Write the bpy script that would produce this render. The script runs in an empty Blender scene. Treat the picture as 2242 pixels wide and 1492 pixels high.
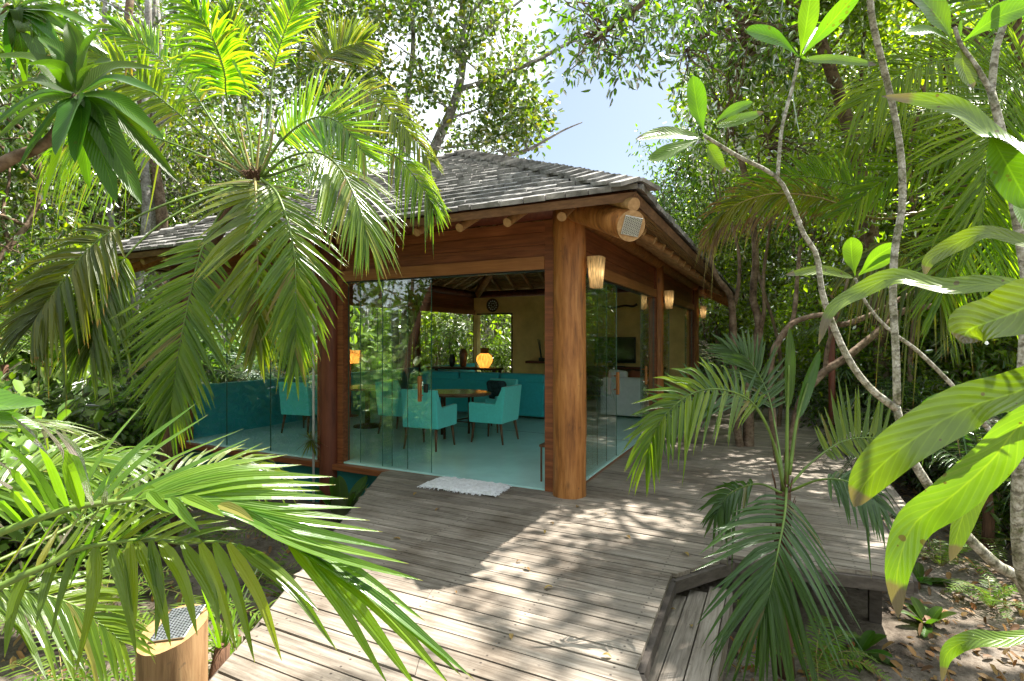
import bpy, math, random
import numpy as np
from mathutils import Vector, Matrix, noise

R = math.radians
sc = bpy.context.scene
COL = sc.collection

# ---------------------------------------------------------------- camera
F_PX, CX, HY, EYE = 1174.0, 1121.0, 742.0, 1.6
cam_d = bpy.data.cameras.new('camera')
cam = bpy.data.objects.new('camera', cam_d)
COL.objects.link(cam)
cam.location = (0, 0, EYE)
cam.rotation_euler = (R(90), 0, 0)
cam_d.sensor_width = 36
cam_d.lens = 36 * F_PX / 2242
cam_d.shift_y = -4 / 2242
cam_d.clip_start = 0.02
cam_d.clip_end = 2000
sc.camera = cam

# ---------------------------------------------------------------- world, sun, exposure
SUN_H = Vector((0.88, 0.475)).normalized()
SUN_EL = R(60)
world = bpy.data.worlds.new('World')
sc.world = world
world.use_nodes = True
nt = world.node_tree
nt.nodes.clear()
w_out = nt.nodes.new('ShaderNodeOutputWorld')
w_bg = nt.nodes.new('ShaderNodeBackground')
w_bg.inputs['Strength'].default_value = 0.062
sky = nt.nodes.new('ShaderNodeTexSky')
sky.sky_type = 'NISHITA'
sky.sun_disc = False
sky.sun_elevation = SUN_EL
sky.sun_rotation = math.atan2(SUN_H.x, SUN_H.y)
sky.dust_density = 2.5
sky.air_density = 1.0
tc = nt.nodes.new('ShaderNodeTexCoord')
mp = nt.nodes.new('ShaderNodeMapping')
mp.inputs['Scale'].default_value = (1.0, 1.0, 2.2)
mp.inputs['Location'].default_value = (0.35, 0.0, 0.2)
nz = nt.nodes.new('ShaderNodeTexNoise')
nz.inputs['Scale'].default_value = 2.3
nz.inputs['Detail'].default_value = 9
nz.inputs['Roughness'].default_value = 0.55
dt = nt.nodes.new('ShaderNodeVectorMath'); dt.operation = 'DOT_PRODUCT'
_g = Vector((0.27, 1.0, 0.36)).normalized()
dt.inputs[1].default_value = _g
rg = nt.nodes.new('ShaderNodeMapRange')
rg.inputs['From Min'].default_value = 0.955
rg.inputs['From Max'].default_value = 0.985
rg.inputs['To Min'].default_value = 0.14
rg.inputs['To Max'].default_value = -0.22
ad = nt.nodes.new('ShaderNodeMath'); ad.operation = 'ADD'
rp = nt.nodes.new('ShaderNodeValToRGB')
rp.color_ramp.elements[0].position = 0.47
rp.color_ramp.elements[1].position = 0.62
rp.color_ramp.elements[0].color = (0.08, 0.08, 0.08, 1)
mx = nt.nodes.new('ShaderNodeMixRGB')
mx.inputs['Color2'].default_value = (8.1, 8.9, 9.3, 1)
L = nt.links.new
L(tc.outputs['Generated'], mp.inputs['Vector']); L(mp.outputs['Vector'], nz.inputs['Vector'])
L(tc.outputs['Generated'], dt.inputs[0]); L(dt.outputs['Value'], rg.inputs['Value'])
L(nz.outputs['Fac'], ad.inputs[0]); L(rg.outputs['Result'], ad.inputs[1]); L(ad.outputs[0], rp.inputs['Fac'])
L(rp.outputs['Color'], mx.inputs['Fac']); L(sky.outputs['Color'], mx.inputs['Color1'])
L(mx.outputs['Color'], w_bg.inputs['Color']); L(w_bg.outputs['Background'], w_out.inputs['Surface'])

sun_d = bpy.data.lights.new('sun', 'SUN')
sun_d.energy = 5.0
sun_d.angle = R(0.53)
sun_d.color = (1.0, 0.95, 0.86)
sun = bpy.data.objects.new('sun', sun_d)
COL.objects.link(sun)
_s = Vector((SUN_H.x * math.cos(SUN_EL), SUN_H.y * math.cos(SUN_EL), math.sin(SUN_EL)))
sun.rotation_euler = _s.to_track_quat('Z', 'Y').to_euler()
sun.location = (20, 8, 40)

sc.view_settings.view_transform = 'Standard'
sc.view_settings.look = 'None'
sc.view_settings.exposure = 1.8
sc.view_settings.gamma = 1
cy = sc.cycles
cy.max_bounces = 10
cy.diffuse_bounces = 4
cy.glossy_bounces = 4
cy.transmission_bounces = 6
cy.transparent_max_bounces = 16
cy.use_denoising = True
cy.caustics_reflective = False
cy.caustics_refractive = False
cy.sample_clamp_indirect = 8

# ---------------------------------------------------------------- helpers
def P(px, py, d):
    """a point seen at this place of the photograph, d metres in front of the camera"""
    return Vector(((px - CX) / F_PX * d, d, EYE - (py - HY) / F_PX * d))

CORNER = Vector((0.59, 5.5, 0))
HROT = math.atan2(-0.444, 0.896)
HM = Matrix.Translation(CORNER) @ Matrix.Rotation(HROT, 4, 'Z')
def H(u, v, z=0.0):
    """house plan: u runs left along the front, v runs back along the deck side"""
    return HM @ Vector((-u, v, z))

def crv(pts, n):
    pts = [Vector(p) for p in pts]
    if len(pts) == 2:
        return [pts[0].lerp(pts[1], i / n) for i in range(n + 1)]
    q = [pts[0] * 2 - pts[1]] + pts + [pts[-1] * 2 - pts[-2]]
    seg = len(pts) - 1
    out = []
    for i in range(n + 1):
        t = i / n * seg
        k = min(int(t), seg - 1); t -= k
        a, b, c, d = q[k:k + 4]
        out.append(0.5 * ((2 * b) + (c - a) * t + (2 * a - 5 * b + 4 * c - d) * t * t + (3 * b - a - 3 * c + d) * t ** 3))
    return out

class MB:
    def __init__(s):
        s.v = []; s.f = []; s.uv = []
    def add(s, vs, fs, uv=None):
        o = len(s.v)
        s.v.extend(tuple(p) for p in vs)
        s.f.extend(tuple(i + o for i in f) for f in fs)
        s.uv.extend(uv if uv else [(0, 0)] * len(vs))
    def box(s, a, b, M=None):
        x0, y0, z0 = a; x1, y1, z1 = b
        vs = [Vector(p) for p in ((x0, y0, z0), (x1, y0, z0), (x1, y1, z0), (x0, y1, z0), (x0, y0, z1), (x1, y0, z1), (x1, y1, z1), (x0, y1, z1))]
        if M: vs = [M @ p for p in vs]
        s.add(vs, [(0, 3, 2, 1), (4, 5, 6, 7), (0, 1, 5, 4), (1, 2, 6, 5), (2, 3, 7, 6), (3, 0, 4, 7)])
    def rbox(s, a, b, r=0.02, M=None, k=3):
        """a box with rounded edges all round"""
        import bmesh
        bm = bmesh.new()
        x0, y0, z0 = a; x1, y1, z1 = b
        bmesh.ops.create_cube(bm, size=1)
        for v in bm.verts:
            v.co = Vector(((x0 + x1) / 2 + v.co.x * (x1 - x0), (y0 + y1) / 2 + v.co.y * (y1 - y0), (z0 + z1) / 2 + v.co.z * (z1 - z0)))
        bmesh.ops.bevel(bm, geom=bm.edges[:], offset=r, segments=k, affect='EDGES', profile=0.5)
        bm.verts.index_update()
        vs = [(M @ v.co) if M else v.co.copy() for v in bm.verts]
        s.add(vs, [[v.index for v in f.verts] for f in bm.faces])
        bm.free()
    def tube(s, pts, rad, n=8, cap=True, wob=0.0, seed=0):
        pts = [Vector(p) for p in pts]
        m = len(pts)
        if not isinstance(rad, (list, tuple)): rad = [rad] * m
        if len(rad) != m:
            rad = [rad[0] + (rad[-1] - rad[0]) * i / (m - 1) for i in range(m)]
        T0 = (pts[1] - pts[0]).normalized()
        nrm = T0.orthogonal().normalized()
        vs = []; uv = []; ln = 0
        for i, p in enumerate(pts):
            T = (pts[min(i + 1, m - 1)] - pts[max(i - 1, 0)]).normalized()
            nrm = (nrm - T * nrm.dot(T))
            nrm = nrm.normalized() if nrm.length > 1e-6 else T.orthogonal().normalized()
            bn = T.cross(nrm)
            if i: ln += (p - pts[i - 1]).length
            for j in range(n):
                a = 2 * math.pi * j / n
                r = rad[i]
                if wob:
                    r *= 1 + wob * noise.noise(Vector((math.cos(a) * 1.3 + seed, math.sin(a) * 1.3, ln * 2.0)))
                vs.append(p + nrm * math.cos(a) * r + bn * math.sin(a) * r)
                uv.append((j / n, ln))
        fs = [(i * n + j, i * n + (j + 1) % n, (i + 1) * n + (j + 1) % n, (i + 1) * n + j) for i in range(m - 1) for j in range(n)]
        if cap:
            fs.append(tuple(range(n))[::-1]); fs.append(tuple((m - 1) * n + j for j in range(n)))
        s.add(vs, fs, uv)
    def lathe(s, prof, n=24, M=None):
        vs = []; uv = []
        for i, (r, z) in enumerate(prof):
            for j in range(n):
                a = 2 * math.pi * j / n
                p = Vector((r * math.cos(a), r * math.sin(a), z))
                vs.append(M @ p if M else p); uv.append((j / n, i / (len(prof) - 1)))
        m = len(prof)
        fs = [(i * n + j, i * n + (j + 1) % n, (i + 1) * n + (j + 1) % n, (i + 1) * n + j) for i in range(m - 1) for j in range(n)]
        if prof[0][0] > 1e-4: fs.append(tuple(range(n))[::-1])
        if prof[-1][0] > 1e-4: fs.append(tuple((m - 1) * n + j for j in range(n)))
        s.add(vs, fs, uv)
    def blade(s, pts, w, N, fold=0.25, prof='leaflet', twist=0.0, seg=7, wave=0.0, half=2):
        """a leaf along pts: folded along its rib; N points out of its upper face"""
        c = crv(pts, seg)
        ln = sum((c[i + 1] - c[i]).length for i in range(seg))
        vs = []; uv = []
        ph = random.random() * 9
        cols = [-1, 0, 1] if half == 1 else [-1, -0.55, 0, 0.55, 1]
        nc = len(cols)
        N = Vector(N).normalized()
        for i, p in enumerate(c):
            t = i / seg
            T = (c[min(i + 1, seg)] - c[max(i - 1, 0)])
            T = T.normalized() if T.length > 1e-9 else Vector((0, 0, 1))
            S = T.cross(N)
            S = S.normalized() if S.length > 1e-4 else T.orthogonal().normalized()
            if twist: S = Matrix.Rotation(twist * t, 3, T) @ S
            n2 = S.cross(T)
            if prof == 'leaflet': k = min(1, 0.35 + 4 * t) * (1 - t ** 2.3) ** 0.95 + 0.03
            elif prof == 'lance': k = t ** 0.6 * (1 - t) ** 0.72 / 0.405 + 0.03
            elif prof == 'paddle': k = ((0.05 + 0.95 * (3 * (t / 0.65) ** 2 - 2 * (t / 0.65) ** 3)) if t < 0.65 else max(0.0, 1 - ((t - 0.65) / 0.35) ** 2.2) ** 0.6) + 0.02
            else: k = (math.sin(math.pi * t) ** 0.6 if 0 < t < 1 else 0) + 0.03
            hw = w * 0.5 * k
            for cc in cols:
                z = fold * hw * abs(cc) * 1.0 - fold * hw * 0.3
                if wave: z += wave * hw * math.sin(t * 14 + ph + cc * 2.0) * abs(cc)
                vs.append(p + S * hw * cc + n2 * z)
                uv.append((t, 0.5 + 0.5 * cc))
        fs = [(i * nc + j, i * nc + j + 1, (i + 1) * nc + j + 1, (i + 1) * nc + j) for i in range(seg) for j in range(nc - 1)]
        s.add(vs, fs, uv)
    def build(s, name, mat, parent=None, smooth=False):
        me = bpy.data.meshes.new(name)
        me.from_pydata(s.v, [], s.f)
        uvl = me.uv_layers.new(name='UVMap')
        idx = np.empty(len(me.loops), dtype=np.int32)
        me.loops.foreach_get('vertex_index', idx)
        uvl.data.foreach_set('uv', np.array(s.uv, dtype=np.float32)[idx].ravel())
        for m_ in (mat if isinstance(mat, (list, tuple)) else [mat]): me.materials.append(m_)
        if smooth: me.polygons.foreach_set('use_smooth', [True] * len(me.polygons))
        o = bpy.data.objects.new(name, me)
        COL.objects.link(o)
        if parent: o.parent = parent
        return o

def fast_mesh(name, V, Fq, mat, parent=None, uv=None):
    """V (n,3), Fq (m,4) numpy arrays to an object"""
    me = bpy.data.meshes.new(name)
    me.vertices.add(len(V)); me.vertices.foreach_set('co', V.astype(np.float32).ravel())
    me.loops.add(Fq.size); me.loops.foreach_set('vertex_index', Fq.astype(np.int32).ravel())
    me.polygons.add(len(Fq))
    me.polygons.foreach_set('loop_start', np.arange(0, Fq.size, 4, dtype=np.int32))
    me.polygons.foreach_set('loop_total', np.full(len(Fq), 4, dtype=np.int32))
    me.update(calc_edges=True)
    me.materials.append(mat)
    o = bpy.data.objects.new(name, me)
    COL.objects.link(o)
    if parent: o.parent = parent
    return o

def tag(o, label=None, cat=None, group=None, kind=None):
    if label: o['label'] = label
    if cat: o['category'] = cat
    if group: o['group'] = group
    if kind: o['kind'] = kind
    return o
def thing(name, label, cat, loc=(0, 0, 0), rz=0, group=None):
    o = bpy.data.objects.new(name, None)
    o.empty_display_size = 0.1
    COL.objects.link(o)
    o.location = loc; o.rotation_euler = (0, 0, rz)
    return tag(o, label, cat, group)
def dup(root, loc, rz=0.0, scale=1.0, label=None, group=None, tilt=(0, 0)):
    r = root.copy(); COL.objects.link(r)
    r.location = loc; r.rotation_euler = (tilt[0], tilt[1], rz); r.scale = (scale,) * 3
    if label: r['label'] = label
    if group: r['group'] = group
    for ch in list(root.children):
        c = ch.copy(); COL.objects.link(c); c.parent = r
        for g in list(ch.children):
            d = g.copy(); COL.objects.link(d); d.parent = c
    return r

# ---------------------------------------------------------------- materials
def newmat(name):
    m = bpy.data.materials.new(name); m.use_nodes = True
    t = m.node_tree; t.nodes.clear()
    o = t.nodes.new('ShaderNodeOutputMaterial')
    return m, t, o
def N_(t, typ, **kw):
    n = t.nodes.new(typ)
    for k, v in kw.items():
        if k in n.inputs: n.inputs[k].default_value = v
        else: setattr(n, k, v)
    return n
def ramp(t, cols, pos=None):
    r = t.nodes.new('ShaderNodeValToRGB')
    e = r.color_ramp.elements
    n = len(cols)
    pos = pos or [i / (n - 1) for i in range(n)]
    while len(e) < n: e.new(0.5)
    for i in range(n):
        e[i].position = pos[i]; e[i].color = (*cols[i], 1)
    return r
def wood(name, cols, scale=(2, 2, 18), rough=0.6, bump=0.15, island=0.25, coord='Object', nscale=3.0, spec=0.35, extra=None):
    """streaky timber; scale stretches the grain (small number = along the grain)"""
    m, t, o = newmat(name)
    b = N_(t, 'ShaderNodeBsdfPrincipled', Roughness=rough)
    b.inputs['Specular IOR Level'].default_value = spec
    c = N_(t, 'ShaderNodeTexCoord'); mp = N_(t, 'ShaderNodeMapping'); mp.inputs['Scale'].default_value = scale
    gi = N_(t, 'ShaderNodeNewGeometry')
    off = N_(t, 'ShaderNodeVectorMath', operation='ADD')
    sc_ = N_(t, 'ShaderNodeVectorMath', operation='SCALE'); sc_.inputs['Scale'].default_value = 37.0
    cb = N_(t, 'ShaderNodeCombineXYZ')
    for i in range(3): t.links.new(gi.outputs['Random Per Island'], cb.inputs[i])
    t.links.new(cb.outputs[0], sc_.inputs[0])
    t.links.new(c.outputs[coord], mp.inputs['Vector']); t.links.new(mp.outputs[0], off.inputs[0]); t.links.new(sc_.outputs[0], off.inputs[1])
    n1 = N_(t, 'ShaderNodeTexNoise', Scale=nscale, Detail=8.0, Roughness=0.62, Distortion=0.3)
    t.links.new(off.outputs[0], n1.inputs['Vector'])
    n2 = N_(t, 'ShaderNodeTexNoise', Scale=2.1, Detail=3.0)
    t.links.new(c.outputs[coord], n2.inputs['Vector'])
    r = ramp(t, cols, [0.28 + 0.44 * i / (len(cols) - 1) for i in range(len(cols))])
    t.links.new(n1.outputs['Fac'], r.inputs['Fac'])
    hs = N_(t, 'ShaderNodeHueSaturation')
    mr = N_(t, 'ShaderNodeMapRange'); mr.inputs['To Min'].default_value = 1 - island; mr.inputs['To Max'].default_value = 1 + island
    t.links.new(gi.outputs['Random Per Island'], mr.inputs['Value'])
    m2 = N_(t, 'ShaderNodeMath', operation='MULTIPLY')
    mr2 = N_(t, 'ShaderNodeMapRange'); mr2.inputs['To Min'].default_value = 0.72; mr2.inputs['To Max'].default_value = 1.28
    t.links.new(n2.outputs['Fac'], mr2.inputs['Value'])
    t.links.new(mr.outputs[0], m2.inputs[0]); t.links.new(mr2.outputs[0], m2.inputs[1])
    t.links.new(m2.outputs[0], hs.inputs['Value']); t.links.new(r.outputs[0], hs.inputs['Color'])
    col = hs.outputs[0]
    if extra: col = extra(t, c, col)
    t.links.new(col, b.inputs['Base Color'])
    bp = N_(t, 'ShaderNodeBump', Strength=bump, Distance=0.02)
    t.links.new(n1.outputs['Fac'], bp.inputs['Height']); t.links.new(bp.outputs[0], b.inputs['Normal'])
    t.links.new(b.outputs[0], o.inputs['Surface'])
    return m
def plain(name, col, rough=0.6, var=0.12, scale=8.0, bump=0.0, spec=0.4, metal=0.0, sheen=0.0):
    m, t, o = newmat(name)
    b = N_(t, 'ShaderNodeBsdfPrincipled', Roughness=rough, Metallic=metal)
    b.inputs['Specular IOR Level'].default_value = spec
    if sheen: b.inputs['Sheen Weight'].default_value = sheen
    c = N_(t, 'ShaderNodeTexCoord')
    n1 = N_(t, 'ShaderNodeTexNoise', Scale=scale, Detail=6.0, Roughness=0.6)
    t.links.new(c.outputs['Object'], n1.inputs['Vector'])
    r = ramp(t, [tuple(x * (1 - var) for x in col), tuple(min(1, x * (1 + var)) for x in col)], [0.3, 0.7])
    t.links.new(n1.outputs['Fac'], r.inputs['Fac']); t.links.new(r.outputs[0], b.inputs['Base Color'])
    if bump:
        bp = N_(t, 'ShaderNodeBump', Strength=bump, Distance=0.01)
        n3 = N_(t, 'ShaderNodeTexNoise', Scale=scale * 12, Detail=4.0)
        t.links.new(c.outputs['Object'], n3.inputs['Vector'])
        t.links.new(n3.outputs['Fac'], bp.inputs['Height']); t.links.new(bp.outputs[0], b.inputs['Normal'])
    t.links.new(b.outputs[0], o.inputs['Surface'])
    return m
def leafmat(name, cols, trans=0.45, gloss=0.5, rough=0.35, tip=None, tipat=0.93, vein=0.0, veinN=16.0, stripe=0.0, tcol=1.0, objvar=0.12, blotch=0.0, pos=None, spots=0.0):
    """leaf: diffuse + translucent + a waxy fresnel gloss; colour varies leaf by leaf"""
    m, t, o = newmat(name)
    gi = N_(t, 'ShaderNodeNewGeometry'); oi = N_(t, 'ShaderNodeObjectInfo')
    c = N_(t, 'ShaderNodeTexCoord')
    r = ramp(t, cols, pos)
    t.links.new(gi.outputs['Random Per Island'], r.inputs['Fac'])
    hs = N_(t, 'ShaderNodeHueSaturation')
    mr = N_(t, 'ShaderNodeMapRange'); mr.inputs['To Min'].default_value = 1 - objvar; mr.inputs['To Max'].default_value = 1 + objvar
    mh = N_(t, 'ShaderNodeMapRange'); mh.inputs['To Min'].default_value = 0.5 - objvar * 0.12; mh.inputs['To Max'].default_value = 0.5 + objvar * 0.12
    t.links.new(oi.outputs['Random'], mr.inputs['Value']); t.links.new(oi.outputs['Random'], mh.inputs['Value'])
    t.links.new(mr.outputs[0], hs.inputs['Value']); t.links.new(mh.outputs[0], hs.inputs['Hue'])
    t.links.new(r.outputs[0], hs.inputs['Color'])
    col = hs.outputs[0]
    normal = None
    if vein or stripe or tip or blotch:
        uv = N_(t, 'ShaderNodeSeparateXYZ')
        t.links.new(c.outputs['UV'], uv.inputs[0])
        ab = N_(t, 'ShaderNodeMath', operation='SUBTRACT'); ab.inputs[1].default_value = 0.5
        t.links.new(uv.outputs['Y'], ab.inputs[0])
        aa = N_(t, 'ShaderNodeMath', operation='ABSOLUTE'); t.links.new(ab.outputs[0], aa.inputs[0])
    if vein:
        rib = N_(t, 'ShaderNodeMapRange'); rib.inputs['From Min'].default_value = 0.0; rib.inputs['From Max'].default_value = 0.035
        rib.inputs['To Min'].default_value = 1.0; rib.inputs['To Max'].default_value = 0.0
        t.links.new(aa.outputs[0], rib.inputs['Value'])
        mm = N_(t, 'ShaderNodeMixRGB'); mm.inputs['Color2'].default_value = (*[min(1, x * 1.5) for x in cols[-1]], 1)
        t.links.new(rib.outputs[0], mm.inputs['Fac']); t.links.new(col, mm.inputs['Color1'])
        col = mm.outputs[0]
        # side veins: slanting lines
        k1 = N_(t, 'ShaderNodeMath', operation='MULTIPLY_ADD'); k1.inputs[1].default_value = -0.35
        t.links.new(aa.outputs[0], k1.inputs[0]); t.links.new(uv.outputs['X'], k1.inputs[2])
        k2 = N_(t, 'ShaderNodeMath', operation='MULTIPLY'); k2.inputs[1].default_value = veinN * 2 * math.pi
        t.links.new(k1.outputs[0], k2.inputs[0])
        k3 = N_(t, 'ShaderNodeMath', operation='SINE'); t.links.new(k2.outputs[0], k3.inputs[0])
        bp = N_(t, 'ShaderNodeBump', Strength=0.25 * vein, Distance=0.004)
        t.links.new(k3.outputs[0], bp.inputs['Height']); normal = bp.outputs[0]
        k4 = N_(t, 'ShaderNodeMapRange'); k4.inputs['From Min'].default_value = 0.75; k4.inputs['From Max'].default_value = 1.0
        k4.inputs['To Max'].default_value = 0.3 * vein
        t.links.new(k3.outputs[0], k4.inputs['Value'])
        mm2 = N_(t, 'ShaderNodeMixRGB'); mm2.inputs['Color2'].default_value = (*[min(1, x * 1.7) for x in cols[-1]], 1)
        t.links.new(k4.outputs[0], mm2.inputs['Fac']); t.links.new(col, mm2.inputs['Color1']); col = mm2.outputs[0]
    if stripe:
        k2 = N_(t, 'ShaderNodeMath', operation='MULTIPLY'); k2.inputs[1].default_value = 34.0
        t.links.new(uv.outputs['Y'], k2.inputs[0])
        k3 = N_(t, 'ShaderNodeMath', operation='SINE'); t.links.new(k2.outputs[0], k3.inputs[0])
        bp = N_(t, 'ShaderNodeBump', Strength=0.3 * stripe, Distance=0.002)
        t.links.new(k3.outputs[0], bp.inputs['Height']); normal = bp.outputs[0]
    if blotch:
        nb = N_(t, 'ShaderNodeTexNoise', Scale=9.0, Detail=5.0)
        t.links.new(c.outputs['Object'], nb.inputs['Vector'])
        nr = N_(t, 'ShaderNodeMapRange'); nr.inputs['From Min'].default_value = 0.45; nr.inputs['From Max'].default_value = 0.75; nr.inputs['To Max'].default_value = blotch
        t.links.new(nb.outputs['Fac'], nr.inputs['Value'])
        mb_ = N_(t, 'ShaderNodeMixRGB'); mb_.inputs['Color2'].default_value = (*[x * 0.55 for x in cols[0]], 1)
        t.links.new(nr.outputs[0], mb_.inputs['Fac']); t.links.new(col, mb_.inputs['Color1']); col = mb_.outputs[0]
    if spots:
        vs_ = N_(t, 'ShaderNodeTexVoronoi', Scale=38.0); t.links.new(c.outputs['Object'], vs_.inputs['Vector'])
        nn_ = N_(t, 'ShaderNodeTexNoise', Scale=11.0, Detail=3.0); t.links.new(c.outputs['Object'], nn_.inputs['Vector'])
        th_ = N_(t, 'ShaderNodeMapRange'); th_.inputs['From Min'].default_value = 0.5; th_.inputs['From Max'].default_value = 0.72; th_.inputs['To Min'].default_value = 0.0; th_.inputs['To Max'].default_value = 0.42
        t.links.new(nn_.outputs['Fac'], th_.inputs['Value'])
        lt_ = N_(t, 'ShaderNodeMath', operation='LESS_THAN'); t.links.new(vs_.outputs['Distance'], lt_.inputs[0]); t.links.new(th_.outputs[0], lt_.inputs[1])
        ms_ = N_(t, 'ShaderNodeMath', operation='MULTIPLY'); ms_.inputs[1].default_value = spots; t.links.new(lt_.outputs[0], ms_.inputs[0])
        mp_ = N_(t, 'ShaderNodeMixRGB'); mp_.inputs['Color2'].default_value = (0.09, 0.05, 0.02, 1)
        t.links.new(ms_.outputs[0], mp_.inputs['Fac']); t.links.new(col, mp_.inputs['Color1']); col = mp_.outputs[0]
    if tip:
        ns = N_(t, 'ShaderNodeTexNoise', Scale=30.0)
        t.links.new(c.outputs['Object'], ns.inputs['Vector'])
        na = N_(t, 'ShaderNodeMath', operation='MULTIPLY_ADD'); na.inputs[1].default_value = 0.06
        t.links.new(ns.outputs['Fac'], na.inputs[0]); t.links.new(uv.outputs['X'], na.inputs[2])
        kr = N_(t, 'ShaderNodeMapRange'); kr.inputs['From Min'].default_value = tipat + 0.02; kr.inputs['From Max'].default_value = tipat + 0.045
        t.links.new(na.outputs[0], kr.inputs['Value'])
        mt_ = N_(t, 'ShaderNodeMixRGB'); mt_.inputs['Color2'].default_value = (*tip, 1)
        t.links.new(kr.outputs[0], mt_.inputs['Fac']); t.links.new(col, mt_.inputs['Color1']); col = mt_.outputs[0]
    d = N_(t, 'ShaderNodeBsdfDiffuse'); tr = N_(t, 'ShaderNodeBsdfTranslucent'); g = N_(t, 'ShaderNodeBsdfGlossy', Roughness=rough)
    t.links.new(col, d.inputs['Color'])
    tm = N_(t, 'ShaderNodeMixRGB', blend_type='MULTIPLY'); tm.inputs['Fac'].default_value = 1
    tm.inputs['Color2'].default_value = (2.75 * tcol, 3.0 * tcol, 0.45 * tcol, 1)
    t.links.new(col, tm.inputs['Color1']); t.links.new(tm.outputs[0], tr.inputs['Color'])
    m1 = N_(t, 'ShaderNodeMixShader'); m1.inputs[0].default_value = trans
    t.links.new(d.outputs[0], m1.inputs[1]); t.links.new(tr.outputs[0], m1.inputs[2])
    fr = N_(t, 'ShaderNodeFresnel', IOR=1.45)
    fm = N_(t, 'ShaderNodeMath', operation='MULTIPLY'); fm.inputs[1].default_value = gloss * 2
    t.links.new(fr.outputs[0], fm.inputs[0])
    m2 = N_(t, 'ShaderNodeMixShader')
    t.links.new(fm.outputs[0], m2.inputs[0]); t.links.new(m1.outputs[0], m2.inputs[1]); t.links.new(g.outputs[0], m2.inputs[2])
    if normal:
        for q in (d, g): t.links.new(normal, q.inputs['Normal'])
    t.links.new(m2.outputs[0], o.inputs['Surface'])
    return m

M = {}
def nails(t, c, col):
    v = N_(t, 'ShaderNodeTexNoise', Scale=26.0, Detail=2.0)
    t.links.new(c.outputs['Object'], v.inputs['Vector'])
    k = N_(t, 'ShaderNodeMapRange'); k.inputs['From Min'].default_value = 0.68; k.inputs['From Max'].default_value = 0.76; k.inputs['To Max'].default_value = 0.5
    t.links.new(v.outputs['Fac'], k.inputs['Value'])
    mm = N_(t, 'ShaderNodeMixRGB'); mm.inputs['Color2'].default_value = (0.05, 0.04, 0.032, 1)
    t.links.new(k.outputs[0], mm.inputs['Fac']); t.links.new(col, mm.inputs['Color1'])
    return mm.outputs[0]
def logmarks(t, c, col):
    col = nails(t, c, col)
    mp_ = N_(t, 'ShaderNodeMapping'); mp_.inputs['Scale'].default_value = (24, 24, 1.1)
    t.links.new(c.outputs['Object'], mp_.inputs[0])
    n_ = N_(t, 'ShaderNodeTexNoise', Scale=1.0, Detail=5.0, Roughness=0.6); t.links.new(mp_.outputs[0], n_.inputs['Vector'])
    k = N_(t, 'ShaderNodeMapRange'); k.inputs['From Min'].default_value = 0.60; k.inputs['From Max'].default_value = 0.70; k.inputs['To Max'].default_value = 0.75
    t.links.new(n_.outputs['Fac'], k.inputs['Value'])
    m1 = N_(t, 'ShaderNodeMixRGB'); m1.inputs['Color2'].default_value = (0.05, 0.02, 0.009, 1)
    t.links.new(k.outputs[0], m1.inputs['Fac']); t.links.new(col, m1.inputs['Color1'])
    mp2 = N_(t, 'ShaderNodeMapping'); mp2.inputs['Scale'].default_value = (5.5, 5.5, 2.6)
    t.links.new(c.outputs['Object'], mp2.inputs[0])
    v = N_(t, 'ShaderNodeTexVoronoi', Scale=1.0); t.links.new(mp2.outputs[0], v.inputs['Vector'])
    k2 = N_(t, 'ShaderNodeMapRange'); k2.inputs['From Min'].default_value = 0.05; k2.inputs['From Max'].default_value = 0.16; k2.inputs['To Min'].default_value = 0.7; k2.inputs['To Max'].default_value = 0.0
    t.links.new(v.outputs['Distance'], k2.inputs['Value'])
    m2 = N_(t, 'ShaderNodeMixRGB'); m2.inputs['Color2'].default_value = (0.10, 0.045, 0.018, 1)
    t.links.new(k2.outputs[0], m2.inputs['Fac']); t.links.new(m1.outputs[0], m2.inputs['Color1'])
    return m2.outputs[0]
M['log'] = wood('golden_log', [(0.13, 0.045, 0.013), (0.35, 0.135, 0.036), (0.50, 0.225, 0.07)], (7, 7, 0.8), 0.45, 0.3, 0.1, extra=logmarks)
M['palelog'] = wood('pale_log', [(0.15, 0.08, 0.036), (0.31, 0.18, 0.085), (0.42, 0.27, 0.135)], (8, 8, 0.8), 0.5, 0.25, 0.1, extra=nails)
M['fascia'] = wood('grey_brown_fascia', [(0.09, 0.045, 0.025), (0.25, 0.135, 0.07)], (3, 3, 14), 0.7, 0.15, 0.2)
M['pole'] = wood('pole_wood', [(0.28, 0.15, 0.06), (0.56, 0.34, 0.16)], (5, 5, 5), 0.5, 0.1, 0.2)
M['cutend'] = wood('cut_wood_end', [(0.32, 0.17, 0.07), (0.55, 0.34, 0.16)], (9, 9, 9), 0.6, 0.1, 0.1)
M['redwood'] = wood('reddish_board', [(0.11, 0.034, 0.014), (0.21, 0.067, 0.026), (0.31, 0.11, 0.042)], (0.7, 5, 12), 0.45, 0.1, 0.3)
M['redwood_y'] = wood('reddish_board_side', [(0.11, 0.034, 0.014), (0.21, 0.067, 0.026), (0.31, 0.11, 0.042)], (5, 0.7, 12), 0.45, 0.1, 0.3)
M['lintel'] = wood('orange_brown_lintel', [(0.26, 0.10, 0.033), (0.42, 0.18, 0.062)], (0.7, 5, 16), 0.45, 0.08, 0.1)
M['lintel_y'] = wood('orange_brown_lintel_side', [(0.26, 0.10, 0.033), (0.42, 0.18, 0.062)], (5, 0.7, 16), 0.45, 0.08, 0.1)
M['darkwood'] = wood('dark_old_timber', [(0.03, 0.014, 0.009), (0.085, 0.038, 0.02)], (3, 3, 3), 0.6, 0.1, 0.2)
M['redpost'] = wood('red_stained_post', [(0.09, 0.022, 0.012), (0.19, 0.055, 0.028)], (7, 7, 0.8), 0.5, 0.15, 0.1)
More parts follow.
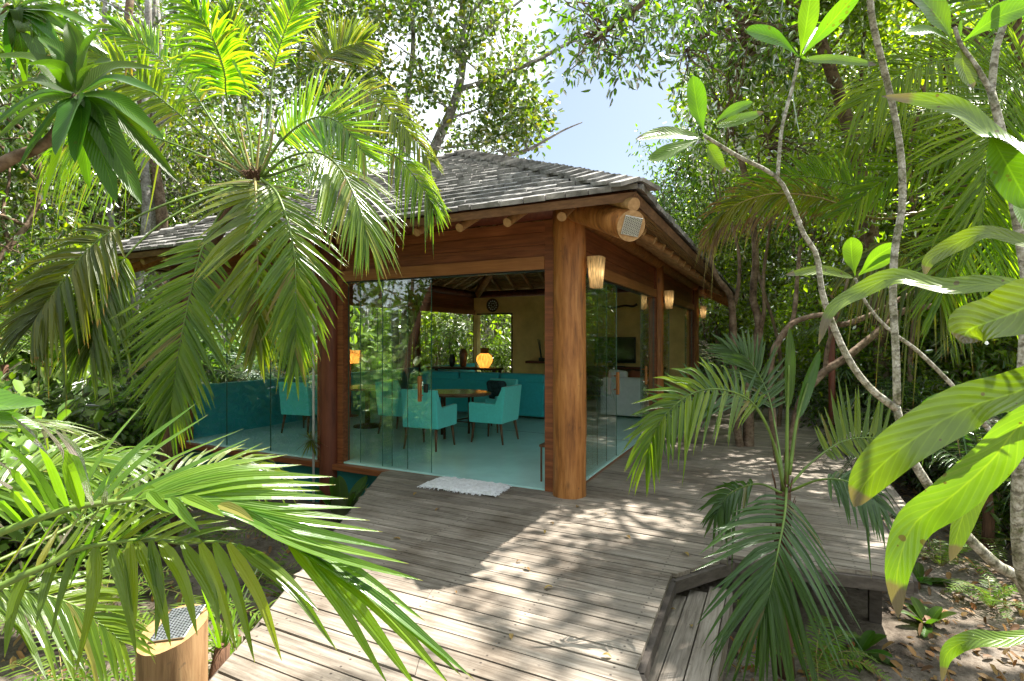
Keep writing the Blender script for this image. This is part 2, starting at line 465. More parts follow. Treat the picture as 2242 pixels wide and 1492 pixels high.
def decknails(t, c, col):
    col = nails(t, c, col)
    sp = N_(t, 'ShaderNodeSeparateXYZ'); t.links.new(c.outputs['Object'], sp.inputs[0])
    wx = N_(t, 'ShaderNodeMath', operation='WRAP'); wx.inputs[1].default_value = 0.3; wx.inputs[2].default_value = -0.3
    wy = N_(t, 'ShaderNodeMath', operation='WRAP'); wy.inputs[1].default_value = 0.0325; wy.inputs[2].default_value = -0.0325
    sb = N_(t, 'ShaderNodeMath', operation='SUBTRACT'); sb.inputs[1].default_value = NAIL_OFF
    t.links.new(sp.outputs['X'], wx.inputs[0]); t.links.new(sp.outputs['Y'], sb.inputs[0]); t.links.new(sb.outputs[0], wy.inputs[0])
    cb = N_(t, 'ShaderNodeCombineXYZ'); t.links.new(wx.outputs[0], cb.inputs[0]); t.links.new(wy.outputs[0], cb.inputs[1])
    ln = N_(t, 'ShaderNodeVectorMath', operation='LENGTH'); t.links.new(cb.outputs[0], ln.inputs[0])
    k = N_(t, 'ShaderNodeMapRange'); k.inputs['From Min'].default_value = 0.0045; k.inputs['From Max'].default_value = 0.0085; k.inputs['To Min'].default_value = 0.85; k.inputs['To Max'].default_value = 0.0
    t.links.new(ln.outputs['Value'], k.inputs['Value'])
    m1 = N_(t, 'ShaderNodeMixRGB'); m1.inputs['Color2'].default_value = (0.03, 0.022, 0.018, 1)
    t.links.new(k.outputs[0], m1.inputs['Fac']); t.links.new(col, m1.inputs['Color1'])
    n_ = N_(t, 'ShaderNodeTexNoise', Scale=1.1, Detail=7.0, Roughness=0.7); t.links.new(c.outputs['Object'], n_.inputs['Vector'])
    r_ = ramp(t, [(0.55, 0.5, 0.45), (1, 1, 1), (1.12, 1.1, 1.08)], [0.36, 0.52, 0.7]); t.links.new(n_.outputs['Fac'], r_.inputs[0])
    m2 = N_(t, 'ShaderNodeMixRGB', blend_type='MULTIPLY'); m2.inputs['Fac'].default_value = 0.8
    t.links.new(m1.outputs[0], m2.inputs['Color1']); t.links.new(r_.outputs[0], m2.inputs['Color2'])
    return m2.outputs[0]
_ui = HM.inverted() @ Vector((0.60, -1.5, 0))
_uj = HM.inverted() @ Vector((-1.37, -1.5, 0))
NAIL_OFF = min(_ui.y, _uj.y) + 0.0295
M['deck'] = wood('weathered_deck', [(0.115, 0.092, 0.072), (0.235, 0.20, 0.163), (0.365, 0.32, 0.27)], (1.3, 22, 22), 0.6, 0.3, 0.2, nscale=2.2, spec=0.3, extra=decknails)
M['deck_y'] = wood('weathered_deck_across', [(0.115, 0.092, 0.072), (0.235, 0.20, 0.163), (0.365, 0.32, 0.27)], (22, 1.3, 22), 0.6, 0.3, 0.2, nscale=2.2, spec=0.3, extra=nails)
M['deckrim'] = wood('dark_weathered_rim', [(0.05, 0.04, 0.033), (0.12, 0.10, 0.085)], (4, 4, 12), 0.8, 0.2, 0.2)
M['shingle'] = wood('weathered_shingle', [(0.08, 0.075, 0.07), (0.22, 0.21, 0.20), (0.42, 0.40, 0.385)], (5, 5, 5), 0.75, 0.4, 0.28, nscale=1.5)
M['lath'] = wood('reed_lath', [(0.24, 0.13, 0.05), (0.52, 0.32, 0.14)], (3, 1, 9), 0.7, 0.1, 0.3)
M['ochre'] = plain('ochre_plaster', (0.88, 0.62, 0.26), 0.8, 0.18, 2.2, 0.12, 0.2)
M['teal'] = plain('turquoise_fabric', (0.12, 0.68, 0.65), 0.85, 0.06, 30, 0.25, 0.2, sheen=0.3)
M['sofa'] = plain('petrol_blue_fabric', (0.04, 0.46, 0.54), 0.9, 0.08, 20, 0.25, 0.2, sheen=0.2)
M['white_fabric'] = plain('white_linen', (0.82, 0.83, 0.86), 0.9, 0.05, 12, 0.3, 0.2)
M['rug'] = plain('white_shag', (0.78, 0.78, 0.80), 0.95, 0.12, 40, 0.6, 0.1)
M['floor'] = plain('polished_teal_cement', (0.48, 0.78, 0.75), 0.2, 0.14, 1.3, 0.0, 0.5)
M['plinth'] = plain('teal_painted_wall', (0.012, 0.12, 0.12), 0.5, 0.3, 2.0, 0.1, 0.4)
M['walnut'] = wood('walnut_leg', [(0.08, 0.035, 0.016), (0.16, 0.08, 0.04)], (9, 9, 1), 0.4, 0.05, 0.1)
M['slab'] = wood('table_slab', [(0.14, 0.06, 0.03), (0.30, 0.17, 0.10)], (2, 9, 9), 0.2, 0.05, 0.1, spec=0.6)
M['black'] = plain('black_paint', (0.015, 0.015, 0.017), 0.35, 0.1)
M['clay'] = plain('dark_clay', (0.10, 0.055, 0.03), 0.35, 0.35, 6)
M['steel'] = plain('perforated_steel', (0.55, 0.56, 0.58), 0.35, 0.1, 9, 0, 0.5, 0.9)
M['hole'] = plain('speaker_hole', (0.03, 0.03, 0.035), 0.7)
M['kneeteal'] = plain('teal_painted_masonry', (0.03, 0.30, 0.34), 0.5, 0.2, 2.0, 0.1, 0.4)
M['metal'] = plain('white_painted_pipe', (0.6, 0.6, 0.6), 0.45)
M['pattern_dark'] = plain('dark_pattern_fabric', (0.02, 0.05, 0.06), 0.8, 0.9, 14, 0.2)
M['pillow_red'] = plain('rust_fabric', (0.28, 0.09, 0.045), 0.85, 0.2)

def mat_glass():
    m, t, o = newmat('clear_glass')
    tr = N_(t, 'ShaderNodeBsdfTransparent'); tr.inputs[0].default_value = (0.95, 0.985, 0.97, 1)
    g = N_(t, 'ShaderNodeBsdfGlossy', Roughness=0.0); g.inputs[0].default_value = (0.95, 1, 0.97, 1)
    gg = N_(t, 'ShaderNodeNewGeometry'); dd = N_(t, 'ShaderNodeVectorMath', operation='DOT_PRODUCT')
    t.links.new(gg.outputs['Normal'], dd.inputs[0]); t.links.new(gg.outputs['Incoming'], dd.inputs[1])
    a_ = N_(t, 'ShaderNodeMath', operation='ABSOLUTE'); t.links.new(dd.outputs['Value'], a_.inputs[0])
    b_ = N_(t, 'ShaderNodeMath', operation='SUBTRACT'); b_.inputs[0].default_value = 1.0; t.links.new(a_.outputs[0], b_.inputs[1])
    f = N_(t, 'ShaderNodeMath', operation='POWER'); t.links.new(b_.outputs[0], f.inputs[0]); f.inputs[1].default_value = 4.0
    k = N_(t, 'ShaderNodeMath', operation='MULTIPLY_ADD', use_clamp=True); k.inputs[1].default_value = 0.88; k.inputs[2].default_value = 0.12
    mxs = N_(t, 'ShaderNodeMixShader')
    t.links.new(f.outputs[0], k.inputs[0]); t.links.new(k.outputs[0], mxs.inputs[0])
    t.links.new(tr.outputs[0], mxs.inputs[1]); t.links.new(g.outputs[0], mxs.inputs[2]); t.links.new(mxs.outputs[0], o.inputs[0])
    return m
M['glass'] = mat_glass()
M['glass_edge'] = plain('green_glass_edge', (0.04, 0.12, 0.09), 0.15, 0.1, 3, 0, 0.6)

def mat_wicker(name, col, em):
    m, t, o = newmat(name)
    b = N_(t, 'ShaderNodeBsdfPrincipled', Roughness=0.7)
    c = N_(t, 'ShaderNodeTexCoord')
    mp_ = N_(t, 'ShaderNodeMapping'); mp_.inputs['Scale'].default_value = (46, 3, 1)
    n1 = N_(t, 'ShaderNodeTexNoise', Scale=1.0, Detail=3.0)
    t.links.new(c.outputs['UV'], mp_.inputs[0]); t.links.new(mp_.outputs[0], n1.inputs['Vector'])
    r = ramp(t, [tuple(x * 0.35 for x in col), col, tuple(min(1, x * 1.5) for x in col)], [0.3, 0.5, 0.7])
    t.links.new(n1.outputs['Fac'], r.inputs[0]); t.links.new(r.outputs[0], b.inputs['Base Color'])
    trl = N_(t, 'ShaderNodeBsdfTranslucent'); t.links.new(r.outputs[0], trl.inputs[0])
    mxs = N_(t, 'ShaderNodeMixShader'); mxs.inputs[0].default_value = 0.5
    t.links.new(b.outputs[0], mxs.inputs[1]); t.links.new(trl.outputs[0], mxs.inputs[2])
    bp = N_(t, 'ShaderNodeBump', Strength=0.5, Distance=0.01)
    t.links.new(n1.outputs['Fac'], bp.inputs['Height']); t.links.new(bp.outputs[0], b.inputs['Normal'])
    t.links.new(mxs.outputs[0], o.inputs[0])
    return m
M['wicker'] = mat_wicker('woven_straw', (0.70, 0.50, 0.26), 0)
M['basket'] = mat_wicker('woven_rattan', (0.42, 0.22, 0.05), 0)
def mat_emit(name, col, s):
    m, t, o = newmat(name)
    e = N_(t, 'ShaderNodeEmission', Strength=s); e.inputs[0].default_value = (*col, 1)
    t.links.new(e.outputs[0], o.inputs[0]); return m
M['bulb'] = mat_emit('lit_bulb', (1.0, 0.88, 0.66), 3.5)
def mat_tv():
    m, t, o = newmat('dark_screen')
    b = N_(t, 'ShaderNodeBsdfPrincipled', Roughness=0.08); b.inputs['Base Color'].default_value = (0.006, 0.008, 0.007, 1)
    t.links.new(b.outputs[0], o.inputs[0]); return m
M['screen'] = mat_tv()

def mat_ground():
    m, t, o = newmat('sandy_ground')
    b = N_(t, 'ShaderNodeBsdfPrincipled', Roughness=0.95); b.inputs['Specular IOR Level'].default_value = 0.15
    c = N_(t, 'ShaderNodeTexCoord')
    n1 = N_(t, 'ShaderNodeTexNoise', Scale=0.9, Detail=8.0, Roughness=0.65)
    n2 = N_(t, 'ShaderNodeTexNoise', Scale=28.0, Detail=6.0, Roughness=0.7)
    for n in (n1, n2): t.links.new(c.outputs['Object'], n.inputs['Vector'])
    r1 = ramp(t, [(0.05, 0.036, 0.027), (0.20, 0.165, 0.13), (0.36, 0.31, 0.265)], [0.34, 0.5, 0.68])
    r2 = ramp(t, [(0.45, 0.42, 0.4), (1, 1, 1)], [0.35, 0.62])
    t.links.new(n1.outputs['Fac'], r1.inputs[0]); t.links.new(n2.outputs['Fac'], r2.inputs[0])
    mm = N_(t, 'ShaderNodeMixRGB', blend_type='MULTIPLY'); mm.inputs[0].default_value = 0.8
    t.links.new(r1.outputs[0], mm.inputs[1]); t.links.new(r2.outputs[0], mm.inputs[2]); t.links.new(mm.outputs[0], b.inputs['Base Color'])
    bp = N_(t, 'ShaderNodeBump', Strength=0.8, Distance=0.03)
    t.links.new(n2.outputs['Fac'], bp.inputs['Height']); t.links.new(bp.outputs[0], b.inputs['Normal'])
    t.links.new(b.outputs[0], o.inputs[0]); return m
M['ground'] = mat_ground()
def mat_bark(name, cols, sc_=14.0, bands=0):
    # bands: leaf scars ringing the stem
    m, t, o = newmat(name)
    b = N_(t, 'ShaderNodeBsdfPrincipled', Roughness=0.85); b.inputs['Specular IOR Level'].default_value = 0.2
    c = N_(t, 'ShaderNodeTexCoord')
    n1 = N_(t, 'ShaderNodeTexNoise', Scale=sc_, Detail=7.0, Roughness=0.65)
    n2 = N_(t, 'ShaderNodeTexNoise', Scale=sc_ * 4.3, Detail=4.0)
    for n in (n1, n2): t.links.new(c.outputs['Object'], n.inputs['Vector'])
    r = ramp(t, cols, [0.33 + 0.34 * i / (len(cols) - 1) for i in range(len(cols))])
    t.links.new(n1.outputs['Fac'], r.inputs[0])
    r2 = ramp(t, [(0.45, 0.42, 0.38), (1, 1, 1)], [0.36, 0.55]); t.links.new(n2.outputs['Fac'], r2.inputs[0])
    mm = N_(t, 'ShaderNodeMixRGB', blend_type='MULTIPLY'); mm.inputs[0].default_value = 0.75
    t.links.new(r.outputs[0], mm.inputs[1]); t.links.new(r2.outputs[0], mm.inputs[2])
    if bands:
        su = N_(t, 'ShaderNodeSeparateXYZ'); t.links.new(c.outputs['UV'], su.inputs[0])
        ma = N_(t, 'ShaderNodeMath', operation='MULTIPLY_ADD'); ma.inputs[1].default_value = bands; t.links.new(su.outputs['Y'], ma.inputs[0])
        mn = N_(t, 'ShaderNodeMath', operation='MULTIPLY'); mn.inputs[1].default_value = 9.0; t.links.new(n1.outputs['Fac'], mn.inputs[0]); t.links.new(mn.outputs[0], ma.inputs[2])
        si = N_(t, 'ShaderNodeMath', operation='SINE'); t.links.new(ma.outputs[0], si.inputs[0])
        mr_ = N_(t, 'ShaderNodeMapRange'); mr_.inputs['From Min'].default_value = 0.8; mr_.inputs['From Max'].default_value = 0.98; mr_.inputs['To Max'].default_value = 0.6
        t.links.new(si.outputs[0], mr_.inputs['Value'])
        mm3 = N_(t, 'ShaderNodeMixRGB'); mm3.inputs['Color2'].default_value = (0.07, 0.06, 0.045, 1)
        t.links.new(mr_.outputs[0], mm3.inputs['Fac']); t.links.new(mm.outputs[0], mm3.inputs['Color1']); mm = mm3
    t.links.new(mm.outputs[0], b.inputs['Base Color'])
    bp = N_(t, 'ShaderNodeBump', Strength=0.6, Distance=0.01)
    t.links.new(n2.outputs['Fac'], bp.inputs['Height']); t.links.new(bp.outputs[0], b.inputs['Normal'])
    t.links.new(b.outputs[0], o.inputs[0]); return m
M['bark_grey'] = mat_bark('grey_bark', [(0.16, 0.14, 0.12), (0.32, 0.30, 0.28), (0.50, 0.48, 0.46)], 5)
M['bark_brown'] = mat_bark('brown_bark', [(0.07, 0.045, 0.03), (0.20, 0.135, 0.09), (0.34, 0.26, 0.19)], 6)
M['bark_spot'] = mat_bark('spotted_grey_green_bark', [(0.12, 0.13, 0.06), (0.38, 0.36, 0.29), (0.60, 0.58, 0.52)], 26, 110)
M['petiole'] = plain('green_petiole', (0.12, 0.19, 0.03), 0.4, 0.35, 7)
M['petiole_y'] = plain('yellow_brown_petiole', (0.26, 0.20, 0.06), 0.45, 0.35, 6)
M['fibre'] = wood('brown_palm_fibre', [(0.05, 0.025, 0.014), (0.17, 0.09, 0.05)], (25, 25, 3), 0.9, 0.6, 0.3)

G = {}
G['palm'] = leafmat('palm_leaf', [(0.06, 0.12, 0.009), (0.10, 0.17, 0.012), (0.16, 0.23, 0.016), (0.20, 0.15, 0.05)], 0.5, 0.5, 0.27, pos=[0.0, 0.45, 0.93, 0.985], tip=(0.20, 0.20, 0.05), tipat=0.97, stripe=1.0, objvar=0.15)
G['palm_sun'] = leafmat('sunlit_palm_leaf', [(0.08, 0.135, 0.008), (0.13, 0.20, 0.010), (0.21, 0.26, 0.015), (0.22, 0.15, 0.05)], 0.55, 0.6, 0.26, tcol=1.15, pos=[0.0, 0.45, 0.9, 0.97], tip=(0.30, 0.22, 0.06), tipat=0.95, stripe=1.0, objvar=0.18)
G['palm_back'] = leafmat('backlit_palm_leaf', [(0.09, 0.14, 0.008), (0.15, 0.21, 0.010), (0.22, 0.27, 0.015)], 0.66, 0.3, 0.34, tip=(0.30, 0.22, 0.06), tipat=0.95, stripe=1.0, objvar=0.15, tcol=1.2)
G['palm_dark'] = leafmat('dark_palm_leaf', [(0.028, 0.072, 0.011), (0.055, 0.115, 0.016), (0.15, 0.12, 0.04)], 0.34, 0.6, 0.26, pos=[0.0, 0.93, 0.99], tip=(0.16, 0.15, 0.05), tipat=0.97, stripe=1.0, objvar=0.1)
G['palm_olive'] = leafmat('olive_palm_leaf', [(0.055, 0.085, 0.010), (0.11, 0.14, 0.012), (0.18, 0.18, 0.015)], 0.5, 0.4, 0.35, tip=(0.26, 0.14, 0.04), tipat=0.93, stripe=1.0)
G['palm_dry'] = leafmat('dry_palm_leaf', [(0.13, 0.085, 0.045), (0.30, 0.22, 0.12), (0.24, 0.26, 0.03)], 0.4, 0.2, 0.5, stripe=1.0)
G['palm_turning'] = leafmat('yellowing_palm_leaf', [(0.10, 0.13, 0.008), (0.18, 0.20, 0.010), (0.24, 0.22, 0.014)], 0.6, 0.3, 0.35, tip=(0.16, 0.09, 0.045), tipat=0.6, stripe=1.0, objvar=0.15)
G['plum'] = leafmat('broad_waxy_leaf', [(0.105, 0.185, 0.014), (0.16, 0.235, 0.018)], 0.40, 0.65, 0.27, tip=(0.14, 0.112, 0.09), tipat=0.88, vein=0.9, veinN=15, blotch=0.5, spots=0.8, objvar=0.15, tcol=0.62)
G['plum_clean'] = leafmat('broad_fresh_leaf', [(0.07, 0.165, 0.012), (0.11, 0.205, 0.016)], 0.5, 0.45, 0.3, vein=0.8, veinN=15, blotch=0.45, spots=0.5, objvar=0.15, tcol=0.75)
G['lance'] = leafmat('long_glossy_leaf', [(0.028, 0.075, 0.009), (0.06, 0.125, 0.011)], 0.46, 0.22, 0.36, vein=1.0, veinN=24, blotch=0.3, spots=0.4, objvar=0.22)
G['round'] = leafmat('round_olive_leaf', [(0.028, 0.058, 0.008), (0.055, 0.10, 0.012), (0.09, 0.14, 0.016), (0.10, 0.13, 0.015), (0.15, 0.13, 0.02)], 0.48, 0.3, 0.4)
G['green'] = leafmat('dark_green_leaf', [(0.03, 0.075, 0.008), (0.065, 0.13, 0.010), (0.12, 0.20, 0.014)], 0.55, 0.4, 0.35)
G['yellow'] = leafmat('yellow_green_leaf', [(0.06, 0.10, 0.008), (0.125, 0.185, 0.010), (0.22, 0.28, 0.014)], 0.62, 0.35, 0.4, tcol=1.15)
G['bright'] = leafmat('bright_bush_leaf', [(0.08, 0.15, 0.02), (0.16, 0.25, 0.04), (0.26, 0.36, 0.10)], 0.42, 0.6, 0.3)
G['fern'] = leafmat('fern_leaf', [(0.07, 0.14, 0.010), (0.13, 0.21, 0.015)], 0.45, 0.3, 0.4)
G['varieg'] = leafmat('striped_yellow_green_leaf', [(0.10, 0.16, 0.03), (0.42, 0.42, 0.12)], 0.3, 0.4, 0.35)
G['litter'] = leafmat('fallen_leaf', [(0.10, 0.055, 0.03), (0.20, 0.12, 0.06), (0.26, 0.17, 0.06), (0.24, 0.09, 0.03)], 0.15, 0.2, 0.6)

# ================================================================ GROUND AND DECK
GZ = -0.55
def make_ground():
    n = 90
    mb = MB()
    xs = [math.copysign(abs(t) ** 2.2 * 150, t) for t in [(-1 + 2 * i / n) for i in range(n + 1)]]
    ys = [math.copysign(abs(t) ** 2.2 * 150, t) + 4 for t in [(-1 + 2 * i / n) for i in range(n + 1)]]
    for y in ys:
        for x in xs:
            near = max(0, 1 - math.hypot(x, y - 4) / 60)
            z = GZ + 0.16 * noise.noise(Vector((x * 0.35, y * 0.35, 0))) * min(1, max(0, (math.hypot(x - 0.5, y - 4) - 1.5) / 4)) + 0.03 * noise.noise(Vector((x * 2.1, y * 2.1, 3)))
            mb.v.append((x, y, z)); mb.uv.append((0, 0))
    for j in range(n):
        for i in range(n):
            a = j * (n + 1) + i
            mb.f.append((a, a + 1, a + n + 2, a + n + 1))
    o = mb.build('sandy_ground', M['ground'], smooth=True)
    tag(o, kind='structure')
make_ground()

def uv_of(x, y):
    p = HM.inverted() @ Vector((x, y, 0))
    return (-p.x, p.y)
deck_poly = [uv_of(-1.56, 6.42), uv_of(-1.42, 2.9), uv_of(-1.37, -1.5), uv_of(0.60, -1.5), uv_of(0.61, 2.62), uv_of(1.076, 3.63),
             uv_of(1.62, 3.95), uv_of(2.70, 3.62), (-2.75, 10.6), (-0.02, 10.6), (-0.02, 0.02), (2.3, 0.02)]
def spans(poly, v):
    xs = []
    for i in range(len(poly)):
        (u0, v0), (u1, v1) = poly[i], poly[(i + 1) % len(poly)]
        if (v0 <= v) != (v1 <= v):
            xs.append((u0 + (v - v0) / (v1 - v0) * (u1 - u0), i))
    xs.sort()
    return xs
def plank(mb, q, z0, z1, swap=False):
    """q: four plan corners (u, v) to a plank"""
    vs = [Vector((-u, v, z)) for z in (z0, z1) for u, v in q]
    mb.add(vs, [(3, 2, 1, 0), (4, 5, 6, 7), (0, 1, 5, 4), (1, 2, 6, 5), (2, 3, 7, 6), (3, 0, 4, 7)])
def make_deck():
    random.seed(5)
    mb = MB()
    w, gap = 0.130, 0.012
    vmin = min(p[1] for p in deck_poly); v = vmin
    while v < 10.6:
        a, b = spans(deck_poly, v + 0.001), spans(deck_poly, v + w - gap)
        if len(a) == len(b) and [i for _, i in a] == [i for _, i in b]:
            prs = [((a[k][0], b[k][0]), (a[k + 1][0], b[k + 1][0])) for k in range(0, len(a) - 1, 2)]
        else:
            mid = spans(deck_poly, v + w / 2)
            prs = [((mid[k][0], mid[k][0]), (mid[k + 1][0], mid[k + 1][0])) for k in range(0, len(mid) - 1, 2)]
        for (l0, l1), (r0, r1) in prs:
            # random butt joints along each plank
            cuts = [0.0]
            ln = max(r0 - l0, r1 - l1)
            t = random.uniform(0.3, 1) * 3.6
            while t < ln - 0.8:
                cuts.append(t / ln); t += 3.6
            cuts.append(1.0)
            for c0, c1 in zip(cuts, cuts[1:]):
                dz = random.uniform(-0.0025, 0.0025); g = 0.003 if c1 < 1 else 0
                plank(mb, [(l0 + (r0 - l0) * c1 - g, v), (l0 + (r0 - l0) * c0, v), (l1 + (r1 - l1) * c0, v + w - gap), (l1 + (r1 - l1) * c1 - g, v + w - gap)], -0.03 + dz, dz)
        v += w
    o = mb.build('timber_deck', M['deck'])
    o.location = CORNER; o.rotation_euler = (0, 0, HROT)
    tag(o, kind='structure')
    # edge joist under the rim and dark space below
    jb = MB()
    n = len(deck_poly)
    for i in range(n):
        if i in (9, 10): continue
        (u0, v0), (u1, v1) = deck_poly[i], deck_poly[(i + 1) % n]
        d = Vector((u1 - u0, v1 - v0)); ln = d.length; d /= ln; nn = Vector((-d.y, d.x)) * 0.045
        cu = sum(p[0] for p in deck_poly) / n
        off = nn * -0.25
        plank(jb, [(u0 + off.x, v0 + off.y), (u1 + off.x, v1 + off.y), (u1 + off.x + nn.x, v1 + off.y + nn.y), (u0 + off.x + nn.x, v0 + off.y + nn.y)], -0.115, -0.034)
    for v in [-4.5 + 0.6 * i for i in range(26)]:
        s = spans(deck_poly, v)
        for k in range(0, len(s) - 1, 2):
            u = s[k][0] + 0.15
            while u < s[k + 1][0] - 0.1:
                jb.box((-u - 0.04, v - 0.04, GZ - 0.2), (-u + 0.04, v + 0.04, -0.036)); u += 1.3
    o2 = jb.build('deck_frame', M['deckrim'])
    o2.location = CORNER; o2.rotation_euler = (0, 0, HROT); tag(o2, kind='structure')
    # the low side step: three planks running back
    sb = MB()
    for k in range(3):
        u0 = -1.24 - 0.12 * k
        vend = -1.36 + 0.12 * k
        plank(sb, [(u0, -5.2), (u0 - 0.112, -5.2), (u0 - 0.112, vend), (u0, vend)][::-1], -0.20, -0.17)
    sb.box((1.24, -5.2, -0.32), (1.28, -1.5, -0.205)); sb.box((1.60, -5.2, -0.34), (1.632, -1.16, -0.168))
    o3 = sb.build('deck_step', M['deck_y'])
    o3.location = CORNER; o3.rotation_euler = (0, 0, HROT); tag(o3, kind='structure')
    # narrow strip of planks along the far edge, running back
    pb = MB()
    for k in range(3):
        u0 = -2.765 - 0.09 * k
        plank(pb, [(u0, 0.78), (u0, 10.5), (u0 - 0.082, 10.5), (u0 - 0.082, 0.78)], -0.03, 0.001)
    o4 = pb.build('edge_planks', M['deck_y'])
    o4.location = CORNER; o4.rotation_euler = (0, 0, HROT); tag(o4, kind='structure')
make_deck()

# ================================================================ THE PAVILION
house = thing('glass_pavilion', 'glass walled timber pavilion with a grey shingle hip roof beside the deck', 'house', CORNER, HROT)
WU, WV = 6.5, 9.3          # plan size between post lines
UE0, UE1, VE0, VE1 = -0.9, 7.4, -0.9, 10.2
Z0, PITCH = 2.79, 0.527
HW = (UE1 - UE0) / 2
RIDGE = Z0 + HW * PITCH

def log_post(u, v, r, z1, mat, seed):
    mb = MB()
    k = 14
    pts = [Vector((-u + 0.012 * noise.noise(Vector((seed, i * .5, 0))), v + 0.012 * noise.noise(Vector((seed, 5, i * .5))), -0.55 + (z1 + 0.55) * i / k)) for i in range(k + 1)]
    mb.tube(pts, [r * (1.03 - 0.05 * i / k) for i in range(k + 1)], 28, wob=0.05, seed=seed)
    return mb.build('log_post', mat, house, smooth=True)
p0 = log_post(0, 0, 0.168, 2.98, M['log'], 1); p0['label'] = 'thick golden brown corner log standing on the deck'
for (u, v, r, s) in ((0, 4.55, 0.095, 2), (0, 9.3, 0.1, 3), (3.3, 0.0, 0.125, 4), (6.5, 0, 0.11, 5), (6.5, 3.1, 0.1, 6), (6.5, 6.2, 0.1, 7), (6.5, 9.3, 0.11, 8)):
    log_post(u, v, r, 2.95, M['log'] if v and not u else M['redpost'], s)
def part(mb, name, mat, smooth=False, parent=None):
    return mb.build(name, mat, parent or house, smooth)
def hb(mb, u0, u1, v0, v1, z0, z1):
    mb.box((-max(u0, u1), min(v0, v1), z0), (-min(u0, u1), max(v0, v1), z1))
# plate logs
for a, b, axis in (((-0.1, 0), (6.6, 0), 0), ((0, -0.1), (0, 9.6), 1), ((6.5, -0.1), (6.5, 9.4), 1), ((-0.3, 9.3), (6.6, 9.3), 0)):
    mb = MB()
    zz = 2.95 if axis else 2.955
    mb.tube([Vector((-a[0] - (b[0] - a[0]) * i / 12, a[1] + (b[1] - a[1]) * i / 12, zz)) for i in range(13)], 0.105, 18, wob=0.08, seed=a[1] + a[0])
    part(mb, 'plate_log', M['log'] if axis and a[0] == 0 else M['redpost'], True)
# jambs beside posts
jm = MB()
for (u0, u1, v0, v1) in ((0.17, 0.275, 0.0, 0.13), (3.08, 3.17, 0.0, 0.13), (3.44, 3.52, 0.0, 0.13), (6.30, 6.38, 0.0, 0.13)):
    mb = MB(); hb(mb, u0, u1, v0, v1, 0.0, 2.84); part(mb, 'door_jamb', M['redwood'])
for (v0, v1) in ((0.16, 0.24), (4.36, 4.44), (4.66, 4.74), (9.12, 9.19)):
    mb = MB(); hb(mb, 0.0, 0.12, v0, v1, 0.0, 2.84); part(mb, 'door_jamb', M['redwood_y'])
# lintels and panels of horizontal boards
random.seed(3)
def bay_front(u0, u1, v):
    mb = MB(); hb(mb, u0, u1, v - 0.01, v + 0.13, 2.33, 2.462); part(mb, 'lintel', M['lintel'])
    mb = MB(); z = 2.466
    for k, hh in enumerate((0.128, 0.135, 0.12)):
        o = random.uniform(0, 0.006)
        hb(mb, u0, u1, v + 0.03 - o, v + 0.07, z, z + hh - 0.004); z += hh
    hb(mb, u0, u1, v + 0.075, v + 0.095, 2.464, 2.85)
    part(mb, 'board_panel', M['redwood'])
def bay_side(v0, v1, u, out):
    mb = MB(); a, b = (u - 0.01, u + 0.13) if out < 0 else (u - 0.13, u + 0.01)
    hb(mb, a, b, v0, v1, 2.33, 2.462); part(mb, 'lintel', M['lintel_y'])
    mb = MB(); z = 2.466
    for k, hh in enumerate((0.128, 0.135, 0.12)):
        o = random.uniform(0, 0.006)
        if out < 0: hb(mb, u + 0.03 - o, u + 0.07, v0, v1, z, z + hh - 0.004)
        else: hb(mb, u - 0.07, u - 0.03 + o, v0, v1, z, z + hh - 0.004)
        z += hh
    hb(mb, u - 0.02 if out > 0 else u + 0.075, u - 0.001 if out > 0 else u + 0.095, v0, v1, 2.464, 2.85)
    part(mb, 'board_panel', M['redwood_y'])
bay_front(0.276, 3.079, 0.0); bay_front(3.521, 6.299, 0.0)
bay_side(0.241, 4.359, 0.0, -1); bay_side(4.741, 9.119, 0.0, -1)
for a, b in ((0.12, 3.0), (3.2, 6.1), (6.3, 9.19)): bay_side(a, b, 6.5, 1)
# sills, plinth, floor, back wall
mb = MB(); hb(mb, -0.06, 6.6, -0.07, 0.145, -0.075, -0.004); part(mb, 'sill', M['redwood'])
mb = MB(); hb(mb, -0.05, 0.16, 0.15, 9.4, -0.07, -0.003); part(mb, 'sill', M['redwood_y'])
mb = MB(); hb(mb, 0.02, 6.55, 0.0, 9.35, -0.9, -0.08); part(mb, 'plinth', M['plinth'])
mb = MB(); hb(mb, 0.02, 6.6, 0.02, 9.4, -0.001, 0.02); part(mb, 'floor', M['floor'])
for (v0) in (3.05, 6.1):
    mb = MB(); hb(mb, 0.13, 6.37, v0, v0 + 0.012, 0.0195, 0.0215); part(mb, 'floor_joint', M['darkwood'])
mb = MB()
hb(mb, 0.12, 5.13, 9.0, 9.2, 0.02, 2.84); hb(mb, 6.3, 6.42, 9.0, 9.2, 0.02, 2.84); hb(mb, 5.131, 6.299, 9.0, 9.2, 2.33, 2.84)
part(mb, 'back_wall', M['ochre'])
mb = MB(); hb(mb, 5.10, 5.135, 8.97, 9.21, 0.02, 2.36); hb(mb, 5.136, 6.30, 8.97, 9.21, 2.325, 2.36); part(mb, 'door_frame', M['walnut'])
# tracks
mb = MB(); hb(mb, 0.28, 3.07, 0.02, 0.12, 2.315, 2.329); hb(mb, 3.53, 6.29, 0.02, 0.12, 2.315, 2.329)
hb(mb, 0.02, 0.12, 0.25, 4.35, 2.315, 2.329); hb(mb, 0.02, 0.12, 4.75, 9.11, 2.315, 2.329)
part(mb, 'sliding_track', M['black'])
